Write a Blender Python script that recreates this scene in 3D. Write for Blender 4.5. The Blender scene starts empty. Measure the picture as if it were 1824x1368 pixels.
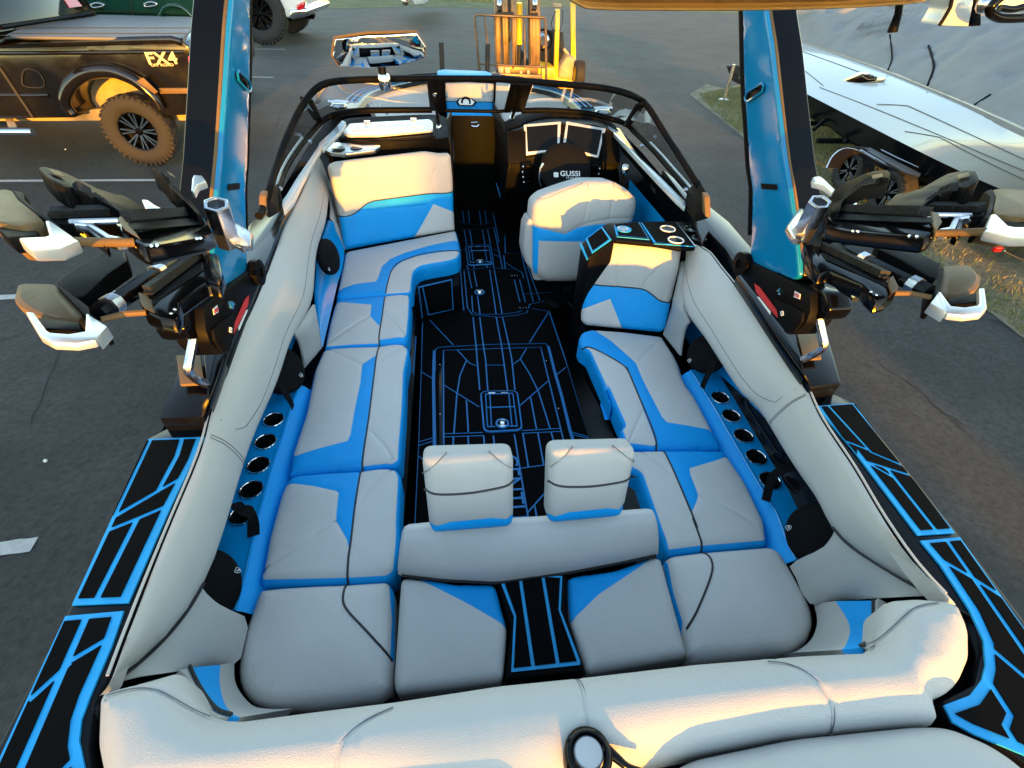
import bpy, bmesh, math, random
import numpy as np
from mathutils import Vector, Matrix, geometry as GEO
random.seed(7)
sc = bpy.context.scene
COL = sc.collection
rad = math.radians

# ---------------------------------------------------------------- camera
cam = bpy.data.cameras.new('camera')
cam.lens = 16.792
cam.sensor_width = 36
cam.clip_start = 0.02
cam.clip_end = 1000
camo = bpy.data.objects.new('camera', cam)
COL.objects.link(camo)
camo.matrix_world = Matrix.Translation((-0.229, 0.0, 2.085)) @ Matrix([[0.99357, 0.04335, -0.10456], [-0.10707, 0.65956, -0.74399], [0.03671, 0.7504, 0.65996]]).to_4x4()
sc.camera = camo

# ---------------------------------------------------------------- sky, sun, exposure
SUN_EL, SUN_AZ = 4.9, 179.0        # low evening sun, almost straight astern (azimuth clockwise from +Y)
world = bpy.data.worlds.new('World')
sc.world = world
world.use_nodes = True
wn = world.node_tree
sky = wn.nodes.new('ShaderNodeTexSky')
sky.sky_type = 'NISHITA'
sky.sun_disc = False
sky.sun_elevation = rad(SUN_EL)
sky.sun_rotation = rad(SUN_AZ)
sky.air_density = 1.0
sky.dust_density = 0.25
sky.ozone_density = 1.0
bg = wn.nodes['Background']
bg.inputs['Strength'].default_value = 0.15
wn.links.new(sky.outputs[0], bg.inputs[0])
sl = bpy.data.lights.new('sun', 'SUN')
sl.energy = 1.9
sl.angle = rad(0.6)
sl.color = (1.0, 0.40, 0.01)
so = bpy.data.objects.new('sun', sl)
COL.objects.link(so)
sd = Vector((math.sin(rad(SUN_AZ)) * math.cos(rad(SUN_EL)), math.cos(rad(SUN_AZ)) * math.cos(rad(SUN_EL)), math.sin(rad(SUN_EL))))
so.rotation_euler = (-sd).to_track_quat('-Z', 'Y').to_euler()
so.location = sd * 30
sc.view_settings.view_transform = 'Standard'
sc.view_settings.look = 'None'
sc.view_settings.exposure = 2.9
sc.view_settings.gamma = 1
sc.view_settings.use_curve_mapping = False

# ---------------------------------------------------------------- materials
M = {}
def mat(name, col, rough=0.5, metal=0.0, spec=0.5, coat=0.0, bump=None, var=None, emit=None, alpha=None, trans=None, aniso=0):
    """bump=(scale, strength, kind), var=(scale, amount)"""
    m = bpy.data.materials.new(name)
    m.use_nodes = True
    nt = m.node_tree
    b = nt.nodes['Principled BSDF']
    b.inputs['Base Color'].default_value = (*col, 1)
    b.inputs['Roughness'].default_value = rough
    b.inputs['Metallic'].default_value = metal
    b.inputs['Specular IOR Level'].default_value = spec
    b.inputs['Coat Weight'].default_value = coat
    b.inputs['Coat Roughness'].default_value = 0.04
    if trans:
        b.inputs['Transmission Weight'].default_value = trans
    tc = nt.nodes.new('ShaderNodeTexCoord')
    if var:
        n = nt.nodes.new('ShaderNodeTexNoise'); n.inputs['Scale'].default_value = var[0]; n.inputs['Detail'].default_value = 6
        r = nt.nodes.new('ShaderNodeMapRange'); r.inputs[1].default_value = 0.3; r.inputs[2].default_value = 0.7
        r.inputs[3].default_value = 1 - var[1]; r.inputs[4].default_value = 1 + var[1]
        mx = nt.nodes.new('ShaderNodeVectorMath'); mx.operation = 'SCALE'; mx.inputs[0].default_value = col
        nt.links.new(tc.outputs['Object'], n.inputs['Vector']); nt.links.new(n.outputs[0], r.inputs[0])
        nt.links.new(r.outputs[0], mx.inputs['Scale']); nt.links.new(mx.outputs[0], b.inputs['Base Color'])
        r2 = nt.nodes.new('ShaderNodeMapRange'); r2.inputs[1].default_value = 0.3; r2.inputs[2].default_value = 0.7
        r2.inputs[3].default_value = max(0, rough - 0.08); r2.inputs[4].default_value = min(1, rough + 0.08)
        nt.links.new(n.outputs[0], r2.inputs[0]); nt.links.new(r2.outputs[0], b.inputs['Roughness'])
    if bump:
        prev = None
        for (sc_, st, kind) in (bump if isinstance(bump, list) else [bump]):
            if kind == 'voro':
                t = nt.nodes.new('ShaderNodeTexVoronoi'); t.inputs['Scale'].default_value = sc_; o = t.outputs['Distance']
            else:
                t = nt.nodes.new('ShaderNodeTexNoise'); t.inputs['Scale'].default_value = sc_; t.inputs['Detail'].default_value = 4; o = t.outputs[0]
            if kind == 'brush':
                mp = nt.nodes.new('ShaderNodeMapping'); mp.inputs['Scale'].default_value = (1, 0.03, 1)
                nt.links.new(tc.outputs['Object'], mp.inputs[0]); nt.links.new(mp.outputs[0], t.inputs['Vector'])
            else:
                nt.links.new(tc.outputs['Object'], t.inputs['Vector'])
            bp = nt.nodes.new('ShaderNodeBump'); bp.inputs['Strength'].default_value = st; bp.inputs['Distance'].default_value = 0.01 if kind != 'wrinkle' else 0.03
            nt.links.new(o, bp.inputs['Height'])
            if prev: nt.links.new(prev, bp.inputs['Normal'])
            prev = bp.outputs[0]
        nt.links.new(prev, b.inputs['Normal'])
    if emit:
        b.inputs['Emission Color'].default_value = (*emit[:3], 1); b.inputs['Emission Strength'].default_value = emit[3]
    M[name] = m
    return m
VB = [(9, 0.12, 'wrinkle'), (420, 0.18, 'voro')]
mat('brightened_vinyl', (0.60, 0.575, 0.545), 0.5, spec=0.3, bump=VB, var=(5, 0.035))  # grey vinyl, lightened as if more light reached the seats
mat('dimmed_vinyl', (0.47, 0.452, 0.425), 0.5, spec=0.3, bump=[(7, 0.03, 'wrinkle'), (420, 0.18, 'voro')], var=(5, 0.03))  # same grey vinyl, darkened to dim the brightly lit upper parts
mat('blue_vinyl', (0.001, 0.335, 0.80), 0.5, spec=0.3, bump=VB, var=(6, 0.05))
mat('piping', (0.012, 0.012, 0.014), 0.45)
mat('thread', (0.13, 0.13, 0.14), 0.6)
mat('light_thread', (0.62, 0.62, 0.60), 0.6)
mat('gel_black', (0.004, 0.0045, 0.006), 0.18, spec=0.22)
mat('gel_silver', (0.50, 0.55, 0.57), 0.18, coat=0.5)
mat('gel_blue', (0.003, 0.19, 0.42), 0.14, coat=0.3)
mat('shelf_blue', (0.001, 0.29, 0.66), 0.20, coat=0.5)
mat('foam_black', (0.0032, 0.0032, 0.0036), 0.8, spec=0.05, bump=(700, 0.25, 'voro'), var=(14, 0.25))
mat('foam_blue', (0.01, 0.36, 0.75), 0.55, var=(20, 0.08))
mat('floor_blue', (0.008, 0.19, 0.50), 0.55, var=(20, 0.08))
mat('door_black', (0.003, 0.0038, 0.004), 0.6, spec=0.05)
mat('matte_black', (0.0032, 0.0032, 0.0036), 0.6, spec=0.07, bump=(300, 0.08, 'noise'), var=(8, 0.2))
mat('rack_black', (0.004, 0.004, 0.0045), 0.5, spec=0.05, var=(10, 0.2))
mat('cup_metal', (0.10, 0.10, 0.105), 0.25, metal=0.9)
mat('satin_black', (0.003, 0.003, 0.0035), 0.5, spec=0.07, var=(10, 0.2))
mat('gloss_black', (0.0022, 0.0022, 0.0028), 0.14, spec=0.18)
mat('rubber', (0.016, 0.015, 0.014), 0.75, bump=(60, 0.3, 'noise'), var=(9, 0.25))
mat('dusty_rubber', (0.055, 0.043, 0.032), 0.85, bump=(60, 0.3, 'noise'), var=(9, 0.25))
mat('chrome', (0.80, 0.80, 0.80), 0.08, metal=1)
mat('aluminium', (0.62, 0.62, 0.63), 0.26, metal=1, bump=(140, 0.08, 'brush'))
mat('white_aluminium', (0.72, 0.72, 0.72), 0.35, metal=0.6)
mat('sunlit_brown', (0.15, 0.095, 0.045), 0.5, spec=0.12, metal=0.0, bump=(120, 0.12, 'brush'), var=(6, 0.15))  # warm brown puts the low sun's glow into racks, feet and trims
mat('screen_glass', (0.004, 0.0045, 0.005), 0.06, spec=0.2)
mat('mirror', (0.92, 0.93, 0.94), 0.01, metal=1)
mat('bright_white', (0.78, 0.78, 0.76), 0.4)
mat('red_label', (0.55, 0.03, 0.03), 0.4)
mat('yellow_paint', (0.85, 0.52, 0.01), 0.35, coat=0.3, var=(5, 0.08))
mat('amber', (0.7, 0.42, 0.02), 0.3)
mat('speaker_cloth', (0.003, 0.003, 0.0035), 0.75, spec=0.15, bump=(500, 0.2, 'voro'))
mat('webbing', (0.004, 0.004, 0.005), 0.85, spec=0.15, bump=(300, 0.3, 'noise'))
mat('tan_canvas', (0.42, 0.27, 0.10), 0.85, bump=[(14, 0.3, 'wrinkle'), (600, 0.2, 'noise')], var=(8, 0.1))

def glass(name, tint, alpha):
    m = bpy.data.materials.new(name); m.use_nodes = True
    nt = m.node_tree; nt.nodes.clear()
    out = nt.nodes.new('ShaderNodeOutputMaterial')
    tr = nt.nodes.new('ShaderNodeBsdfTransparent'); tr.inputs[0].default_value = (*tint, 1)
    gl = nt.nodes.new('ShaderNodeBsdfGlossy'); gl.inputs['Roughness'].default_value = 0.02
    lw = nt.nodes.new('ShaderNodeLayerWeight'); lw.inputs[0].default_value = 0.5
    pw = nt.nodes.new('ShaderNodeMath'); pw.operation = 'POWER'; pw.inputs[1].default_value = 4; nt.links.new(lw.outputs['Facing'], pw.inputs[0])
    fr = nt.nodes.new('ShaderNodeMath'); fr.operation = 'MULTIPLY_ADD'; fr.inputs[1].default_value = 0.6; fr.inputs[2].default_value = 0.045; nt.links.new(pw.outputs[0], fr.inputs[0])
    mx = nt.nodes.new('ShaderNodeMixShader')
    nt.links.new(fr.outputs[0], mx.inputs[0]); nt.links.new(tr.outputs[0], mx.inputs[1]); nt.links.new(gl.outputs[0], mx.inputs[2])
    nt.links.new(mx.outputs[0], out.inputs[0])
    M[name] = m
glass('tinted_glass', (0.60, 0.63, 0.64), 1)
glass('dark_glass', (0.015, 0.017, 0.02), 1)

# ---------------------------------------------------------------- mesh helpers
V = Vector
def root(name, label, cat, loc=(0, 0, 0), group=None):
    o = bpy.data.objects.new(name, None); COL.objects.link(o)
    o.empty_display_size = 0.2
    o.location = loc; o['label'] = label; o['category'] = cat
    if group: o['group'] = group
    return o
def tag(o, label=None, cat=None, group=None, kind=None):
    if label: o['label'] = label
    if cat: o['category'] = cat
    if group: o['group'] = group
    if kind: o['kind'] = kind
    return o
class MB:
    def __init__(s): s.v = []; s.f = []; s.m = []; s.mats = []
    def mi(s, m):
        if m not in s.mats: s.mats.append(m)
        return s.mats.index(m)
    def add(s, vs, fs, m):
        k = len(s.v); i = s.mi(m)
        s.v += [tuple(p) for p in vs]; s.f += [tuple(j + k for j in f) for f in fs]; s.m += [i] * len(fs)
        return s
    def box(s, c, d, m, rot=None):
        hx, hy, hz = d[0] / 2, d[1] / 2, d[2] / 2
        ps = [V((x, y, z)) for x in (-hx, hx) for y in (-hy, hy) for z in (-hz, hz)]
        if rot is not None: ps = [rot @ p for p in ps]
        ps = [p + V(c) for p in ps]
        return s.add(ps, [(0, 1, 3, 2), (4, 6, 7, 5), (0, 4, 5, 1), (2, 3, 7, 6), (0, 2, 6, 4), (1, 5, 7, 3)], m)
    def beam(s, a, b, w, h, m, up=(0, 0, 1)):
        a, b = V(a), V(b); d = (b - a); L = d.length; d.normalize()
        x = d.cross(V(up))
        if x.length < 1e-4: x = d.cross(V((1, 0, 0)))
        x.normalize(); z = x.cross(d)
        return s.box((a + b) / 2, (w, L, h), m, Matrix((x, d, z)).transposed())
    def prism(s, poly, vec, m, side=None):
        poly = [V(p) for p in poly]; n = len(poly); vec = V(vec)
        nrm = V((0, 0, 0))
        for i in range(n): nrm += poly[i].cross(poly[(i + 1) % n])
        if nrm.dot(vec) > 0: poly = poly[::-1]
        top = [p + vec for p in poly]
        s.add(poly + top, [tuple(range(n)), tuple(range(2 * n - 1, n - 1, -1))], m)
        s.add(poly + top, [(i, i + n, (i + 1) % n + n, (i + 1) % n) for i in range(n)], side or m)
        return s
    def tube(s, path, r, m, n=8, closed=False, caps=True):
        P = [V(p) for p in path]; k = len(P); rs = r if hasattr(r, '__len__') else [r] * k
        T = []
        for i in range(k):
            a = P[(i - 1) % k] if closed or i else P[0]; b = P[(i + 1) % k] if closed or i < k - 1 else P[-1]
            t = (b - a); T.append(t.normalized() if t.length > 1e-9 else V((0, 1, 0)))
        u = T[0].orthogonal().normalized(); vs = []
        for i in range(k):
            u = (u - T[i] * u.dot(T[i]))
            u = u.normalized() if u.length > 1e-6 else T[i].orthogonal().normalized()
            w = T[i].cross(u)
            for j in range(n):
                an = 2 * math.pi * j / n
                vs.append(P[i] + (u * math.cos(an) + w * math.sin(an)) * rs[i])
        fs = []
        for i in range(k if closed else k - 1):
            for j in range(n):
                a, b = i * n + j, i * n + (j + 1) % n; c, d = ((i + 1) % k) * n + (j + 1) % n, ((i + 1) % k) * n + j
                fs.append((a, b, c, d))
        if caps and not closed:
            fs.append(tuple(range(n - 1, -1, -1))); fs.append(tuple(range((k - 1) * n, k * n)))
        return s.add(vs, fs, m)
    def lathe(s, prof, c, axis, m, n=24, cap=True):
        c, ax = V(c), V(axis).normalized(); u = ax.orthogonal().normalized(); w = ax.cross(u); k = len(prof)
        vs = [c + (u * math.cos(2 * math.pi * j / n) + w * math.sin(2 * math.pi * j / n)) * r + ax * z for r, z in prof for j in range(n)]
        fs = [(i * n + j, i * n + (j + 1) % n, (i + 1) * n + (j + 1) % n, (i + 1) * n + j) for i in range(k - 1) for j in range(n)]
        if cap:
            if prof[0][0] > 1e-6: fs.append(tuple(range(n - 1, -1, -1)))
            if prof[-1][0] > 1e-6: fs.append(tuple(range((k - 1) * n, k * n)))
        return s.add(vs, fs, m)
    def rows(s, rows, m, close=False):
        n = len(rows[0]); vs = [p for r in rows for p in r]; fs = []
        for i in range(len(rows) - 1):
            for j in range(n if close else n - 1):
                fs.append((i * n + j, i * n + (j + 1) % n, (i + 1) * n + (j + 1) % n, (i + 1) * n + j))
        return s.add(vs, fs, m)
    def sphere(s, c, r, m, n=12):
        k = n // 2
        return s.lathe([(max(1e-4, r * math.sin(math.pi * i / k)) if 0 < i < k else 1e-4, -r * math.cos(math.pi * i / k)) for i in range(k + 1)], c, (0, 0, 1), m, n)
def obj(name, mb, parent=None, bevel=0, seg=2, smooth=40, flip=False, lab=None, solid=0):
    me = bpy.data.meshes.new(name)
    me.from_pydata([tuple(p) for p in mb.v], [], mb.f)
    for mm in mb.mats: me.materials.append(M[mm])
    me.polygons.foreach_set('material_index', mb.m)
    bm = bmesh.new(); bm.from_mesh(me)
    bmesh.ops.remove_doubles(bm, verts=bm.verts, dist=2e-5)
    bmesh.ops.recalc_face_normals(bm, faces=bm.faces)
    if flip: bmesh.ops.reverse_faces(bm, faces=bm.faces)
    if solid:
        bmesh.ops.solidify(bm, geom=bm.faces[:], thickness=solid)
        bmesh.ops.recalc_face_normals(bm, faces=bm.faces)
    if bevel:
        es = [e for e in bm.edges if len(e.link_faces) == 2 and e.calc_face_angle(0) > rad(28)]
        bmesh.ops.bevel(bm, geom=es, offset=bevel, segments=seg, profile=0.5, affect='EDGES', clamp_overlap=True)
    bm.to_mesh(me); bm.free()
    if smooth:
        me.polygons.foreach_set('use_smooth', [True] * len(me.polygons))
        me.set_sharp_from_angle(angle=rad(smooth))
    o = bpy.data.objects.new(name, me); COL.objects.link(o)
    if parent is not None:
        o.parent = parent
        if parent.parent is None and parent.type == 'EMPTY': o.location = -V(parent.location)
    if lab: o['label'] = lab
    return o
def catmull(P, n):
    """resample polyline P to n points through a Catmull-Rom curve, equal arc length"""
    P = [V(p) for p in P]
    if len(P) == 2: return [P[0].lerp(P[1], i / (n - 1)) for i in range(n)]
    Q = [P[0] * 2 - P[1]] + P + [P[-1] * 2 - P[-2]]; out = []
    for i in range(1, len(Q) - 2):
        p0, p1, p2, p3 = Q[i - 1:i + 3]
        for k in range(12):
            t = k / 12
            out.append(0.5 * (2 * p1 + (p2 - p0) * t + (2 * p0 - 5 * p1 + 4 * p2 - p3) * t * t + (3 * p1 - p0 - 3 * p2 + p3) * t ** 3))
    out.append(P[-1])
    return resamp(out, n)
def resamp(P, n):
    P = [V(p) for p in P]; d = [0]
    for i in range(1, len(P)): d.append(d[-1] + (P[i] - P[i - 1]).length)
    out = []; j = 0
    for k in range(n):
        t = d[-1] * k / (n - 1)
        while j < len(P) - 2 and d[j + 1] < t: j += 1
        L = d[j + 1] - d[j]
        out.append(P[j].lerp(P[j + 1], 0 if L < 1e-9 else (t - d[j]) / L))
    return out
def step(P, s, closed=False):
    """points along P at most s apart, keeping corners"""
    P = [V(p) for p in P]; out = []; n = len(P)
    for i in range(n if closed else n - 1):
        a, b = P[i], P[(i + 1) % n]; k = max(1, math.ceil((b - a).length / s))
        out += [a.lerp(b, j / k) for j in range(k)]
    if not closed: out.append(P[-1])
    return out
def rounded(P, r, n=5):
    """round the corners of closed polygon P"""
    P = [V(p) for p in P]; out = []; k = len(P)
    for i in range(k):
        a, b, c = P[i - 1], P[i], P[(i + 1) % k]; u, w = a - b, c - b
        q = min(r, u.length * 0.45, w.length * 0.45)
        if q < 1e-4: out.append(b); continue
        p0, p2 = b + u.normalized() * q, b + w.normalized() * q
        for j in range(n + 1):
            t = j / n; out.append(p0.lerp(b, t).lerp(b.lerp(p2, t), t))
    return out
def seg_dist(p, A, B):
    """min distance of points p (N,2) to segments A->B (K,2)"""
    d = B - A; L = (d ** 2).sum(1) + 1e-12; best = np.full(len(p), 1e9)
    for a, dd, l in zip(A, d, L):
        t = np.clip(((p - a) @ dd) / l, 0, 1); q = a + t[:, None] * dd
        best = np.minimum(best, np.sqrt(((p - q) ** 2).sum(1)))
    return best
def inside(p, poly):
    x, y = p[:, 0], p[:, 1]; r = np.zeros(len(p), bool); n = len(poly)
    for i in range(n):
        x1, y1 = poly[i]; x2, y2 = poly[(i + 1) % n]
        c = ((y1 > y) != (y2 > y))
        r ^= c & (x < (x2 - x1) * (y - y1) / ((y2 - y1) if abs(y2 - y1) > 1e-12 else 1e-12) + x1)
    return r
def frame(P, hint):
    P = [V(p) for p in P]; c = sum(P, V()) / len(P); n = V()
    for i in range(len(P)): n += (P[i] - c).cross(P[(i + 1) % len(P)] - c)
    n.normalize()
    if n.dot(V(hint)) < 0: n = -n
    u = V((1, 0, 0)); u = (u - n * u.dot(n)).normalized(); w = n.cross(u)
    return c, u, w, n
def cdt(pts, edges):
    r = GEO.delaunay_2d_cdt([V(p) for p in pts], edges, [], 0, 1e-5)
    return np.array([(p.x, p.y) for p in r[0]]), [tuple(f) for f in r[2]]
def cushion(name, outline, parent, thick=0.13, r=0.035, crown=0.012, corner=0.03, m='brightened_vinyl', side=None, rim=0.0, panels=(), seams=(), pipes=(), hint=(0, 0, 1), dome=None, grid=0.03, lab=None, seam_m='thread', lift=0.0):
    """upholstered cushion: outline on its top plane, rolled edge of radius r, conforming colour panels, sunk seams, tube piping"""
    c, u, w, n = frame(outline, hint); c = c + n * lift
    to2 = lambda P: np.array([((V(p) - c).dot(u), (V(p) - c).dot(w)) for p in P])
    ol = to2(step(rounded(outline, corner), 0.025, True))
    A, B = ol, np.roll(ol, -1, 0)
    area = 0.5 * np.sum(A[:, 0] * B[:, 1] - B[:, 0] * A[:, 1])
    if area < 0: ol = ol[::-1]; A, B = ol, np.roll(ol, -1, 0)
    pts = [tuple(p) for p in ol]; ne = len(pts); edges = [(i, (i + 1) % ne) for i in range(ne)]
    tang = np.roll(ol, -1, 0) - np.roll(ol, 1, 0); tang /= np.linalg.norm(tang, axis=1)[:, None] + 1e-9
    nin = np.stack([-tang[:, 1], tang[:, 0]], 1)
    cand = []; bands = [r * (1 - math.cos(a)) for a in (0.45, 0.8, 1.15, 1.57)] + ([rim] if rim else [])
    for d in bands:
        q = ol + nin * d; ok = inside(q, ol); q = q[ok]
        q = q[seg_dist(q, A, B) > d * 0.93]; cand += [tuple(p) for p in q]
    g = grid; lo, hi = ol.min(0), ol.max(0)
    gx = np.array([(x, y) for x in np.arange(lo[0], hi[0], g) for y in np.arange(lo[1], hi[1], g)])
    if len(gx):
        gx = gx[inside(gx, ol)]; gx = gx[seg_dist(gx, A, B) > r * 1.05]; cand += [tuple(p) for p in gx]
    cand = np.array(cand)
    lines = []; pan2 = []
    for pp, pm in panels:
        q = to2(pp); pan2.append((q, pm)); qq = to2(step(pp, 0.03, True)); lines.append((qq, True))
    seam2 = []
    for s_ in seams:
        q = to2(step(catmull(s_, max(4, 6 * len(s_))), 0.02)); seam2.append(q); lines.append((q, False))
    for q, _ in lines:
        if len(cand): cand = cand[seg_dist(cand, q[:-1], q[1:]) > 0.006]
    pts += [tuple(p) for p in cand]
    for q, cl in lines:
        k = len(pts); pts += [tuple(p) for p in q]
        edges += [(k + i, k + i + 1) for i in range(len(q) - 1)] + ([(k + len(q) - 1, k)] if cl else [])
    for q in seam2:
        t = np.gradient(q, axis=0); t /= np.linalg.norm(t, axis=1)[:, None] + 1e-9
        for o_ in (0.007, -0.007, 0.016, -0.016):
            e = q + np.stack([-t[:, 1], t[:, 0]], 1) * o_; e = e[inside(e, ol)]; pts += [tuple(p) for p in e]
    for q, cl in lines:
        if not cl: continue
        qc = np.vstack([q, q[:1]]); t = np.gradient(qc, axis=0); t /= np.linalg.norm(t, axis=1)[:, None] + 1e-9
        for o_ in (0.007, -0.007):
            e = qc + np.stack([-t[:, 1], t[:, 0]], 1) * o_; e = e[inside(e, ol)]; e = e[seg_dist(e, qc[:-1], qc[1:]) > .005]; pts += [tuple(p) for p in e]
    P2, F = cdt(pts, edges)
    cen = np.array([P2[list(f)].mean(0) for f in F]); keep = inside(cen, ol)
    F = [f for f, k in zip(F, keep) if k]; cen = cen[keep]
    def height(p):
        d = seg_dist(p, A, B); t = np.clip(1 - d / r, 0, 1)
        z = -r + r * np.sqrt(np.clip(1 - t * t, 0, 1)) + crown * (1 - np.exp(-np.clip(d - 0.3 * r, 0, 9) / 0.09))
        if dome: z += dome(p)
        for q in seam2:
            ds = seg_dist(p, q[:-1], q[1:]); z -= 0.0055 * np.exp(-(ds / 0.0075) ** 2)
        for q, _m in pan2:
            qc = np.vstack([q, q[:1]]); ds = seg_dist(p, qc[:-1], qc[1:]); z -= 0.0022 * np.exp(-(ds / 0.005) ** 2)
        return z
    hz = height(P2)
    P3 = [c + u * p[0] + w * p[1] + n * z for p, z in zip(P2, hz)]
    mb = MB(); side = side or m
    dc = seg_dist(cen, A, B)
    fm = np.array([m] * len(F), object)
    for q, pm in pan2: fm[inside(cen, q)] = pm
    if rim: fm[dc < rim] = side
    for k in set(fm):
        mb.add(P3, [f for f, a in zip(F, fm) if a == k], k)
    top = [c + u * p[0] + w * p[1] - n * r for p in ol]; bot = [p - n * (thick - r) for p in top]
    ins = [c + u * p[0] + w * p[1] - n * thick for p in ol + nin * 0.02]
    mb.rows([top, [a.lerp(b, 0.5) for a, b in zip(top, bot)], bot, ins], side, True)
    o = obj(name, mb, parent, smooth=55, lab=lab)
    def lift(poly, dz, ext=0):
        q = to2(step(poly, 0.012)); q = q[inside(q, ol) | (seg_dist(q, A, B) < 0.01)]
        return [c + u * p[0] + w * p[1] + n * (z + dz) for p, z in zip(q, height(q))]
    for pp in pipes:
        L = lift(catmull(pp, max(8, 8 * len(pp))), 0.001)
        if len(L) > 2:
            # carry the cord over the rolled edge at both ends
            obj('piping', MB().tube(L, 0.0042, 'piping', 6), o)
    if seams:
        sb = MB()
        for s_ in seams:
            for off in (0.005, -0.005):
                L = lift(catmull(s_, max(6, 8 * len(s_))), 0.0)
                if len(L) > 2:
                    tt = [(L[min(i + 1, len(L) - 1)] - L[max(i - 1, 0)]).normalized().cross(n) for i in range(len(L))]
                    sb.tube([p + t * off + n * 0.0008 for p, t in zip(L, tt)], 0.0014, seam_m, 4)
        if sb.v: obj('stitching', sb, o)['kind'] = 'stuff'
    return o
def tile_mat(name, outline, ribbons, parent, base='foam_blue', tile='foam_black', w=0.011, thick=0.006, hint=(0, 0, 1), tname='foam_tile', joined=False):
    """foam deck mat: a coloured base sheet, with every black tile between the routed lines a raised piece of its own"""
    c, u, wv, n = frame(outline, hint)
    to2 = lambda P: np.array([((V(p) - c).dot(u), (V(p) - c).dot(wv)) for p in P])
    ol = to2(step(outline, 0.2, True)); pts = [tuple(p) for p in ol]; edges = [(i, (i + 1) % len(pts)) for i in range(len(pts))]
    polys = []
    for rb in ribbons:
        ww = w
        if isinstance(rb, tuple): rb, ww = rb
        q = to2(step(rb, 0.12)); t = np.gradient(q, axis=0) if len(q) > 1 else q; t /= np.linalg.norm(t, axis=1)[:, None] + 1e-9
        nn = np.stack([-t[:, 1], t[:, 0]], 1) * ww / 2
        e = t * ww * 0.3; q2 = q.copy(); q2[0] -= e[0]; q2[-1] += e[-1]
        pl = np.vstack([q2 + nn, (q2 - nn)[::-1]]); polys.append(pl)
        k = len(pts); pts += [tuple(p) for p in pl]; m_ = len(pl); edges += [(k + i, k + (i + 1) % m_) for i in range(m_)]
    P2, F = cdt(pts, edges); cen = np.array([P2[list(f)].mean(0) for f in F]); ok = inside(cen, ol)
    blue = np.zeros(len(F), bool)
    for pl in polys: blue |= inside(cen, pl)
    T = [f for f, o_, b_ in zip(F, ok, blue) if o_ and not b_]
    par = list(range(len(T))); em = {}
    def find(i):
        while par[i] != i: par[i] = par[par[i]]; i = par[i]
        return i
    for i, f in enumerate(T):
        for a, b in zip(f, f[1:] + f[:1]):
            k = (min(a, b), max(a, b))
            if k in em: par[find(i)] = find(em[k])
            else: em[k] = i
    comp = {}
    for i in range(len(T)): comp.setdefault(find(i), []).append(T[i])
    p3 = lambda p, z: c + u * p[0] + wv * p[1] + n * z
    mb = MB(); o2 = [p3(p, 0) for p in ol]; mb.prism(o2, -n * thick, base)
    bo = obj(name, mb, parent, smooth=0)
    tris = sorted(comp.values(), key=lambda fs: -sum(abs(np.cross(P2[f[1]] - P2[f[0]], P2[f[2]] - P2[f[0]])) for f in fs))
    for fs in tris:
        area = sum(abs(np.cross(P2[f[1]] - P2[f[0]], P2[f[2]] - P2[f[0]])) for f in fs) / 2
        if area < 2e-5: continue
        ids = sorted({i for f in fs for i in f}); mp = {j: i for i, j in enumerate(ids)}; k = len(ids)
        hh = 0.0035
        tv = [p3(P2[j], hh) for j in ids] + [p3(P2[j], 0.0005) for j in ids]
        ff = []; cnt = {}
        for f in fs:
            ff.append(tuple(mp[j] for j in f))
            for a, b in zip(f, f[1:] + f[:1]): cnt[(a, b)] = 1
        for (a, b) in list(cnt):
            if (b, a) not in cnt: ff.append((mp[b], mp[a], mp[a] + k, mp[b] + k))
        t = MB().add(tv, ff, tile)
        obj(tname, t, bo, smooth=0)
    return bo
def text(body, size, loc, xdir, ydir, m, parent, extrude=0.001, sx=1.0, name='lettering', align='CENTER', bold=0.0, shear=0.0):
    cu = bpy.data.curves.new(name, 'FONT'); cu.body = body; cu.size = size; cu.extrude = extrude; cu.align_x = align; cu.align_y = 'CENTER'
    cu.offset = bold; cu.shear = shear; cu.resolution_u = 3
    cu.materials.append(M[m])
    x, y = V(xdir).normalized(), V(ydir); y = (y - x * y.dot(x)).normalized(); z = x.cross(y)
    tmp = bpy.data.objects.new('tmp_text', cu); COL.objects.link(tmp)
    dg = bpy.context.evaluated_depsgraph_get(); me = bpy.data.meshes.new_from_object(tmp.evaluated_get(dg))
    bpy.data.objects.remove(tmp)
    R_ = Matrix((x * sx, y, z)).transposed()
    me.transform(Matrix.Translation(V(loc)) @ R_.to_4x4())
    me.name = name
    o = bpy.data.objects.new(name, me); COL.objects.link(o); o.parent = parent
    if parent.parent is None and parent.type == 'EMPTY': o.location = -V(parent.location)
    return o
def disk(mb, c, n, r, h, m, seg=20):
    return mb.lathe([(r, 0), (r, h)], c, n, m, seg)

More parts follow.
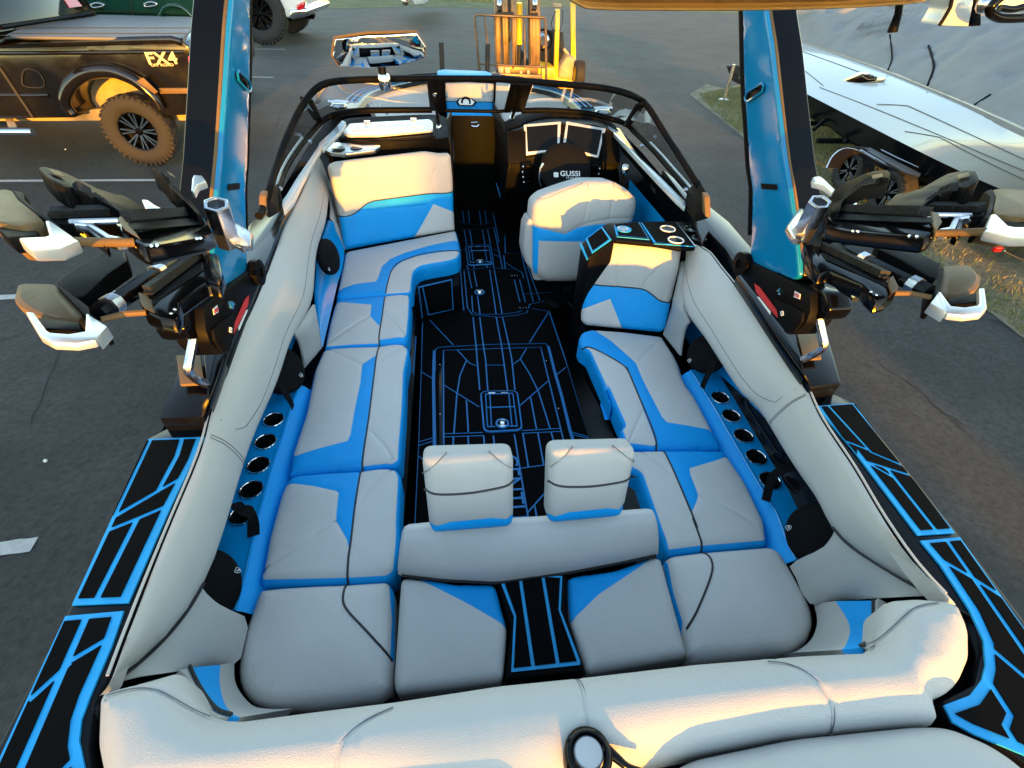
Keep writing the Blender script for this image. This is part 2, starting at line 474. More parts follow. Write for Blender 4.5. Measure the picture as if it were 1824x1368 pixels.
# ---------------------------------------------------------------- setting: asphalt, verge, markings
GZ = -0.75
def ground_mat(name, cols, scales, rough, bumps, stain=None):
    m = bpy.data.materials.new(name); m.use_nodes = True; nt = m.node_tree; b = nt.nodes['Principled BSDF']
    tc = nt.nodes.new('ShaderNodeTexCoord')
    n1 = nt.nodes.new('ShaderNodeTexNoise'); n1.inputs['Scale'].default_value = scales[0]; n1.inputs['Detail'].default_value = 8; n1.inputs['Roughness'].default_value = 0.65
    n2 = nt.nodes.new('ShaderNodeTexNoise'); n2.inputs['Scale'].default_value = scales[1]; n2.inputs['Detail'].default_value = 3
    n3 = nt.nodes.new('ShaderNodeTexVoronoi'); n3.inputs['Scale'].default_value = scales[2]
    for n in (n1, n2, n3): nt.links.new(tc.outputs['Object'], n.inputs['Vector'])
    r1 = nt.nodes.new('ShaderNodeValToRGB'); r1.color_ramp.elements[0].position = 0.36; r1.color_ramp.elements[1].position = 0.66
    r1.color_ramp.elements[0].color = (*cols[0], 1); r1.color_ramp.elements[1].color = (*cols[1], 1)
    nt.links.new(n1.outputs[0], r1.inputs[0])
    r2 = nt.nodes.new('ShaderNodeMapRange'); r2.inputs[1].default_value = 0.25; r2.inputs[2].default_value = 0.75; r2.inputs[3].default_value = 0.62; r2.inputs[4].default_value = 1.45
    nt.links.new(n2.outputs[0], r2.inputs[0])
    mx = nt.nodes.new('ShaderNodeVectorMath'); mx.operation = 'SCALE'
    nt.links.new(r1.outputs[0], mx.inputs[0]); nt.links.new(r2.outputs[0], mx.inputs['Scale'])
    sp = nt.nodes.new('ShaderNodeMapRange'); sp.inputs[1].default_value = 0.0; sp.inputs[2].default_value = 0.35; sp.inputs[3].default_value = 1; sp.inputs[4].default_value = 0
    nt.links.new(n3.outputs['Distance'], sp.inputs[0])
    n4 = nt.nodes.new('ShaderNodeTexNoise'); n4.inputs['Scale'].default_value = scales[3]
    nt.links.new(tc.outputs['Object'], n4.inputs['Vector'])
    th = nt.nodes.new('ShaderNodeMapRange'); th.inputs[1].default_value = 0.60; th.inputs[2].default_value = 0.72; nt.links.new(n4.outputs[0], th.inputs[0])
    ml = nt.nodes.new('ShaderNodeMath'); ml.operation = 'MULTIPLY'; nt.links.new(sp.outputs[0], ml.inputs[0]); nt.links.new(th.outputs[0], ml.inputs[1])
    mix = nt.nodes.new('ShaderNodeMix'); mix.data_type = 'RGBA'; mix.inputs[7].default_value = (*cols[2], 1)
    nt.links.new(ml.outputs[0], mix.inputs[0]); nt.links.new(mx.outputs[0], mix.inputs[6])
    last = mix.outputs[2]
    n5 = nt.nodes.new('ShaderNodeTexNoise'); n5.inputs['Scale'].default_value = scales[2] * 1.5; n5.inputs['Detail'].default_value = 5; n5.inputs['Roughness'].default_value = 0.7
    nt.links.new(tc.outputs['Object'], n5.inputs['Vector'])
    if stain:
        vc = nt.nodes.new('ShaderNodeTexVoronoi'); vc.feature = 'DISTANCE_TO_EDGE'; vc.inputs['Scale'].default_value = stain[0]
        wn_ = nt.nodes.new('ShaderNodeTexNoise'); wn_.inputs['Scale'].default_value = 1.3; wn_.inputs['Detail'].default_value = 5
        ad = nt.nodes.new('ShaderNodeMix'); ad.data_type = 'RGBA'; ad.blend_type = 'LINEAR_LIGHT'; ad.inputs[0].default_value = 0.35
        nt.links.new(tc.outputs['Object'], wn_.inputs['Vector']); nt.links.new(tc.outputs['Object'], ad.inputs[6]); nt.links.new(wn_.outputs[1], ad.inputs[7])
        nt.links.new(ad.outputs[2], vc.inputs['Vector'])
        cr = nt.nodes.new('ShaderNodeMapRange'); cr.inputs[1].default_value = 0.0; cr.inputs[2].default_value = stain[1]; cr.inputs[3].default_value = 0.85; cr.inputs[4].default_value = 0
        nt.links.new(vc.outputs[0], cr.inputs[0])
        ck = nt.nodes.new('ShaderNodeMath'); ck.operation = 'MULTIPLY'; nt.links.new(cr.outputs[0], ck.inputs[0])
        t2 = nt.nodes.new('ShaderNodeMapRange'); t2.inputs[1].default_value = 0.5; t2.inputs[2].default_value = 0.62; nt.links.new(n1.outputs[0], t2.inputs[0]); nt.links.new(t2.outputs[0], ck.inputs[1])
        m2 = nt.nodes.new('ShaderNodeMix'); m2.data_type = 'RGBA'; m2.inputs[7].default_value = (0.012, 0.012, 0.012, 1)
        nt.links.new(ck.outputs[0], m2.inputs[0]); nt.links.new(last, m2.inputs[6]); last = m2.outputs[2]
    nt.links.new(last, b.inputs['Base Color'])
    b.inputs['Roughness'].default_value = rough; b.inputs['Specular IOR Level'].default_value = 0.35
    prev = None
    for n, st, dist in ((n1, bumps[0], 0.03), (n5, bumps[1], 0.022)):
        bp = nt.nodes.new('ShaderNodeBump'); bp.inputs['Strength'].default_value = st; bp.inputs['Distance'].default_value = dist
        nt.links.new(n.outputs[0], bp.inputs['Height'])
        if prev: nt.links.new(prev, bp.inputs['Normal'])
        prev = bp.outputs[0]
    nt.links.new(prev, b.inputs['Normal'])
    M[name] = m
ground_mat('asphalt', ((0.033, 0.033, 0.033), (0.060, 0.059, 0.057), (0.17, 0.16, 0.15)), (0.55, 26, 95, 5), 0.78, (0.35, 0.9), stain=(0.22, 0.012))
ground_mat('verge_soil', ((0.14, 0.12, 0.075), (0.27, 0.23, 0.15), (0.3, 0.26, 0.17)), (1.4, 22, 60, 8), 0.95, (0.6, 0.8))
ground_mat('far_grass', ((0.055, 0.075, 0.02), (0.13, 0.13, 0.05), (0.2, 0.17, 0.08)), (0.5, 6, 14, 4), 0.95, (0.7, 0.9))
mat('line_paint', (0.43, 0.40, 0.37), 0.7, bump=(90, 0.4, 'noise'), var=(16, 0.18))
mat('blade', (0.15, 0.175, 0.04), 0.7, var=(3, 0.35))
mat('straw', (0.30, 0.23, 0.10), 0.8, var=(3, 0.3))

def sheet(name, poly, m, z, kind='structure'):
    mb = MB(); mb.add([(p[0], p[1], z) for p in poly], [tuple(range(len(poly)))], m)
    me_ = obj(name, mb, smooth=0)
    if me_.data.polygons[0].normal.z < 0: me_.data.flip_normals()
    me_['kind'] = kind
    return me_
sheet('asphalt', [(-120, -80), (120, -80), (120, 260), (-120, 260)], 'asphalt', GZ)
VERGE = [(7.1826,16.3722,-.75),(6.8858,14.2551,-.75),(6.6555,12.444,-.75),(6.346,9.9059,-.75),(6.2407,8.1607,-.75),(6.0719,6.6699,-.75),(6.035,5.6412,-.75),(5.9143,4.612,-.75),(5.8927,4.0191,-.75),(5.8104,3.5529,-.75)] + [(5.6, 2.2, GZ), (5.9, -3, GZ), (6.5, -14, GZ), (30, -14, GZ), (34, 22, GZ)] + [(14.6104,22.8483,-.75),(10.1616,18.55,-.75),(8.8069,17.4186,-.75),(8.4995,18.1533,-.75)]
sheet('verge', VERGE, 'verge_soil', GZ + 0.006)
sheet('far_grass_bank', [(-9.215,43.074,-.75),(-6.4456,45.038,-.75),(-3.0128,48.6138,-.75),(1.4487,49.7705,-.75),(3.7479,49.7337,-.75)]+[(10.5639,56.0209,-.75),(15.3378,55.688,-.75)]+[(60, 58, GZ), (80, 240, GZ), (-60, 240, GZ), (-60, 52, GZ)], 'far_grass', GZ + 0.008)
# stall lines painted square to the boat
LINES = [([(-9.2157,8.444,-.75),(-4.8774,8.5343,-.75)], .10), ([(-6.3351,4.8736,-.75),(-3.4713,4.9781,-.75)], .10), ([(-3.6915,1.8167,-.75),(-2.9283,1.884,-.75)], .10), ([(-9.8409,23.0762,-.75),(-6.5241,23.4863,-.75)], .10), ([(-7.8035,17.5626,-.75),(-5.474,17.5925,-.75)], .10), ([(-10.9441,30.2311,-.75),(-7.4906,29.8049,-.75)], .10)]
for (a, b), w_ in LINES:
    a, b = V(a), V(b); d = (b - a).normalized(); n = V((-d.y, d.x, 0)) * w_ / 2
    P = [a - n]; k = 14
    edge1 = [a.lerp(b, i / k) - n * (1 + random.uniform(-.10, .10)) for i in range(k + 1)]
    edge2 = [a.lerp(b, i / k) + n * (1 + random.uniform(-.10, .10)) for i in range(k + 1)]
    sheet('parking_line', edge1 + edge2[::-1], 'line_paint', GZ + 0.004)
# tufts on the verge and the far bank
rng = np.random.default_rng(3)
def blades(name, poly, n, hmin, hmax, width, mats, dens=None, kind='stuff'):
    p2 = np.array([(p[0], p[1]) for p in poly]); lo, hi = p2.min(0), p2.max(0)
    q = rng.uniform(lo, hi, (n * 4, 2)); q = q[inside(q, p2)]
    if dens is not None: q = q[dens(q)]
    q = q[:n]; n = len(q); an = rng.uniform(0, 2 * np.pi, n); h = rng.uniform(hmin, hmax, n); ln = rng.uniform(-.6, .6, (n, 2)) * h[:, None]
    w = width * rng.uniform(.6, 1.4, n)
    v = np.zeros((n, 3, 3)); dx = np.stack([np.cos(an), np.sin(an)], 1) * w[:, None]
    v[:, 0, :2] = q - dx; v[:, 1, :2] = q + dx; v[:, 2, :2] = q + ln; v[:, :, 2] = GZ + 0.005; v[:, 2, 2] += h
    me = bpy.data.meshes.new(name)
    me.from_pydata(v.reshape(-1, 3).tolist(), [], np.arange(3 * n).reshape(-1, 3).tolist())
    for m in mats: me.materials.append(M[m])
    me.polygons.foreach_set('material_index', rng.integers(0, len(mats), n).astype(np.int32))
    o = bpy.data.objects.new(name, me); COL.objects.link(o); o['kind'] = kind
    return o
def patchy(q):
    v = np.sin(q[:, 0] * 1.7 + 1.3 * np.sin(q[:, 1] * .9)) + np.sin(q[:, 1] * 1.3 + q[:, 0] * .6)
    return v + rng.normal(0, .7, len(q)) > -0.9
NEAR = [p for p in VERGE if p[0] < 30 and p[1] > 1] + [(16, 16, 0)]
VG = [(7.5067,16.4034,-.75),(7.07,14.6788,-.75),(6.7609,12.6676,-.75),(6.4303,10.061,-.75),(6.3126,8.2762,-.75),(6.1328,6.7561,-.75),(6.0892,5.7098,-.75),(5.9613,4.665,-.75),(5.936,4.064,-.75),(5.8504,3.5919,-.75)] + [(6.2, 2.4, GZ), (11, 2.4, GZ), (13, 8, GZ)] + [(12.0755,18.5668,-.75),(9.946,18.1202,-.75)]
g = blades('verge_grass', VG, 80000, .02, .09, .006, ['blade', 'blade', 'straw'], patchy)
g['label'] = 'patchy green and straw coloured grass on the verge by the drive'
g2 = blades('bank_grass', [(-16, 56.5, 0), (6, 56.5, 0), (12, 80, 0), (-22, 80, 0)], 9000, .1, .35, .03, ['blade', 'blade', 'straw'])
g2['label'] = 'rough grass along the far edge of the car park'


mat('crack_tar', (0.008, 0.008, 0.008), 0.8)
for a, b in (((-4.001,4.1574,-.75), (-3.6315,2.9469,-.75)), ((-3.6555,10.1235,-.75), (-6.471,28.9018,-.75)), ((3.8981,3.3289,-.75), (3.9476,2.3969,-.75)), ((7.4291,21.439,-.75), (9.5378,38.4656,-.75))):
    a, b = V(a), V(b); L_ = (b - a).length; n_ = max(10, int(L_ / .12)); d = (b - a).normalized(); nn = V((-d.y, d.x, 0)); P1, P2 = [], []; off = 0
    for i in range(n_ + 1):
        off += random.gauss(0, .018) - off * .05; w_ = .0035 * (1 + .6 * random.random()); q = a.lerp(b, i / n_) + nn * off
        P1.append(q + nn * w_); P2.append(q - nn * w_)
    sheet('tarmac_crack', P1 + P2[::-1], 'crack_tar', GZ + .0035)
# ---------------------------------------------------------------- the boat: seats
BOAT = root('wakeboard_boat', 'black and blue open sports boat with grey upholstery filling the foreground', 'boat', (0, 0, GZ))
SZ = 0.36
kw = dict(side='blue_vinyl', rim=0.014)
cushion('seat_cushion', [(-1.0903,3.5884,.36),(-.2217,3.9667,.36),(-.2132,3.9172,.36),(-.1961,3.7177,.36),(-.1886,3.5486,.36),(-.2131,3.4438,.36),(-.3069,3.3944,.36),(-.4196,3.362,.36),(-.5023,3.3263,.36),(-.5402,3.2464,.36),(-.5444,3.1027,.36),(-.542,2.9421,.36),(-.7158,2.9266,.36),(-.889,2.9104,.36),(-1.0479,2.8893,.36),(-1.06,3.1023,.36),(-1.0767,3.4073,.36)], BOAT, .13, r=.035, corner=.05, **kw,
    panels=[([(-.1823,3.7773,.36),(-.3055,3.7138,.36),(-.4544,3.6396,.36),(-.6381,3.5148,.36),(-.7277,3.4244,.36),(-.7794,3.3073,.36),(-.7887,3.1397,.36),(-.8003,3.0887,.36),(-.9455,3.0588,.36),(-1.0422,2.9976,.36),(-1.0614,2.9459,.36),(-1.0547,2.8872,.36),(-.7154,2.9217,.36),(-.7175,2.955,.36),(-.7154,3.1098,.36),(-.701,3.2611,.36),(-.6371,3.3848,.36),(-.5358,3.4673,.36),(-.3646,3.5315,.36),(-.1806,3.5713,.36)], 'blue_vinyl')],
    pipes=[[(-.188,3.5716,.36),(-.3647,3.538,.36),(-.4939,3.4942,.36),(-.6042,3.4201,.36),(-.6692,3.3472,.36),(-.7042,3.2329,.36),(-.7157,3.0833,.36),(-.7202,2.9427,.36)]])
cushion('seat_cushion', [(-1.0445,2.8797,.36),(-.8879,2.902,.36),(-.7194,2.9182,.36),(-.6329,2.9374,.36),(-.5572,2.923,.36),(-.547,2.8683,.36),(-.5415,2.6744,.36),(-.5405,2.4676,.36),(-.551,2.377,.36),(-.6318,2.3657,.36),(-.7053,2.3552,.36),(-.8717,2.3539,.36),(-1.024,2.3393,.36),(-1.0407,2.6051,.36)], BOAT, .13, corner=.02, **kw,
    panels=[([(-1.0445,2.8797,.36),(-.8879,2.902,.36),(-.7206,2.9171,.36),(-.7234,2.8529,.36),(-.712,2.5878,.36),(-.7253,2.5374,.36),(-.7893,2.6442,.36),(-.796,2.7848,.36),(-.9366,2.8167,.36),(-1.0462,2.8426,.36)], 'blue_vinyl'), ([(-.7053,2.3552,.36),(-.706,2.3961,.36),(-.619,2.412,.36),(-.5617,2.4202,.36),(-.5338,2.4672,.36),(-.5179,2.3704,.36)], 'blue_vinyl')],
    pipes=[[(-.7206,2.9171,.36),(-.7151,2.6832,.36),(-.7137,2.5167,.36),(-.7126,2.4192,.36),(-.7075,2.3553,.36)]],
    seams=[[(-.6879,2.6389,.36),(-.6309,2.5731,.36),(-.5749,2.4548,.36)], [(-.8009,2.6448,.36),(-.9056,2.5172,.36),(-.9953,2.3978,.36)]])
cushion('seat_cushion', [(-1.0285,2.3181,.36),(-.9961,2.3412,.36),(-.871,2.3493,.36),(-.7109,2.3463,.36),(-.6158,2.3685,.36),(-.5495,2.3517,.36),(-.5248,2.2928,.36),(-.5377,2.0969,.36),(-.5269,1.7819,.36),(-.5255,1.5488,.36),(-.5228,1.455,.36),(-.5417,1.4327,.36),(-.6903,1.4216,.36),(-.8516,1.4259,.36),(-.9867,1.4158,.36),(-1.0091,1.4135,.36),(-1.025,1.5191,.36),(-1.0193,1.7988,.36),(-1.0422,2.1288,.36)], BOAT, .13, corner=.03, **kw,
    panels=[([(-.7083,2.2412,.36),(-.7785,2.1577,.36),(-.769,1.9935,.36),(-.7708,1.7813,.36),(-.7678,1.6218,.36),(-.7754,1.583,.36),(-.9007,1.5466,.36),(-1.0234,1.5073,.36),(-1.0112,1.4089,.36),(-.8515,1.4252,.36),(-.6917,1.4203,.36),(-.6922,1.6004,.36),(-.7025,2.0235,.36),(-.7044,2.2289,.36)], 'blue_vinyl')],
    pipes=[[(-.7014,2.3485,.36),(-.7079,2.2377,.36),(-.7025,2.0235,.36),(-.6947,1.7238,.36),(-.6936,1.4937,.36),(-.6912,1.4203,.36)]],
    seams=[[(-.9926,2.3204,.36),(-.8917,2.2402,.36),(-.7887,2.1583,.36)], [(-.6816,1.6437,.36),(-.6104,1.5552,.36),(-.5575,1.4598,.36)], [(-.5437,2.344,.36),(-.6477,2.2341,.36),(-.689,2.177,.36)]])
cushion('seat_cushion', [(-1.0075,1.3931,.36),(-.9757,1.4136,.36),(-.8503,1.4188,.36),(-.694,1.417,.36),(-.6095,1.4266,.36),(-.5377,1.4153,.36),(-.5137,1.3662,.36),(-.5085,1.1451,.36),(-.5018,1.0503,.36),(-.503,.9149,.36),(-.534,.8914,.36),(-.6801,.8959,.36),(-.8372,.9056,.36),(-.9918,.9165,.36),(-1.0035,.9362,.36),(-1.0072,1.0277,.36),(-1.0164,1.0944,.36),(-1.0209,1.3211,.36)], BOAT, .13, corner=.03, **kw,
    panels=[([(-1.0108,1.3854,.36),(-.9757,1.4136,.36),(-.8503,1.4188,.36),(-.6951,1.4171,.36),(-.6922,1.2137,.36),(-.6867,1.0661,.36),(-.6835,1.0059,.36),(-.7044,1.0627,.36),(-.7594,1.1517,.36),(-.7702,1.2881,.36),(-.7831,1.2987,.36),(-.8868,1.3347,.36),(-.984,1.3581,.36),(-1.0156,1.3515,.36)], 'blue_vinyl')],
    pipes=[[(-.694,1.417,.36),(-.6922,1.2137,.36),(-.6867,1.0661,.36),(-.6861,.9944,.36),(-.6801,.8959,.36)]],
    seams=[[(-.7623,1.1548,.36),(-.8848,1.0483,.36),(-.9984,.9588,.36)], [(-.5562,1.4076,.36),(-.6257,1.3216,.36),(-.6805,1.2279,.36)]])
cushion('seat_cushion', [(-.994,.8772,.36),(-.9866,.8976,.36),(-.9221,.901,.36),(-.796,.8977,.36),(-.6835,.8919,.36),(-.5338,.8892,.36),(-.5085,.8508,.36),(-.5005,.746,.36),(-.4933,.6276,.36),(-.4923,.5246,.36),(-.5265,.5033,.36),(-.7183,.4961,.36),(-.7808,.5006,.36),(-.8447,.5077,.36),(-.9241,.5362,.36),(-.9687,.5852,.36),(-.991,.6388,.36),(-1.0023,.7511,.36)], BOAT, .13, corner=.03, r=.04, crown=.018, side='brightened_vinyl',
    panels=[([(-.5329,.9022,.36),(-.504,.8996,.36),(-.4805,.6009,.36),(-.5039,.6234,.36),(-.5082,.7467,.36)], 'blue_vinyl')],
    pipes=[[(-.6835,.8919,.36),(-.6809,.8213,.36),(-.6549,.7756,.36),(-.5939,.7134,.36),(-.4979,.6161,.36)]])
# starboard bench
cushion('seat_cushion', [(.5017,2.3316,.36),(.5196,2.3855,.36),(.544,2.4243,.36),(.6055,2.4482,.36),(.8059,2.4126,.36),(1.0448,2.3455,.36),(1.0548,2.14,.36),(1.0283,1.7923,.36),(1.0409,2.0321,.36),(1.0314,1.6739,.36),(1.0253,1.4575,.36),(1.0151,1.4214,.36),(.8627,1.425,.36),(.696,1.436,.36),(.5675,1.4677,.36),(.5475,1.4836,.36),(.5489,1.5755,.36),(.5781,1.5999,.36),(.5668,1.8978,.36),(.5606,1.7489,.36),(.5379,2.2193,.36),(.5029,2.2732,.36)], BOAT, .13, corner=.02, **kw,
    panels=[([(.4835,2.2718,.36),(.5097,2.4127,.36),(.6071,2.455,.36),(.6944,2.2975,.36),(.7824,2.0746,.36),(.7778,1.9213,.36),(.7783,1.8662,.36),(.7856,1.6278,.36),(.7989,1.5917,.36),(1.0204,1.5259,.36),(1.048,1.4722,.36),(1.0222,1.4161,.36),(.696,1.436,.36),(.7072,1.7105,.36),(.718,2.0299,.36),(.7032,2.0568,.36),(.6171,2.1783,.36),(.551,2.2492,.36),(.5045,2.2631,.36)], 'blue_vinyl')],
    pipes=[[(.5045,2.2631,.36),(.551,2.2492,.36),(.6171,2.1783,.36),(.7032,2.0568,.36),(.7152,1.9787,.36),(.718,2.0299,.36),(.7132,1.7715,.36),(.7065,1.5304,.36),(.696,1.436,.36)]],
    seams=[[(.8005,2.0849,.36),(.9642,2.2565,.36)], [(.7004,1.6788,.36),(.5703,1.4874,.36)]])
cushion('seat_cushion', [(.3906,1.4501,.36),(.5587,1.4386,.36),(.7095,1.4303,.36),(.8608,1.4204,.36),(1.0161,1.4056,.36),(1.0279,1.3744,.36),(1.0416,1.2024,.36),(1.0251,1.0054,.36),(.9849,.9073,.36),(.704,.9068,.36),(.6964,.9076,.36),(.5489,.901,.36),(.556,.9595,.36),(.5559,.9939,.36),(.5564,1.011,.36),(.5654,1.2959,.36)], BOAT, .13, corner=.02, **kw,
    panels=[([(.7209,1.4279,.36),(.8608,1.4204,.36),(1.0192,1.4069,.36),(1.0334,1.3663,.36),(.948,1.335,.36),(.7988,1.2968,.36),(.7888,1.2572,.36),(.7797,1.1501,.36),(.7614,1.1195,.36),(.7189,1.0702,.36),(.7197,1.2453,.36)], 'blue_vinyl')],
    pipes=[[(.7209,1.4279,.36),(.7185,1.242,.36),(.711,.9979,.36),(.709,1.0393,.36),(.7049,.9366,.36),(.7021,.9069,.36)]],
    seams=[[(.6067,1.4164,.36),(.6584,1.3537,.36),(.6983,1.2819,.36)], [(.7879,1.1495,.36),(.8873,1.0747,.36),(.9724,.9892,.36)]])
cushion('seat_cushion', [(.5351,.8807,.36),(.5744,.896,.36),(.6934,.9005,.36),(.7015,.9009,.36),(.9889,.8996,.36),(1.0195,.8733,.36),(1.0239,.8034,.36),(1.0219,.6578,.36),(.9955,.5936,.36),(.9414,.5395,.36),(.8638,.5069,.36),(.6659,.5074,.36),(.5109,.5113,.36),(.4843,.5304,.36),(.5016,.6341,.36),(.5132,.7545,.36)], BOAT, .13, corner=.03, r=.04, crown=.018, side='brightened_vinyl',
    panels=[([(.5329,.8809,.36),(.5479,.8912,.36),(.5231,.7503,.36),(.5158,.6419,.36),(.4974,.5968,.36),(.5081,.7765,.36)], 'blue_vinyl')],
    pipes=[[(.7015,.9009,.36),(.7088,.8505,.36),(.6809,.7911,.36),(.5796,.6729,.36),(.5175,.614,.36)]])
# centre stern seat: two cushions with a step pad between, and the low backrest roll
SC = [(0, .517, .398), (.5, .517, .398), (0, .861, .418)]
cs = dict(thick=.12, r=.03, corner=.025, crown=.010)
cushion('stern_cushion', [(-.4776,.8652,.4182),(-.3956,.8541,.4176),(-.2785,.8261,.416),(-.1398,.8121,.4152),(-.1248,.7268,.4102),(-.1119,.6629,.4065),(-.1271,.5721,.4012),(-.1406,.5034,.3972),(-.4693,.4993,.397),(-.4809,.5357,.3991)], BOAT, **cs,
    panels=[([(-.4549,.8763,.4189),(-.3957,.8581,.4178),(-.2785,.8281,.4161),(-.1265,.8178,.4155),(-.1248,.7268,.4102),(-.1059,.658,.4062),(-.261,.7593,.4121)], 'blue_vinyl')], pipes=[])
cushion('stern_cushion', [(.1245,.8091,.415),(.1505,.817,.4154),(.308,.8261,.416),(.4704,.8634,.4181),(.497,.8525,.4175),(.4764,.5159,.3979),(.1312,.499,.397),(.1222,.5489,.3999),(.1048,.6609,.4064)], BOAT, **cs,
    panels=[([(.1204,.8094,.415),(.1513,.821,.4157),(.308,.8261,.416),(.4812,.8702,.4185),(.3902,.8191,.4156),(.2244,.7382,.4109),(.1072,.6589,.4062)], 'blue_vinyl')])
pad = cushion('step_base', [(-.13,.8122,.4172),(-.0093,.8369,.4186),(.1249,.8182,.4175),(.0951,.6971,.4105),(.1204,.5166,.4),(.1133,.5001,.399),(-.1276,.5046,.3993),(-.13,.5246,.4004),(-.0983,.6608,.4084),(-.1185,.7439,.4132)], BOAT, thick=.11, r=.012, corner=.01, crown=0, m='matte_black')
tile_mat('step_mat', [(-.1206,.8081,.4239),(-.0089,.8283,.4251),(.1034,.8105,.4241),(.0764,.694,.4173),(.1117,.5309,.4078),(.108,.5218,.4073),(-.113,.5223,.4073),(-.0863,.6878,.4169),(-.1076,.7586,.421)], [(s_, .012) for s_ in [[(-.1149,.8056,.4238),(-.0095,.8233,.4248),(.0987,.8069,.4239),(.0745,.6941,.4173),(.1073,.5273,.4076)],[(.1073,.5273,.4076),(-.1108,.5267,.4076)],[(-.1108,.5267,.4076),(-.0844,.6877,.4169),(-.1149,.8056,.4238)],[(-.05,.8198,.4246),(-.046,.6709,.4159),(-.042,.5296,.4077)],[(.0327,.8166,.4244),(.0349,.6636,.4155),(.0379,.5299,.4077)]]], BOAT, thick=.004)
# backrest roll in front of the stern seat
roll = []
RT = [V(p) for p in [(-.4422,.9562,.565),(-.296,.9597,.565),(-.0948,.9518,.565),(.111,.9485,.565),(.3226,.9498,.565),(.4516,.9486,.565)]]
RB = [V(p) for p in [(-.4743,.8644,.42),(-.3243,.8322,.42),(-.1353,.8049,.42),(.1232,.8197,.42),(.319,.8396,.42),(.474,.8599,.42)]]
prof = []
for a, b in zip(resamp(RT, 24), resamp(RB, 24)):
    f_ = V((0, 1, 0)); up = V((0, 0, 1))
    prof.append([b + V((0, .01, -.02)), b, b.lerp(a, .35) + V((0, -.012, .012)), b.lerp(a, .75) + V((0, -.008, .02)), a + V((0, -.005, .008)), a + V((0, .02, .004)), a + V((0, .045, -.03)), a + V((0, .05, -.10)), a + V((0, .05, -.3))])
lp = [prof[0]] + prof + [prof[-1]]
def shrink(row, k, s):
    c_ = sum(row, V()) / len(row); return [c_.lerp(p, k) + V((s, 0, 0)) for p in row]
rowsR = [shrink(prof[0], .0, -.022), shrink(prof[0], .7, -.02), shrink(prof[0], .93, -.012)] + prof + [shrink(prof[-1], .93, .012), shrink(prof[-1], .7, .02), shrink(prof[-1], .0, .022)]
o = obj('stern_backrest', MB().rows(rowsR, 'brightened_vinyl'), BOAT, smooth=80)
obj('piping', MB().tube([p + V((0, 0, .004)) for p in resamp(RB, 30)], .005, 'piping', 6), o)
# headrests
def headrest(tl, tr, br, bl, pl, pr):
    tl, tr, br, bl, pl, pr = map(V, (tl, tr, br, bl, pl, pr))
    up = (tl - bl).normalized(); x = (tr - tl).normalized(); n = x.cross(up)
    if n.y > 0: n = -n
    grp = cushion('headrest', [bl, br, tr, tl], BOAT, thick=.085, r=.034, corner=.035, crown=.012, m='dimmed_vinyl', hint=n,
        panels=[([bl - up * .01, br - up * .01, br.lerp(tr, .14), br.lerp(bl, .25).lerp(tr.lerp(tl, .25), .20), br.lerp(bl, .75).lerp(tr.lerp(tl, .75), .19), bl.lerp(tl, .11)], 'blue_vinyl')],
        pipes=[[pl, pl.lerp(pr, .2) - up * .012, pl.lerp(pr, .5) - up * .014, pl.lerp(pr, .8) - up * .008, pr]],
        seams=[[tl.lerp(tr, .27), tl.lerp(tr, .1) - up * .04, pl.lerp(pr, .03) + up * .05], [tl.lerp(tr, .73), tl.lerp(tr, .9) - up * .04, pl.lerp(pr, .97) + up * .05]], lab=None)
    mb = MB()
    for t in (.35, .65):
        b_ = bl.lerp(br, t) - n * .062; mb.tube([b_ + up * .05, b_ - up * .10 - n * .03], .008, 'chrome', 10)
    obj('headrest_post', mb, grp)
headrest(*[(-.3675,1.0,.8963),(-.0696,1.0,.8856),(-.0696,.9,.6084),(-.3592,.9,.6062),(-.3758,.95,.7823),(-.0676,.95,.7909)])
headrest(*[(.0502,1.0,.8917),(.3512,1.0,.8792),(.323,.9,.6198),(.0488,.9,.6136),(.0461,.95,.7817),(.3573,.95,.7797)])

# ---------------------------------------------------------------- the boat: coamings, side pockets, transom, gunwales, hull
def patch(rowA, rowB, m, name, parent=BOAT, bulge=0.0, nu=16, nv=8, hint=(0, 0, 1), thick=0.012, lab=None):
    A, B = resamp(catmull(rowA, 60), nu), resamp(catmull(rowB, 60), nu); rows = []
    c0 = sum(A, V()) / nu; c1 = sum(B, V()) / nu; n = (A[-1] - A[0]).cross(c1 - c0).normalized()
    if n.dot(V(hint)) < 0: n = -n
    for j in range(nv):
        t = j / (nv - 1)
        rows.append([a.lerp(b, t) + n * (bulge * 4 * t * (1 - t) * (4 * s * (1 - s)) ** .5) for a, b, s in zip(A, B, [k / (nu - 1) for k in range(nu)])])
    back = [[p - n * thick for p in r] for r in rows]
    mb = MB(); mb.rows(rows, m)
    per = [rows[0][i] for i in range(nu)] + [r[-1] for r in rows[1:]] + rows[-1][-2::-1] + [r[0] for r in rows[-2:0:-1]]
    mb.rows([per, [p - n * thick for p in per]], m, True)
    return obj(name, mb, parent, smooth=50, lab=lab)
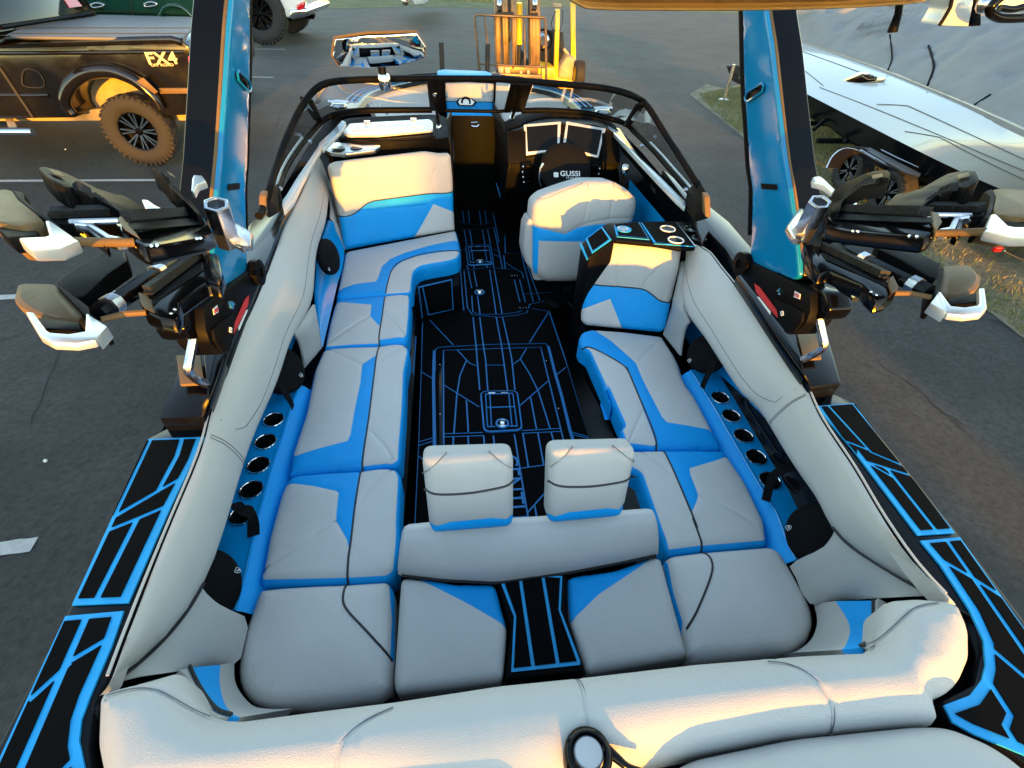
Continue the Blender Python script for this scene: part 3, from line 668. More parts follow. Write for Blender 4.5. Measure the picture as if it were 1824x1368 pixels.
def coaming(outer, inner, s, name='coaming_bolster', n=46):
    O, I = catmull(outer, n), catmull(inner, n); rows = []
    for _ in range(3):
        O = [O[0]] + [O[k - 1].lerp(O[k + 1], .5).lerp(O[k], .5) for k in range(1, n - 1)] + [O[-1]]
        I = [I[0]] + [I[k - 1].lerp(I[k + 1], .5).lerp(I[k], .5) for k in range(1, n - 1)] + [I[-1]]
    for k, (a, b) in enumerate(zip(O, I)):
        d = (b - a); up = V((0, 0, 1)); out = V((s, 0, 0))
        nrm = (V((-s, 0, 0)) * .55 + up * .83)
        rows.append([a + up * -.06 + out * .004, a + up * -.012, a + up * .004 - out * .010, a.lerp(b, .18) + nrm * .022, a.lerp(b, .42) + nrm * .030, a.lerp(b, .68) + nrm * .020, a.lerp(b, .88) + nrm * .004, b + out * .014, b + out * .034 - up * .026, b + out * .075 - up * .032, b + out * .13 - up * .030])
    def cap(r): c = sum(r, V()) / len(r); return [c.lerp(p, .02) for p in r]
    def shr(r, k, d): c = sum(r, V()) / len(r); return [c.lerp(p, k) + d for p in r]
    e0 = (O[0] - O[1]).normalized(); e1 = (O[-1] - O[-2]).normalized()
    rows = [shr(rows[0], .02, e0 * .035), shr(rows[0], .55, e0 * .031), shr(rows[0], .88, e0 * .016)] + rows + [shr(rows[-1], .88, e1 * .012), shr(rows[-1], .55, e1 * .022), shr(rows[-1], .02, e1 * .026)]
    # smooth across the profile
    rows = [catmull(r, 22) for r in rows]
    o = obj(name, MB().rows(rows, 'dimmed_vinyl'), BOAT, smooth=75)
    obj('welt', MB().tube([p + V((s * .004, 0, .003)) for p in O], .0035, 'dimmed_vinyl', 6), o)
    return o, rows
PO = [(-1.2758,3.9833,.9),(-1.2549,3.6489,.9),(-1.2381,3.3915,.9),(-1.2313,3.2246,.9),(-1.2306,3.1001,.9),(-1.2233,2.8993,.9),(-1.2203,2.7677,.9),(-1.2002,2.6445,.9),(-1.1862,2.4637,.9),(-1.1655,2.2446,.9),(-1.1326,1.8314,.9),(-1.131,1.6842,.9),(-1.1094,1.4828,.9),(-1.1038,1.3425,.9),(-1.0942,1.2764,.9),(-1.0741,1.2028,.9),(-1.052,1.1142,.9),(-1.0477,.9802,.9),(-1.0439,.8774,.9),(-1.0318,.695,.9),(-1.0253,.5884,.9),(-1.0181,.5063,.9),(-1.0105,.4443,.9)]
PI = [(-1.3169,4.4002,.78),(-1.2765,4.3143,.74),(-1.202,4.0676,.7),(-1.1246,3.533,.7),(-1.0993,3.3674,.7),(-1.0882,3.0836,.7),(-1.0774,2.8709,.7),(-1.0339,2.6122,.7),(-1.01,2.4546,.7),(-.9787,2.259,.69),(-1.0043,2.155,.69),(-1.0256,2.0653,.69),(-1.0284,1.9986,.69),(-1.0088,1.7889,.7),(-1.0002,1.6048,.7),(-1.0119,1.4343,.7),(-1.0175,1.332,.7),(-1.0103,1.2287,.7),(-1.0013,1.1069,.7),(-.9932,.9969,.7),(-.9915,.8939,.69),(-.9858,.825,.68),(-.9905,.7476,.67),(-1.0025,.6178,.72),(-1.0034,.5242,.78),(-.999,.4839,.81),(-1.0132,.458,.835),(-1.0309,.4507,.845)]
co, prow = coaming(PO, PI, -1)
SO = [(1.1741,2.4555,.9),(1.2048,2.423,.9),(1.1896,2.2732,.9),(1.1817,2.1484,.9),(1.1802,2.0446,.9),(1.1529,1.856,.9),(1.1286,1.6882,.9),(1.1211,1.5644,.9),(1.1133,1.4257,.9),(1.1146,1.3599,.9),(1.1035,1.2573,.9),(1.0748,1.1731,.9),(1.059,1.126,.9),(1.0444,1.0444,.9),(1.0339,.9328,.9),(1.0214,.8275,.9),(.996,.7131,.9),(.9806,.5755,.9),(.9757,.4861,.9),(.9908,.4424,.9)]
SI = [(1.1626,2.5989,.8),(1.1414,2.5219,.7),(1.0623,2.3472,.7),(.9895,2.1123,.7),(.9917,2.0041,.7),(.9995,1.9241,.7),(.9953,1.7759,.7),(.9892,1.6221,.7),(.9837,1.4825,.7),(.9936,1.3851,.7),(1.0165,1.4125,.7),(1.0176,1.3053,.7),(1.0064,1.1932,.7),(.9979,1.1025,.7),(.9977,1.0057,.7),(.9896,.8955,.7),(1.0122,.9094,.7),(.9767,.7756,.69),(.9883,.7382,.67),(1.0167,.6421,.71),(1.0309,.5541,.76),(1.0264,.4967,.8),(1.0266,.4694,.83),(1.0376,.4614,.845)]
co2, srow = coaming(SO, SI, 1)
# seams along the bolsters
CR = []
def seam3(pts, parent, m='light_thread', r=.0016):
    o = obj('stitching', MB().tube(catmull(pts, 40), r, m, 4), parent); o['kind'] = 'stuff'; return o
for cobj, rows_, yt in ((co, prow, 1.20), (co2, srow, 1.20)):
    k0 = min(range(3, len(rows_) - 3), key=lambda k: abs(rows_[k][8].y - yt))
    nv_ = lambda k, j: ((rows_[k + 1][j] - rows_[k - 1][j]).cross(rows_[k][min(j + 1, 21)] - rows_[k][max(j - 1, 0)])).normalized() * .0015
    for dk in (0, .16):
        P_ = [rows_[k0][j].lerp(rows_[k0 + 1][j], dk) for j in range(4, 16)]; seam3([p + V((0, 0, .0015)) for p in P_], cobj, 'thread', .0015)
    seam3([rows_[k][12].lerp(rows_[k][13], .5) + V((0, 0, .0015)) for k in range(6, k0 - 2)] + [rows_[k0 - 1][10], rows_[k0 - 1][8], rows_[k0 - 1][5]], cobj, 'thread', .0013)
EDGE = []
for rows_ in (prow, srow):
    ks = [k for k in range(3, len(rows_) - 3) if rows_[k][14].y < (.80 if rows_ is prow else .80)]
    EDGE.append([rows_[k][14] for k in ks])
for e_, c_, sx_ in ((EDGE[0], co, 1), (EDGE[1], co2, -1)):
    obj('piping', MB().tube(catmull([p + V((sx_ * .004, -.002, .002)) for p in e_], 40), .0052, 'piping', 6), c_)
# inner aprons: the upholstery between the bolster and the seats
patch([(-.9946,2.3055,.67),(-1.0041,2.3126,.58),(-1.0159,2.3234,.48),(-1.0272,2.3226,.37)], [(-1.0412,2.043,.67),(-1.058,2.1092,.58),(-1.0744,2.1547,.48),(-1.0808,2.1551,.41),(-1.0914,2.148,.36)], 'dimmed_vinyl', 'coaming_pillar', bulge=.03, hint=(1, 0, .3))
patch([(-1.294,4.3148,.78),(-1.192,4.0591,.6),(-1.1675,3.9646,.5),(-1.0911,3.6172,.36)], [(-1.3313,4.455,.76),(-1.1681,3.8181,.66),(-1.1167,3.5143,.66),(-1.1008,3.542,.6),(-1.1059,3.5747,.5),(-1.0951,3.622,.35)], 'dimmed_vinyl', 'coaming_pillar', bulge=.0, hint=(1, 0, .3))
patch([p + V((-.012, 0, .004)) for p in EDGE[0]], [(-1.0447,.7697,.46),(-1.0223,.7777,.42),(-.9946,.7883,.36),(-.9851,.7284,.36),(-.9821,.6433,.37),(-1.0068,.5922,.5),(-1.0124,.5403,.63),(-1.0096,.4735,.8)], 'dimmed_vinyl', 'coaming_apron', bulge=.015, nv=10, hint=(1, 0, .5))
patch([(1.1724,2.6397,.78),(1.1569,2.5639,.66),(1.1602,2.5567,.55),(1.0982,2.4427,.44),(1.051,2.3559,.36)], [(1.1928,2.6462,.76),(1.1015,2.3628,.69),(1.0194,2.1579,.67),(1.0248,2.0741,.66),(1.0372,2.1189,.58),(1.0739,2.1654,.45),(1.0774,2.1386,.36)], 'dimmed_vinyl', 'coaming_pillar', bulge=.03, nv=10, hint=(-1, 0, .3))
patch([p + V((.012, 0, .004)) for p in EDGE[1]], [(1.0981,.7904,.46),(1.0553,.7895,.42),(1.0196,.8213,.36),(1.0106,.7478,.36),(.9996,.652,.37),(1.0384,.6016,.5),(1.0367,.5503,.63),(1.0204,.4806,.8)], 'dimmed_vinyl', 'coaming_apron', bulge=.015, nv=10, hint=(-1, 0, .5))
# aft corner backs under the transom bolster, with their blue inserts
for s, A_, Bm, Cc, D_ in (
        (1, [(-.9991,.5314,.66),(-.9533,.4991,.7),(-.8849,.4373,.76),(-.8185,.3821,.82),(-.7727,.3579,.85)], [(-.9993,.5503,.62),(-.9584,.5047,.64),(-.8814,.4378,.72),(-.8085,.3825,.8),(-.7597,.359,.84)], [(-.9734,.5947,.5),(-.9406,.533,.54),(-.8622,.4487,.66),(-.7845,.3852,.78),(-.737,.3562,.84)], [(-.9935,.6478,.37),(-.9727,.5856,.36),(-.9086,.5238,.36),(-.8493,.5073,.36),(-.7778,.4985,.37)]),
        (-1, [(1.0179,.5383,.66),(.9487,.4851,.7),(.8618,.4174,.76),(.7756,.3707,.82),(.7345,.3554,.85)], [(1.0342,.5477,.62),(.9828,.4937,.64),(.8824,.4249,.72),(.7804,.3747,.8),(.7327,.3581,.84)], [(1.0009,.6034,.5),(.9725,.5366,.54),(.8836,.4657,.64),(.74,.3859,.78),(.6767,.3591,.84)], [(1.0154,.6522,.37),(.9972,.5934,.36),(.9414,.5395,.36),(.8638,.5069,.36),(.8101,.5026,.37)])):
    patch(A_, Bm, 'dimmed_vinyl', 'corner_backrest', hint=(s, 1, .6), thick=.02)
    patch(Bm, Cc, 'blue_vinyl', 'corner_insert', hint=(s, 1, .6), thick=.02)
    patch(Cc, D_, 'dimmed_vinyl', 'corner_backrest', hint=(s, 1, .6), thick=.02)
    obj('piping', MB().tube([V(p) + V((s * .004, .004, .004)) for p in catmull(Bm, 24)], .0045, 'piping', 6), BOAT)
# transom bolster and the sun pad aft of it
bol = cushion('transom_bolster', [(-1.0182,.4002,.895),(-1.0168,.4167,.895),(-.9943,.4237,.895),(-.9332,.4335,.895),(-.8777,.4449,.895),(-.8619,.4346,.895),(-.8452,.4171,.895),(-.8198,.3883,.895),(-.7902,.3601,.895),(-.7597,.3461,.895),(-.7124,.3388,.895),(-.5664,.3416,.895),(-.4045,.3433,.895),(-.1745,.352,.895),(.0279,.3504,.895),(.2798,.3518,.895),(.54,.3451,.895),(.6403,.3398,.895),(.7037,.3358,.895),(.7443,.3529,.895),(.7853,.391,.895),(.8148,.4302,.895),(.8419,.4468,.895),(.9147,.4451,.895),(.9969,.4315,.895),(1.0122,.4074,.895),(.9914,.3524,.895),(.9389,.2941,.895),(.8746,.2514,.895),(.8322,.2369,.895),(.7894,.231,.895),(.7677,.1859,.895),(.6671,.1917,.895),(.4125,.1962,.895),(.1877,.1866,.895),(-.0113,.1824,.895),(-.1786,.1821,.895),(-.3925,.1872,.895),(-.6983,.1962,.895),(-.91,.218,.895),(-.9808,.3176,.895)], BOAT, thick=.13, r=.055, crown=.030, corner=.016, m='dimmed_vinyl', lift=.025, seam_m='thread',
    seams=[[(.0002,.3452,.92),(.0007,.3021,.92),(-.0067,.2429,.92)], [(-.4983,.2207,.92),(-.4925,.2636,.92),(-.4534,.2968,.92),(-.3996,.3208,.92)], [(.4423,.3304,.92),(.4841,.3144,.92),(.5131,.2789,.92),(.5276,.2331,.92),(.5189,.1803,.92)], [(-.9964,.4001,.92),(-.9394,.4065,.92),(-.8822,.3919,.92),(-.8122,.3587,.92),(-.7791,.3455,.92)], [(.7155,.3473,.92),(.7701,.3633,.92),(.865,.4042,.92),(.9528,.4165,.92)]])
pad2 = cushion('sun_pad', [(.156,.1654,.895),(.2088,.1799,.895),(.4357,.1929,.895),(.7163,.1868,.895),(.7763,.1788,.895),(.8542,.1337,.895),(.8893,.0662,.895),(.7689,-.0465,.895),(.103,.024,.895)], BOAT, thick=.3, r=.05, crown=.03, corner=.04, m='dimmed_vinyl', lift=.025)
pad3 = cushion('sun_pad', [(-.9336,.1901,.895),(-.4926,.1671,.895),(-.1812,.1549,.895),(-.1331,.1143,.895),(-.146,.0236,.895),(-.8887,.1029,.895)], BOAT, thick=.3, r=.05, crown=.03, corner=.04, m='dimmed_vinyl', lift=.025)
# tow light on the bolster: black bezel with a white cap
tl = V((-.0156,.2003,.93))
tw = obj('tow_light_bezel', MB().lathe([(.047, -.03), (.047, .008), (.042, .017), (.034, .019), (.031, .008), (.031, -.02)], tl, (0, .12, 1), 'gloss_black', 28, cap=False), BOAT, smooth=50)
obj('cap', MB().lathe([(.029, -.01), (.029, .011), (.026, .014), (0.0001, .015)], tl, (0, .12, 1), 'white_aluminium', 28), tw, smooth=40)
obj('bezel_horn', MB().tube(catmull([tl + V((.030, .012, .004)), tl + V((.055, -.010, .0)), tl + V((.075, -.025, -.006)), tl + V((.105, -.032, -.016))], 14), [.012 - .0006 * i for i in range(14)], 'gloss_black', 10), tw, smooth=80)

# side pockets: blue wall, shelf with holes, cup holders, speakers, straps
def holed(outline, circles, m, name, thick=.02, nseg=28, mside=None):
    c, u, w, n = frame(outline, (0, 0, 1)); to2 = lambda P: [((V(p) - c).dot(u), (V(p) - c).dot(w)) for p in P]
    ol = to2(outline); pts = list(ol); E_ = [(i, (i + 1) % len(ol)) for i in range(len(ol))]; hs = []
    for (cc, r) in circles:
        q = to2([cc])[0]; k = len(pts); hs.append((q, r)); pts += [(q[0] + r * math.cos(2 * math.pi * i / nseg), q[1] + r * math.sin(2 * math.pi * i / nseg)) for i in range(nseg)]
        E_ += [(k + i, k + (i + 1) % nseg) for i in range(nseg)]
    P2, F = cdt(pts, E_); cen = np.array([P2[list(f)].mean(0) for f in F]); ok = inside(cen, np.array(ol))
    for q, r in hs: ok &= ((cen - np.array(q)) ** 2).sum(1) > r * r * .99
    mb = MB(); mb.add([c + u * p[0] + w * p[1] for p in P2], [f for f, k in zip(F, ok) if k], m)
    mb.rows([outline, [V(p) - n * thick for p in outline]], mside or m, True)
    return obj(name, mb, BOAT, smooth=30)
def cup(c, parent, r=.046):
    o = obj('cup_holder', MB().lathe([(r, 0), (r * .97, -.03), (r * .85, -.085), (r * .5, -.088), (r * .45, -.080), (0.0001, -.080)], c, (0, 0, 1), 'cup_metal', 24, cap=False), parent, smooth=50, flip=True)
    ring = [V(c) + V((math.cos(a) * r, math.sin(a) * r, .002)) for a in [2 * math.pi * i / 28 for i in range(28)]]
    obj('rim', MB().tube(ring, .0032, 'chrome', 6, closed=True), o)
    return o
def speaker(c, n, r, parent=BOAT, badge=None):
    n = V(n).normalized(); o = obj('speaker', MB().lathe([(r, -.02), (r, .004), (r * .96, .012), (r * .80, .018), (0.0001, .022)], c, n, 'speaker_cloth', 36), parent, smooth=60)
    if badge is not None:
        b = V(badge); b = b - n * ((b - V(c)).dot(n) - .021)
        ux = V((0, 1, 0)); ux = (ux - n * ux.dot(n)).normalized(); uy = n.cross(ux)
        sh = [(-.5, .6), (.5, .6), (.5, .05), (.28, -.38), (0, -.62), (-.28, -.38), (-.5, .05)]
        P = [b + ux * x * .017 + uy * y * .017 for x, y in sh]
        mb = MB().tube(P, .0014, 'bright_white', 5, closed=True); mb.tube([b + ux * -.003 + uy * .004, b + ux * .004 + uy * -.004], .0024, 'bright_white', 5)
        obj('badge', mb, o)
    return o
for s, lip, cups, wall in ((-1, [(-1.0854,2.0069,.37),(-1.0896,1.82,.37),(-1.0839,1.636,.37),(-1.083,1.4374,.37),(-1.0757,1.2932,.37),(-1.0707,1.1686,.37),(-1.0516,.9864,.37),(-1.0464,.9103,.37),(-1.0428,.8164,.37)], [(-1.1497,1.7446,.372),(-1.1493,1.6018,.372),(-1.1423,1.4625,.372),(-1.1341,1.3278,.372),(-1.1345,1.204,.372)], -1.235),
                           (1, [(1.0829,1.9872,.37),(1.0853,1.8244,.37),(1.0874,1.669,.37),(1.0841,1.5018,.37),(1.0811,1.3128,.37),(1.0784,1.1449,.37),(1.0803,1.036,.37),(1.0529,.8956,.37),(1.0441,.8206,.37)], [(1.1525,1.7461,.372),(1.1481,1.608,.372),(1.1466,1.4687,.372),(1.1429,1.3326,.372),(1.1385,1.1959,.372)], 1.235)):
    a0 = V((wall, lip[0][1], .37)); a1 = V((wall, lip[-1][1], .37))
    outl = [V(p) for p in lip] + [a1, a0]
    sh = holed([V(p) for p in lip] + [a1.lerp(a0, t) for t in (0, .25, .5, .75, 1)], [(c_, .046) for c_ in cups], 'shelf_blue', 'side_shelf', .01)
    for c_ in cups: cup(c_, sh)
    obj('shelf_edge', MB().tube(catmull(lip, 40), .005, 'shelf_blue', 6), sh)
    # sloped blue trim from the shelf lip down behind the seats, and the wall up behind the bolster
    L_ = catmull(lip, 30); low = [p + V((-s * .075, 0, -.10)) for p in L_]
    obj('shelf_trim', MB().rows([[p + V((0, 0, -.004)) for p in L_], [p + V((-s * .022, 0, -.018)) for p in L_], [p + V((-s * .05, 0, -.05)) for p in L_], low], 'blue_vinyl'), sh, smooth=70)
    yy = [.66, .9, 1.2, 1.5, 1.8, 2.1, 2.4, 2.8, 3.2, 3.6, 3.9]
    wl = MB().rows([[V((wall, y, .30)) for y in yy], [V((wall, y, .42)) for y in yy], [V((wall - s * .01, y, .60)) for y in yy], [V((wall - s * .03, y, .80)) for y in yy]], 'shelf_blue')
    obj('pocket_wall', wl, BOAT, smooth=60)
speaker((-1.13, 1.97, .50), (.72, -.30, .50), .125, badge=(-1.09,2.0065,.4175))
speaker((-1.12, .86, .47), (.72, -.12, .55), .125, badge=(-1.05,.9319,.4277))
speaker((1.13, 1.97, .50), (-.72, -.34, .50), .110, badge=(1.09,2.0036,.4182))
speaker((1.12, .86, .47), (-.72, -.16, .55), .122, badge=(1.05,.9267,.4299))
speaker((-1.085,3.1055,.5524), (.95, -.22, .22), .120, badge=(-1.06,3.005,.5122))
# blue recess behind the lounge speaker: sloped floor panel
patch([(-1.1212,3.4646,.66),(-1.1352,3.2469,.62),(-1.1402,3.0786,.58),(-1.124,2.9138,.54),(-1.1096,2.74,.5),(-1.0833,2.5887,.46),(-1.0335,2.3452,.36)], [(-1.1121,3.5505,.6),(-1.1049,3.5866,.48),(-1.0898,3.5852,.36),(-1.0669,3.2656,.35),(-1.0698,3.1599,.35),(-1.0583,2.8968,.35),(-1.0328,2.3585,.35)], 'shelf_blue', 'pocket_panel', hint=(1, 0, .3), bulge=-.05, nu=20)
def strap(pts, w, parent=BOAT, face=(0, 0, 1)):
    P = catmull(pts, 18); mb = MB(); f = V(face); r1 = []; r2 = []
    for i in range(len(P)):
        t = (P[min(i + 1, len(P) - 1)] - P[max(0, i - 1)]).normalized(); x = t.cross(f).normalized() * w / 2
        r1.append(P[i] - x); r2.append(P[i] + x)
    mb.rows([r1, r2], 'webbing')
    return obj('grab_strap', mb, parent, smooth=60, solid=.004)
strap([(-1.0866,1.8023,.55),(-1.0653,1.7731,.52),(-1.0564,1.7764,.46),(-1.0647,1.7962,.4)], .030, face=(.8, -.3, .5))
strap([(-1.0998,1.1575,.52),(-1.056,1.1172,.53),(-1.0416,1.1254,.5),(-1.0529,1.1287,.43),(-1.0573,1.0982,.38)], .045, face=(.6, -.2, .7))
strap([(1.0735,1.8043,.58),(1.0599,1.7814,.55),(1.0612,1.7945,.48),(1.0573,1.7898,.41)], .030, face=(-.8, -.3, .5))
strap([(1.131,1.1325,.56),(1.0866,1.1261,.54),(1.0673,1.1298,.5),(1.0599,1.1135,.45),(1.0506,1.0812,.39)], .035, face=(-.6, -.3, .7))
# dark hand rail recess on the starboard pocket wall
obj('pocket_rail', MB().tube(catmull([(1.17,1.5904,.5175),(1.17,1.5643,.4918),(1.17,1.4634,.4822),(1.17,1.3458,.4807),(1.17,1.2669,.4776),(1.17,1.2345,.5031)], 30), .012, 'gloss_black', 8), BOAT, smooth=80)
# thin light line where pocket panels meet
# gunwales
def slab(name, pts, z0, m, th=.05, bev=.006, parent=BOAT):
    return obj(name, MB().prism([(p[0], p[1], z0) for p in pts], (0, 0, -th), m), parent, bevel=bev, smooth=40)
PG = [(-1.085,1.2027,.86),(-1.072,1.0131,.86),(-1.069,.9011,.86),(-1.0575,.7152,.86),(-1.0435,.5208,.86),(-1.038,.4471,.86),(-1.0446,.4101,.86),(-1.0118,.3279,.86),(-.9702,.2615,.86),(-.8749,.1293,.86),(-1.1712,-.0317,.86),(-1.1859,.2508,.86),(-1.191,.3505,.86),(-1.2071,.6375,.86),(-1.2722,1.186,.86),(-1.2252,1.2337,.86)]
slab('gunwale', PG, .862, 'gel_black')
SG = [(1.0958,1.1645,.86),(1.0765,.9643,.86),(1.0374,.7372,.86),(1.0163,.5025,.86),(1.0237,.4326,.86),(1.0616,.3928,.86),(1.0111,.3166,.86),(.9303,.2511,.86),(.8265,.2271,.86),(.8202,.1848,.86),(.902,.1262,.86),(.9519,.0475,.86),(.9894,-.2735,.86),(1.1414,-.1788,.86),(1.1876,.3727,.86),(1.2214,.6366,.86),(1.2734,1.1863,.86),(1.2176,1.2449,.86)]
slab('gunwale', SG, .862, 'gel_black')
w1 = .014
tile_mat('deck_pad', [(-1.2602,1.1761,.87),(-1.0853,1.1731,.87),(-1.0817,.9055,.87),(-1.0685,.6214,.87),(-1.1993,.6277,.87)], [(p, w_) for p, w_ in zip([[(-1.2487,1.1654,.87),(-1.1963,.632,.87)],[(-1.0933,1.1612,.87),(-1.0848,1.0755,.87),(-1.0882,.9061,.87),(-1.0779,.6281,.87)],[(-1.1996,.6323,.87),(-1.0718,.6264,.87)],[(-1.2591,1.1735,.87),(-1.0835,1.1679,.87)],[(-1.1523,1.1656,.87),(-1.1391,1.094,.87),(-1.1393,.9577,.87),(-1.2214,.8766,.87)],[(-1.1393,.9577,.87),(-1.0913,1.0019,.87)],[(-1.2133,.8343,.87),(-1.155,.865,.87),(-1.0863,.9059,.87)],[(-1.155,.865,.87),(-1.1468,.632,.87)]], (.012, .030, .020, .012, .016, .014, .014, .016))], BOAT, thick=.006)
tile_mat('deck_pad', [(-1.1995,.6009,.87),(-1.0698,.6012,.87),(-1.0584,.5225,.87),(-1.0528,.4185,.87),(-1.0476,.3756,.87),(-1.0325,.338,.87),(-.9905,.2814,.87),(-.9475,.2387,.87),(-1.1543,.2273,.87),(-1.1847,.2732,.87),(-1.1691,.3251,.87)], [(p, w_) for p, w_ in zip([[(-1.201,.5961,.87),(-1.1686,.3243,.87),(-1.1638,.278,.87)],[(-1.0747,.5983,.87),(-1.0636,.523,.87),(-1.0586,.4234,.87),(-1.0513,.38,.87),(-1.0339,.3382,.87),(-.9931,.2817,.87)],[(-1.1998,.5976,.87),(-1.0682,.5977,.87)],[(-1.1484,.5967,.87),(-1.1357,.4739,.87),(-1.1173,.3015,.87),(-1.1141,.2626,.87)],[(-1.0682,.5408,.87),(-1.1322,.494,.87)],[(-1.1307,.4876,.87),(-1.1706,.4247,.87)],[(-1.0214,.3102,.87),(-1.033,.2922,.87)]], (.014, .034, .020, .018, .014, .014, .014))], BOAT, thick=.006)
tile_mat('deck_pad', [(1.1008,1.1681,.87),(1.259,1.1736,.87),(1.2296,.944,.87),(1.2026,.6214,.87),(1.0826,.6239,.87),(1.1042,.9535,.87)], [(p, w_) for p, w_ in zip([[(1.2518,1.171,.87),(1.2238,.8098,.87),(1.2002,.6239,.87)],[(1.1069,1.1656,.87),(1.0699,.8319,.87),(1.1084,.9532,.87),(1.0887,.6295,.87)],[(1.2043,.6259,.87),(1.0861,.6282,.87)],[(1.0996,1.1661,.87),(1.257,1.1706,.87)],[(1.1493,1.1647,.87),(1.1577,.9342,.87),(1.2378,.8612,.87)],[(1.1053,.9853,.87),(1.1552,.9454,.87)],[(1.1033,.9021,.87),(1.2275,.827,.87),(1.2245,.8372,.87)],[(1.1573,.8636,.87),(1.167,.8144,.87),(1.1114,.8962,.87)],[(1.1639,.8574,.87),(1.1482,.6322,.87)]], (.010, .026, .018, .010, .012, .012, .012, .012, .014))], BOAT, thick=.006)
tile_mat('deck_pad', [(1.0766,.6055,.87),(1.2055,.6058,.87),(1.1593,.3533,.87),(1.1483,.2827,.87),(.9408,.0891,.87),(.9185,.1187,.87),(.8408,.1625,.87),(.8116,.1867,.87),(.8177,.2187,.87),(.8953,.2309,.87),(.9502,.2575,.87),(.9859,.2854,.87),(1.0293,.3365,.87),(1.0564,.4083,.87),(1.0773,.5319,.87)], [(p, w_) for p, w_ in zip([[(1.2021,.6045,.87),(1.1582,.3523,.87),(1.1457,.2804,.87)],[(1.0793,.6015,.87),(1.0823,.5336,.87),(1.0614,.4078,.87),(1.0328,.3362,.87),(.9887,.2851,.87),(.9522,.2563,.87),(.8952,.2276,.87),(.8206,.2167,.87),(.8167,.1892,.87),(.8433,.1652,.87),(.9215,.1216,.87),(.9482,.0961,.87)],[(1.0748,.6034,.87),(1.2042,.6044,.87)],[(1.1556,.601,.87),(1.1363,.4814,.87),(1.1059,.3014,.87),(1.0976,.2472,.87)],[(1.0885,.5449,.87),(1.1354,.4881,.87),(1.1739,.4306,.87)],[(1.0246,.3288,.87),(1.0555,.2522,.87),(1.0698,.221,.87)],[(.962,.2602,.87),(.9518,.1868,.87),(.9208,.1672,.87),(.9152,.1332,.87)]], (.010, .034, .018, .014, .014, .014, .016))], BOAT, thick=.006)
# raised gunwale section that carries the tower and windscreen feet
slab('gunwale_riser', [(-1.2124,1.2092,.93),(-1.0789,1.2075,.93),(-1.0866,1.2807,.93),(-1.0944,1.4619,.93),(-1.1129,1.657,.93),(-1.1575,2.2164,.93),(-1.2079,2.7466,.93),(-1.2068,2.7354,.93),(-1.2146,2.9638,.93),(-1.2205,3.1588,.93),(-1.2324,3.4275,.93),(-1.246,3.7341,.93),(-1.2642,3.9941,.93),(-1.2722,3.7273,.93),(-1.279,2.9091,.93),(-1.3717,2.8125,.93),(-1.3742,2.6748,.93),(-1.2881,2.2214,.93),(-1.2647,1.7848,.93),(-1.2661,1.5566,.93)], .93, 'gel_black', .12, .012)
slab('gunwale_riser', [(1.2153,1.2256,.93),(1.0779,1.2089,.93),(1.0998,1.3418,.93),(1.1453,1.5504,.93),(1.1844,1.8229,.93),(1.2471,2.1872,.93),(1.2764,2.3873,.93),(1.2746,2.5978,.93),(1.1727,2.4395,.93),(1.2192,2.6405,.93),(1.3292,3.0606,.93),(1.4011,3.759,.93),(1.4735,2.734,.93),(1.4449,2.4551,.93),(1.3939,1.8386,.93),(1.3341,1.4785,.93)], .93, 'gel_black', .12, .012)
# hull shell: outside of the boat from gunwale to keel
st = []
for y, xg, zg in ((-.6, .98, .80), (.1, 1.10, .81), (.7, 1.20, .82), (1.2, 1.27, .82), (2.0, 1.31, .84), (3.0, 1.36, .88), (4.2, 1.37, .93), (5.2, 1.33, .97), (6.0, 1.20, 1.0), (6.6, .98, 1.02), (7.0, .66, 1.03), (7.2, .0, 1.03)):
    k = xg / 1.37; st.append([V((xg, y, zg)), V((xg * .985, y - .02, zg - .18)), V((xg * .94, y - .06, .35 + (.25 if y > 5 else 0))), V((xg * .86, y - .12, .0 + (.35 if y > 5 else 0))), V((xg * .45, y - .2, -.28 + (.4 if y > 5.5 else 0))), V((0, y - .25, -.38 + (.5 if y > 5.5 else 0)))])
rowsH = [r[::-1][:-1] and [V((-p.x, p.y, p.z)) for p in r] + r[::-1][1:] for r in st]
obj('hull', MB().rows(rowsH, 'gel_black'), BOAT, smooth=60)
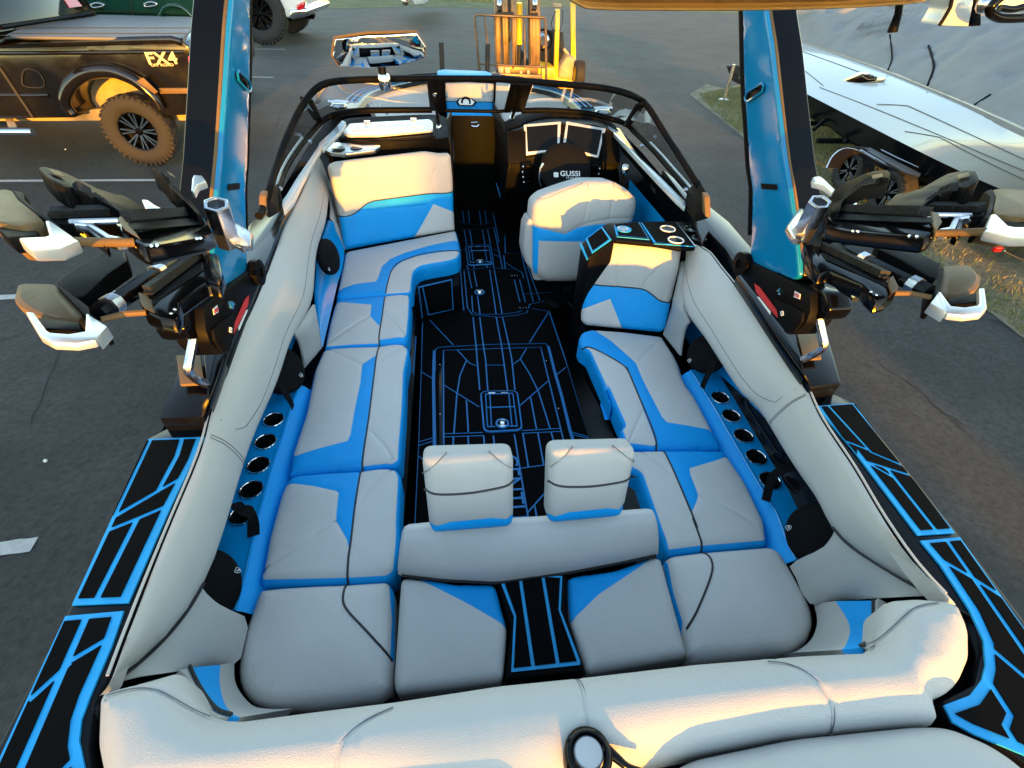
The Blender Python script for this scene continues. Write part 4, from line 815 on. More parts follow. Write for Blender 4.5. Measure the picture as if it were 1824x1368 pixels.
# ---------------------------------------------------------------- the boat: floor, seat bases, backrests, helm, console
FL = [(-.2175,5.3214,.004),(.2995,5.3145,.004),(.27,4.7088,.004),(.4745,4.7039,.004),(.5871,3.5624,.004),(.5088,3.1984,.004),(.5072,2.4595,.004),(.5,1.7226,.004),(.4843,1.2039,.004),(-.4896,1.287,.004),(-.4909,1.8531,.004),(-.5003,2.6452,.004),(-.5097,3.0619,.004),(-.5072,3.1284,.004),(-.2066,3.2667,.004),(-.2054,3.8996,.004),(-.1884,4.3409,.004)]
rib = [[(-.5064,3.1032,.004),(-.4978,2.5231,.004),(-.4909,1.8531,.004),(-.489,1.3003,.004)],[(.4919,3.1993,.004),(.499,2.8148,.004),(.5072,2.4595,.004),(.5046,2.1647,.004),(.5047,1.8359,.004),(.5021,1.7317,.004)],[(-.4128,2.7338,.004),(-.3828,2.7755,.004),(-.0019,2.7873,.004),(.3935,2.775,.004),(.4091,2.7365,.004)],[(-.3468,1.762,.004),(-.3467,1.9087,.004),(-.3479,2.6359,.004),(-.3478,2.7371,.004),(-.0057,2.7358,.004),(.3522,2.7324,.004),(.3481,1.927,.004),(.348,1.7526,.004)],[(-.119,3.1509,.004),(-.1138,2.7819,.004),(-.1151,2.6217,.004),(-.1145,2.3003,.004)],[(-.0663,3.1482,.004),(-.0619,2.7863,.004),(-.056,2.6181,.004),(-.0628,2.2969,.004)],[(.0615,3.1416,.004),(.0692,2.7787,.004),(.0687,2.6105,.004),(.0649,2.2884,.004)],[(.1116,3.139,.004),(.1237,2.7831,.004),(.1273,2.6069,.004),(.1129,2.2852,.004)],[(-.451,3.1255,.004),(-.2773,2.7959,.004)],[(-.252,2.7387,.004),(-.1707,2.5823,.004),(-.1257,2.5499,.004)],[(.481,3.1818,.004),(.2796,2.7967,.004)],[(.2473,2.7238,.004),(.183,2.599,.004),(.125,2.545,.004)],[(-.0578,2.5524,.004),(.0693,2.5445,.004)],[(.3498,3.313,.004),(.5255,3.375,.004)],[(.3612,3.2494,.004),(.4939,3.1992,.004)],[(-.1891,2.6124,.004),(-.2375,2.4565,.004),(-.2619,2.2748,.004),(-.2871,1.9335,.004)],[(.1878,2.6032,.004),(.2311,2.4394,.004),(.2638,2.2631,.004),(.2851,1.9316,.004)],[(-.344,2.3638,.004),(-.1273,2.1428,.004)],[(.1255,2.1341,.004),(.3468,2.3617,.004)],[(-.2037,2.2075,.004),(-.2026,1.9372,.004)],[(.2052,2.2082,.004),(.2031,1.9325,.004)],[(-.3466,1.932,.004),(-.1191,1.9251,.004)],[(-.3467,1.9067,.004),(-.1155,1.9013,.004)],[(.1166,1.9237,.004),(.3492,1.9249,.004)],[(.1139,1.9021,.004),(.3485,1.9008,.004)],[(-.2912,1.9026,.004),(-.2936,1.7473,.004)],[(-.2057,1.8963,.004),(-.2048,1.7404,.004)],[(-.1144,1.8963,.004),(-.1151,1.7425,.004)],[(-.058,1.897,.004),(-.0583,1.7426,.004)],[(.0657,1.8977,.004),(.0724,1.3647,.004),(.0739,1.2742,.004)],[(.1171,1.8989,.004),(.1163,1.6456,.004)],[(.2063,1.8992,.004),(.204,1.6561,.004)],[(.204,1.6561,.004),(.0668,1.6435,.004)],[(.2866,1.8963,.004),(.2931,1.7384,.004)],[(.0714,1.3576,.004),(.1949,1.4871,.004)],[(.115,1.3979,.004),(.1181,1.2705,.004)],[(-.4914,2.5048,.004),(-.4166,2.4302,.004)],[(-.4898,1.8792,.004),(-.3977,1.9076,.004)],[(-.4887,1.8511,.004),(-.4079,1.8797,.004)],[(-.4843,1.7708,.004),(-.4481,1.7371,.004)],[(.4143,2.4212,.004),(.4926,2.4954,.004)],[(.4015,1.8929,.004),(.5043,1.8437,.004)],[(.4008,1.871,.004),(.5006,1.8342,.004)],[(.4523,1.7447,.004),(.4951,1.7789,.004)],[(-.1884,3.9172,.004),(-.0383,3.9346,.004),(.0523,3.9545,.004),(.1846,3.9262,.004),(.3064,3.9076,.004)],[(-.1637,3.898,.004),(-.157,3.286,.004),(-.1222,3.1859,.004),(.0728,3.1375,.004),(.2209,3.1596,.004),(.3084,3.1906,.004),(.3523,3.3166,.004)],[(.3098,3.9075,.004),(.3549,3.8437,.004),(.3555,3.743,.004)],[(-.1264,3.8965,.004),(-.109,3.593,.004)],[(-.1145,3.4691,.004),(-.1174,3.2264,.004),(-.0785,3.189,.004),(.1251,3.1786,.004),(.2356,3.2014,.004),(.2785,3.228,.004)],[(-.0769,3.8946,.004),(-.0641,3.6116,.004)],[(-.0666,3.4668,.004),(-.0621,3.1881,.004)],[(.0661,3.9121,.004),(.0648,3.1817,.004)],[(.1072,3.9105,.004),(.1124,3.1792,.004)],[(.2692,3.7247,.004),(.2737,3.3544,.004)],[(.3158,3.7228,.004),(.3186,3.3466,.004)],[(.3916,4.1872,.004),(.3854,3.3491,.004)],[(.4162,3.9693,.004),(.4418,3.3693,.004)],[(.2211,4.1929,.004),(.2097,3.9299,.004)],[(.2212,4.0485,.004),(.3064,3.9076,.004)],[(.3219,3.4767,.004),(.5589,3.492,.004)],[(-.1966,3.8992,.004),(-.1876,3.2513,.004)],[(.2773,4.6787,.004),(.4682,4.674,.004)],[(.2773,4.6787,.004),(.2394,4.2359,.004)],[(.2394,4.2359,.004),(.4148,4.2303,.004)],[(.4452,4.6746,.004),(.4029,4.2306,.004)],[(.1767,4.8176,.004),(.1851,3.9308,.004)],[(.1969,5.2103,.004),(.2003,4.465,.004)],[(-.1365,5.285,.004),(-.1291,4.9657,.004)],[(-.0724,5.2841,.004),(-.0726,4.9422,.004)],[(.0482,5.2824,.004),(.0481,4.908,.004)],[(.1127,5.2815,.004),(.1079,4.945,.004)],[(-.2035,5.0156,.004),(-.1276,4.9338,.004),(-.0259,4.8843,.004),(.0797,4.9137,.004),(.1807,5.0019,.004)],[(-.2011,4.8321,.004),(-.107,4.7871,.004),(.0196,4.772,.004),(.1106,4.7944,.004),(.1798,4.8237,.004)],[(-.1352,4.7786,.004),(-.1204,4.4193,.004)],[(-.0794,4.7773,.004),(-.0688,4.4178,.004)],[(.0528,4.7713,.004),(.0576,4.4141,.004)],[(.1072,4.7822,.004),(.1107,4.4125,.004)],[(-.1859,4.3014,.004),(-.1238,4.3257,.004)],[(.1306,4.3099,.004),(.1826,4.2899,.004)],[(-.1357,4.0015,.004),(-.125,3.9309,.004)],[(-.0741,3.9992,.004),(-.0719,3.9289,.004)],[(.0438,3.9949,.004),(.0518,3.9475,.004)],[(.1086,4.0284,.004),(.109,3.9337,.004)],[(.1289,4.2138,.004),(.1843,4.1486,.004)]]
wide = [[(-.4132,2.6399,.004),(-.4118,2.3804,.004),(-.4,1.9223,.004),(-.3957,1.7507,.004)],[(-.4098,2.5175,.004),(-.4128,2.7338,.004)],[(.4091,2.7365,.004),(.4052,2.466,.004),(.408,2.2061,.004),(.4015,1.8929,.004),(.4073,1.7435,.004)]]
tile_mat('floor_mat', FL, rib + [(p, .020) for p in wide], BOAT, base='floor_blue', w=.0095, thick=.02, tname='foam_tile')
# floor hatches with frames and latches
def hatch(frame_pts, inner, lat, z):
    fr = obj('hatch_frame', MB().tube(resamp(rounded(frame_pts, .035, 6) + [rounded(frame_pts, .035, 6)[0]], 60), .009, 'floor_blue', 6), BOAT)
    pl = cushion('hatch_lid', frame_pts, BOAT, thick=.012, r=.006, crown=0, corner=.04, m='foam_black', lift=.010)
    mb = MB()
    for s_ in inner: mb.tube([V(p) + V((0, 0, .010)) for p in s_], .0042, 'floor_blue', 5)
    k_ = obj('inlay_line', mb, pl); k_['kind'] = 'stuff'
    return pl
def latch(c, parent, r=.030):
    o = obj('latch', MB().lathe([(r, -.004), (r, .006), (r * .86, .010), (r * .80, .004), (r * .5, .004), (r * .42, .009), (0.0001, .010)], c, (0, 0, 1), 'chrome', 24), parent, smooth=45)
    obj('latch_ring', MB().lathe([(r * 1.35, -.002), (r * 1.35, .004), (r * 1.05, .004)], c, (0, 0, 1), 'floor_blue', 24), o)
    return o
h1 = hatch([(-.108,2.2741,.008),(.1226,2.2658,.008),(.1129,1.9253,.008),(-.1068,1.9244,.008)], [[(-.0824,2.2421,.01),(.0936,2.2361,.01)],[(.0936,2.2361,.01),(.0878,1.9453,.01)],[(-.0808,2.242,.01),(-.088,1.9551,.01)],[(-.088,1.9551,.01),(-.0426,1.9538,.01)],[(.0382,1.9509,.01),(.088,1.9473,.01)],[(-.0533,2.2402,.01),(-.0641,1.9614,.01)],[(.0672,2.2344,.01),(.0573,1.9576,.01)],[(-.0813,2.1181,.01),(.0897,2.1149,.01)]], None, 0)
latch((.0016,1.9735,.022), h1)
obj('hinge', MB().beam((-.0624,2.2462,.02), (-.0192,2.2445,.02), .012, .006, 'chrome'), h1)
obj('hinge', MB().beam((.0203,2.2441,.02), (.0639,2.2435,.02), .012, .006, 'chrome'), h1)
h2 = hatch([(-.131,4.3895,.008),(.1073,4.3987,.008),(.107,4.0087,.008),(-.1225,3.9933,.008)], [[(-.1087,4.3471,.01),(.0922,4.3571,.01)],[(-.1087,4.3471,.01),(-.1008,4.029,.01)],[(.0922,4.3571,.01),(.091,4.0222,.01)],[(-.1008,4.029,.01),(-.0613,4.03,.01)],[(.0354,4.0386,.01),(.0915,4.0293,.01)],[(-.0814,4.3463,.01),(-.074,4.0715,.01)],[(.0464,4.3531,.01),(.051,4.0671,.01)],[(-.0969,4.2603,.01),(.0799,4.2676,.01)]], None, 0)
latch((-.0143,4.041,.022), h2, .026)
obj('hinge', MB().beam((-.0755,4.3411,.02), (-.0376,4.34,.02), .012, .006, 'chrome'), h2)
obj('hinge', MB().beam((.0101,4.3439,.02), (.0494,4.3427,.02), .012, .006, 'chrome'), h2)
latch((-.0476,3.5118,.012), BOAT, .032)
fh = [obj('hatch_hinge', MB().box(c_, (.075, .045, .012), 'gloss_black'), BOAT, bevel=.003) for c_ in [(.2805,3.7801,.012),(.2909,3.2513,.012)]]
for h_, c_ in zip(fh, [(.2781,3.7619,.022),(.2884,3.2356,.022)]):
    for dx in (-.024, 0, .024): obj('screw', MB().sphere((c_[0] + dx, c_[1], c_[2]), .006, 'chrome', 8), h_)
obj('hatch_rail', MB().prism([(-.3829,2.6279,.012),(-.3576,2.6264,.012),(-.3512,1.8921,.012),(-.349,1.7448,.012),(-.3714,1.7465,.012),(-.3744,1.8938,.012)], (0, 0, -.012), 'gloss_black'), BOAT, bevel=.003)
for c_ in [(-.3684,2.0867,.012),(-.3724,2.5664,.012),(.3653,2.5615,.012),(.3648,2.0849,.012)]: obj('snap', MB().sphere(c_, .006, 'chrome', 8), BOAT)
lt = V((.0005,1.7905,.012)); lb = V((.0112,1.2745,.012))
text('CENTURION', .150, lt + V((.008, -.42, 0)), (0, -1, 0), (1, 0, 0), 'floor_blue', BOAT, .001, .86, 'floor_lettering')
# seat bases
def block(name, poly, z0, z1, m, bev=.006, parent=BOAT): return obj(name, MB().prism([(p[0], p[1], z0) for p in poly], (0, 0, z1 - z0), m), parent, bevel=bev)
pb = block('seat_base', [(-.545, .45), (-.545, 2.95), (-.55, 3.12), (-.215, 3.25), (-.205, 3.9), (-.22, 5.2), (-1.2, 5.2), (-1.2, .45)], 0, .232, 'satin_black')
sb = block('seat_base', [(.575, .45), (.70, 1.45), (.60, 2.35), (.60, 2.5), (1.2, 2.5), (1.2, .45)], 0, .232, 'satin_black')
for zz in (.05, .10, .15, .20):
    obj('rail', MB().beam((-.540, .6, zz), (-.540, 2.9, zz), .014, .016, 'gloss_black'), pb, bevel=.003)
    obj('rail', MB().beam((.580, .6, zz), (.695, 1.45, zz), .014, .016, 'gloss_black'), sb, bevel=.003)
    obj('rail', MB().beam((.695, 1.46, zz), (.600, 2.3, zz), .014, .016, 'gloss_black'), sb, bevel=.003)
obj('rail_strip', MB().beam((-.530, 2.35, .12), (-.530, 2.75, .12), .006, .014, 'floor_blue'), pb)
block('stern_seat_base', [(-.46, .45), (.46, .45), (.44, .95), (-.44, .95)], 0, .29, 'satin_black')
block('corner_base', [(-1.2, .30), (1.2, .30), (1.2, .52), (-1.2, .52)], 0, .30, 'satin_black')
block('transom', [(-.98, -.55), (.98, -.55), (1.05, .22), (-1.05, .22)], -.2, .80, 'gel_black', .02)
PPL = [(-.55, 3.115, 0), (-.215, 3.245, 0), (-.55, 3.115, .2)]
tile_mat('base_panel', [(-.5131,3.1243,.2954),(-.2669,3.2199,.2989),(-.2674,3.2197,.0359),(-.5102,3.1255,.0229)], [[(-.5107,3.1253,.2928),(-.2706,3.2184,.2977)],[(-.2706,3.2184,.2977),(-.2711,3.2182,.0392)],[(-.2711,3.2182,.0392),(-.4625,3.144,.0427)],[(-.4831,3.136,.288),(-.4595,3.1451,.0452)],[(-.5107,3.1253,.2928),(-.507,3.1267,.0276)]], BOAT, base='floor_blue', hint=(0, -1, 0), thick=.006, w=.010)
# lounge backrest
LP = 0
cushion('lounge_backrest', [(-1.1118,3.7651,.921),(-1.0976,3.7769,.943),(-1.0578,3.7957,.9554),(-.9391,3.8419,.9577),(-.4221,4.0421,.9645),(-.3152,4.0761,.9402),(-.249,4.1008,.9379),(-.2277,4.1028,.9165),(-.2195,4.0562,.7447),(-.2226,3.9992,.5517),(-.2206,3.944,.3582),(-.2221,3.9439,.36),(-.7333,3.7469,.3566),(-1.0937,3.6073,.3517),(-1.0938,3.6567,.5225),(-1.103,3.7123,.7269)], BOAT, thick=.14, r=.04, corner=.02, crown=.015, m='dimmed_vinyl', hint=(0, -1, .3), lab=None,
    panels=[([(-1.1088,3.6731,.5988),(-1.0452,3.6957,.5928),(-.9846,3.7229,.6066),(-.9131,3.7633,.6513),(-.8577,3.7898,.6695),(-.7901,3.8165,.6722),(-.4434,3.9487,.6696),(-.2883,4.0039,.655),(-.208,4.037,.6628),(-.2099,3.9451,.3477),(-.224,3.9318,.3203),(-1.1514,3.5822,.3413),(-1.1027,3.6076,.3648)], 'blue_vinyl'), ([(-.3983,3.9428,.5895),(-.2188,3.9858,.5001),(-.2178,3.9424,.349),(-.5566,3.8149,.3572),(-.5569,3.8189,.3715)], 'brightened_vinyl')],
    pipes=[[(-1.1037,3.6748,.5981),(-1.0452,3.6957,.5928),(-.9846,3.7229,.6066),(-.9131,3.7633,.6513),(-.8577,3.7898,.6695),(-.7901,3.8165,.6722),(-.4434,3.9487,.6696),(-.2883,4.0039,.655),(-.2158,4.0334,.661)]],
    seams=[[(-.8722,3.8601,.932),(-.869,3.8224,.7972),(-.8085,3.8142,.6888)], [(-1.081,3.6881,.614),(-.7835,3.8003,.6076),(-.4492,3.9229,.5884)], [(-.3673,4.0254,.8341),(-.4013,3.9926,.7655),(-.3772,3.9777,.6824)]])
# companion backrest and the armrest console behind it
cushion('companion_backrest', [(.5685,2.6402,.7445),(.5969,2.649,.786),(.6523,2.6495,.8249),(.7205,2.65,.8724),(.7556,2.6429,.8783),(.9104,2.6013,.8783),(1.0774,2.557,.8796),(1.1091,2.5396,.8571),(1.1093,2.4987,.7541),(1.0829,2.4241,.5474),(1.0686,2.3657,.3902),(1.0418,2.3623,.3634),(.8093,2.4222,.357),(.582,2.4814,.3523),(.5504,2.4988,.3748),(.547,2.5289,.4485),(.5583,2.589,.6081)], BOAT, thick=.13, r=.035, corner=.03, crown=.014, m='dimmed_vinyl', hint=(0, -1, .3),
    panels=[([(.5545,2.5904,.6091),(.6437,2.564,.6029),(.7756,2.5307,.6084),(.8994,2.4976,.6088),(.9519,2.476,.5898),(1.0059,2.4484,.5568),(1.0503,2.4328,.5474),(1.0864,2.4235,.5485),(1.0702,2.3536,.3608),(.5441,2.4884,.3441),(.5382,2.5425,.4768)], 'blue_vinyl'), ([(.5322,2.5299,.441),(.7183,2.5162,.5326),(.8111,2.42,.3527),(.7963,2.4144,.3285),(.5365,2.4901,.3432)], 'brightened_vinyl')],
    pipes=[[(.559,2.5888,.6082),(.6437,2.564,.6029),(.7756,2.5307,.6084),(.8994,2.4976,.6088),(.9519,2.476,.5898),(1.0059,2.4484,.5568),(1.0503,2.4328,.5474),(1.0835,2.4242,.5482)]],
    seams=[[(.7494,2.6318,.846),(.7401,2.5752,.6965),(.7646,2.5338,.6086)], [(1.0331,2.5532,.84),(.9941,2.5251,.7426),(.9295,2.5156,.6745),(.9059,2.4989,.6165)]])
CT = [(.6787,2.7926,.885),(.726,2.8379,.885),(.9414,2.8538,.885),(1.3284,2.8581,.885),(1.2249,2.4931,.885),(1.0703,2.4737,.885),(.9256,2.5385,.885),(.7067,2.5942,.885)]
cb = block('armrest_console', [(p[0], p[1] + (.10 if i_ > 3 else 0)) for i_, p in enumerate(CT)], 0, .858, 'satin_black', .008)
block('console_top', [(p[0], p[1]) for p in CT], .860, .885, 'satin_black', .006)
obj('console_shoulder', MB().prism([(.6787,2.7926,.885),(.7067,2.5942,.885),(.5515,2.5456,.8),(.5424,2.7277,.8)], (0, 0, -.5), 'satin_black'), BOAT, bevel=.006)
SHP = 0
tile_mat('console_pad', [(.5688,2.7334,.829),(.6746,2.7786,.8881),(.6881,2.6067,.8824),(.5705,2.5658,.8174)], [(p, .016) for p in [[(.5713,2.7297,.83),(.6736,2.7738,.8872)],[(.6736,2.7738,.8872),(.6852,2.6119,.8812)],[(.6852,2.6119,.8812),(.5728,2.5719,.819)],[(.5728,2.5719,.819),(.5713,2.7297,.83)]]], BOAT, thick=.005)
tile_mat('console_pad', [(.751,2.782,.893),(.9258,2.8292,.893),(.9114,2.5775,.893),(.7244,2.6229,.893)], [(p, .013) for p in [[(.7814,2.8277,.893),(.7496,2.7724,.893),(.7329,2.633,.893)],[(.7308,2.6356,.893),(.9119,2.5876,.893)],[(.9245,2.8249,.893),(.9119,2.5876,.893)]]], BOAT, thick=.005)
tile_mat('console_pad', [(.9377,2.8247,.893),(1.1653,2.8274,.893),(1.1484,2.4785,.893),(.9234,2.5214,.893)], [(p, .014) for p in [[(.9372,2.8176,.893),(.9303,2.5335,.893)],[(.9303,2.5335,.893),(1.0244,2.5063,.893)]]], BOAT, thick=.005)
obj('console_edge', MB().beam((.5378,2.7252,.8), (.5498,2.5618,.78), .012, .012, 'foam_blue'), BOAT)
ch = obj('charger_disc', MB().lathe([(.034, 0), (.034, .008), (.026, .012), (.02, .006), (0.0001, .006)], (.7849,2.7079,.897), (0, 0, 1), 'aluminium', 24), BOAT)
obj('ring', MB().lathe([(.046, -.002), (.046, .004), (.036, .004)], (.7918,2.7118,.897), (0, 0, 1), 'foam_blue', 24), ch)
for c_, r_, mm in zip([(1.0678,2.7059,.898),(1.06,2.5475,.898),(1.2151,2.6958,.898),(1.2111,2.5648,.898)], (.044, .044, .04, .04), ('bright_white', 'bright_white', 'gloss_black', 'gloss_black')):
    o = obj('cup_holder', MB().lathe([(r_, 0), (r_ * .95, .002), (r_ * .9, -.001), (0.0001, -.001)], c_, (0, 0, 1), 'gloss_black', 24), BOAT)
    obj('rim', MB().tube([V(c_) + V((math.cos(a) * r_, math.sin(a) * r_, .003)) for a in [2 * math.pi * i / 28 for i in range(28)]], .0045, mm, 6, closed=True), o)
obj('console_seam', MB().beam((1.163,2.8227,.895), (1.1516,2.4741,.895), .006, .003, 'gel_silver'), BOAT)
# helm seat
HPL = 0
hs = cushion('helm_seat', [(.3274,3.2989,.6827),(.3362,3.3301,.8191),(.3955,3.3416,.8697),(.5553,3.3533,.9209),(.7057,3.3628,.9624),(.9041,3.3623,.9602),(1.0028,3.3519,.9147),(1.0926,3.3365,.8474),(1.0966,3.3237,.7913),(1.0832,3.2886,.6376),(.9939,3.2428,.4371),(.7912,3.205,.2719),(.667,3.2017,.2572),(.4548,3.202,.2589),(.3777,3.2118,.3016),(.3412,3.2247,.3581)], BOAT, thick=.30, r=.06, corner=.03, crown=.03, m='dimmed_vinyl', hint=(0, -1, .2), side='brightened_vinyl',
    panels=[([(.314,3.2975,.6765),(.4357,3.2908,.6474),(.569,3.2846,.6203),(.659,3.2948,.6647),(.7803,3.299,.6829),(1.131,3.3033,.7021),(1.1526,3.2703,.5574),(.792,3.2718,.5642),(.3769,3.2735,.5716),(.3781,3.2095,.2917),(.3248,3.22,.3376)], 'blue_vinyl')],
    seams=[[(.716,3.3607,.953),(.7138,3.3326,.83),(.7002,3.3075,.7204)], [(.905,3.3607,.9531),(.895,3.3353,.8418),(.8842,3.3102,.7319)], [(.3458,3.337,.8494),(.4125,3.3367,.848),(.5305,3.3465,.8911),(.6871,3.359,.9458)], [(.9176,3.3574,.9387),(1.0094,3.3408,.866),(1.0911,3.3323,.8288)], [(.3383,3.2989,.6826),(.5685,3.2861,.6268),(.6583,3.2968,.6737),(.8467,3.3067,.7169),(1.0849,3.3087,.7256)]])
cushion('helm_seat_wing', [(.2697,3.2966,.4829),(.2814,3.3311,.6554),(.3125,3.3423,.7117),(.3463,3.3374,.6872),(.3647,3.3018,.5088),(.3647,3.2593,.2965),(.2908,3.2786,.3929)], BOAT, thick=.25, r=.03, corner=.02, crown=.01, m='dimmed_vinyl', hint=(0, -1, .2))
block('helm_seat_box', [(.36, 3.3), (.95, 3.3), (.95, 3.75), (.36, 3.75)], .22, .48, 'brightened_vinyl', .03)
hp = obj('helm_pedestal', MB().lathe([(.10, 0), (.09, .02), (.05, .04), (.045, .24)], (.58, 3.36, 0), (0, 0, 1), 'satin_black', 20), BOAT)
obj('pedestal_bracket', MB().box((.62, 3.2, .16), (.09, .06, .14), 'satin_black'), hp, bevel=.01)
obj('slide_lever', MB().tube([(.62, 3.16, .12), (.68, 3.02, .08), (.70, 2.96, .06)], .010, 'gloss_black', 8), hp)
# helm: hood, screen panel, lower dash, kick panel
hA = [(.2317,4.5566,1.06),(.2979,4.6056,1.08),(.4401,4.7471,1.09),(.8763,4.7583,1.1),(1.0888,4.7413,1.09),(1.1908,4.5645,1.06),(1.2251,4.3487,1.02)]
hB = [(.2321,4.4289,1.0),(.2803,4.4726,1.02),(.3788,4.5118,1.04),(.4334,4.5896,1.05),(.5958,4.6819,1.06),(.7583,4.7387,1.06),(1.0564,4.7306,1.05),(1.1555,4.5957,1.04),(1.1804,4.4285,1.01),(1.2147,4.3455,.98)]
patch(hA, hB, 'matte_black', 'helm_hood', nu=40, hint=(0, -.2, 1), bulge=.01)
hC = [(.2574,4.3584,1.0176),(.3729,4.3761,1.0441),(.5605,4.3972,1.0758),(.7379,4.4012,1.0819),(.9729,4.396,1.074),(1.0972,4.3779,1.0468),(1.2169,4.3467,1.0001)]
patch(hB, hC, 'matte_black', 'hood_lip', nu=40, hint=(0, -1, 0))
hD = [(.2507,4.2331,.8296),(.3892,4.2536,.8604),(.5779,4.2629,.8743),(.8693,4.2493,.854),(1.0282,4.234,.831),(1.1944,4.2168,.8052)]
patch(hC, hD, 'satin_black', 'screen_panel', nu=40, hint=(0, -1, .5))
hE = [(.2268,4.2646,.6163),(.4886,4.2752,.5845),(.7823,4.2992,.5124),(1.0381,4.2862,.5514),(1.1896,4.2646,.6161),(1.2541,4.2561,.6416)]
patch(hD, hE, 'satin_black', 'lower_dash', nu=40, hint=(0, -1, 0), bulge=.03)
patch(hE, [(.2633,4.7006,.0),(.3408,4.6987,.0),(.4476,4.6961,.0),(.5646,4.6933,.0),(.7214,4.6895,.0),(.8834,4.7086,.0)], 'satin_black', 'kick_panel', nu=30, hint=(0, -1, 0))
patch([V(hA[0]), V(hB[0]), V(hC[0]), V(hD[0]), V(hE[0]), V((.255, 4.62, 0))], [V((.20, 5.3, 1.06)), V((.20, 5.3, .95)), V((.21, 5.3, .8)), V((.22, 5.3, .6)), V((.23, 5.3, .3)), V((.25, 5.3, 0))], 'satin_black', 'helm_side', hint=(-1, 0, 0), nu=24)
obj('side_trim', MB().tube([(.2028,4.9,.4291),(.2597,4.7,.2588),(.255,4.7,.1869)], .006, 'floor_blue', 5), BOAT)
obj('side_trim', MB().tube([(.2552,4.5,.5469),(.2527,4.6,.162)], .005, 'floor_blue', 5), BOAT)
def display(outer, glass_):
    o = cushion('display', outer, BOAT, thick=.02, r=.006, crown=0, corner=.012, m='white_aluminium', hint=(0, -1, .5), lift=.012)
    c_, u_, w_, n_ = frame(outer, (0, -1, .5))
    obj('screen', MB().prism([V(p) + n_ * .0135 for p in glass_], n_ * .002, 'screen_glass'), o, smooth=0)
    for a, b in ((0, 3), (1, 2)):
        for t in (.15, .5, .85):
            p = V(outer[a]).lerp(V(outer[b]), t).lerp(sum((V(q) for q in outer), V()) / 4, .035) + n_ * .013
            obj('screw', MB().sphere(p, .0045, 'chrome', 8), o)
    return o
display([(.3793,4.3976,1.0764),(.6993,4.4135,1.1002),(.679,4.2852,.9077),(.3895,4.2611,.8716)], [(.4018,4.3865,1.0597),(.6689,4.3996,1.0794),(.6591,4.2908,.9162),(.4079,4.2772,.8958)])
display([(.7438,4.4149,1.1024),(1.0859,4.3853,1.0579),(1.0169,4.2527,.8591),(.7037,4.2876,.9113)], [(.7567,4.398,1.0769),(1.0519,4.3758,1.0438),(1.0056,4.2643,.8765),(.7308,4.2969,.9254)])
for q, c_ in enumerate([(.3155,4.2906,.9309),(1.1285,4.2855,.9233)]):
    obj('dash_speaker', MB().box(c_, (.16, .02, .26), 'matte_black', Matrix.Rotation(-.58, 3, 'X')), BOAT, bevel=.02)
# switch banks
for pts, sx in (([(.3608,4.1677,.8168),(.361,4.184,.7681),(.3697,4.1989,.7232),(.381,4.2151,.6748)], 1), ([(1.0201,4.173,.8011),(1.0248,4.1888,.7536),(1.025,4.205,.7051)], -1)):
    c_ = sum((V(p) for p in pts), V()) / len(pts)
    b_ = obj('switch_bank', MB().box(c_ + V((sx * .025, .012, 0)), (.10, .02, .045 * len(pts) + .02), 'gloss_black', Matrix.Rotation(.32, 3, 'X')), BOAT, bevel=.004)
    for p in pts:
        obj('switch', MB().sphere(V(p) + V((0, -.008, 0)), .011, 'chrome', 10), b_)
        obj('switch', MB().box(V(p) + V((sx * .042, .0, 0)), (.030, .012, .020), 'satin_black'), b_, bevel=.003)
# steering wheel under a branded cloth cover
wc = V((.682,3.98,.8524)); wn_ = V((0.02, -.78, .62)).normalized()
sw = obj('steering_wheel', MB().lathe([(.205, -.02), (.212, .0), (.205, .018), (.17, .030), (.08, .036), (0.0001, .037)], wc, wn_, 'speaker_cloth', 40), BOAT, smooth=70)
obj('steering_column', MB().tube([wc - wn_ * .02, wc - wn_ * .30], [.05, .07], 'satin_black', 14), sw)
ux_ = V((1, 0, 0)); ux_ = (ux_ - wn_ * ux_.dot(wn_)).normalized(); uy_ = wn_.cross(ux_)
text('GUSSI', .056, wc + wn_ * .037 + ux_ * .028 - uy_ * .050, ux_, uy_, 'bright_white', sw, .0006, 1.15, 'lettering', bold=.001)
text('ITALIA', .022, wc + wn_ * .036 + ux_ * .045 - uy_ * .082, ux_, uy_, 'bright_white', sw, .0006, 1.6, 'lettering')
lg = MB()
for k in range(4):
    a = math.pi / 4 + k * math.pi / 2
    disk(lg, wc + wn_ * .034 + ux_ * (-.088 + .012 * math.cos(a)) + uy_ * (-.058 + .012 * math.sin(a)), wn_, .0115, .003, 'bright_white', 12)
obj('clover_emblem', lg, sw, smooth=0)
obj('wheel_spoke', MB().tube([(.4982,3.97,.8992),(.4758,3.97,.8647),(.4712,3.97,.8148)], .012, 'aluminium', 8), sw)
obj('wheel_spoke', MB().tube([(.472,3.97,.8048),(.4751,3.97,.7641),(.4946,3.97,.7198)], .012, 'aluminium', 8), sw)
th = obj('throttle', MB().tube([(1.1007,3.75,.8033),(1.0871,3.72,.882),(1.0806,3.7,.9266)], .010, 'satin_black', 8), BOAT)
obj('knob', MB().lathe([(0.0001, -.045), (.022, -.035), (.028, 0), (.022, .035), (0.0001, .042)], (1.0784,3.7,.9379), (.05, -.1, 1), 'chrome', 16), th, smooth=80)
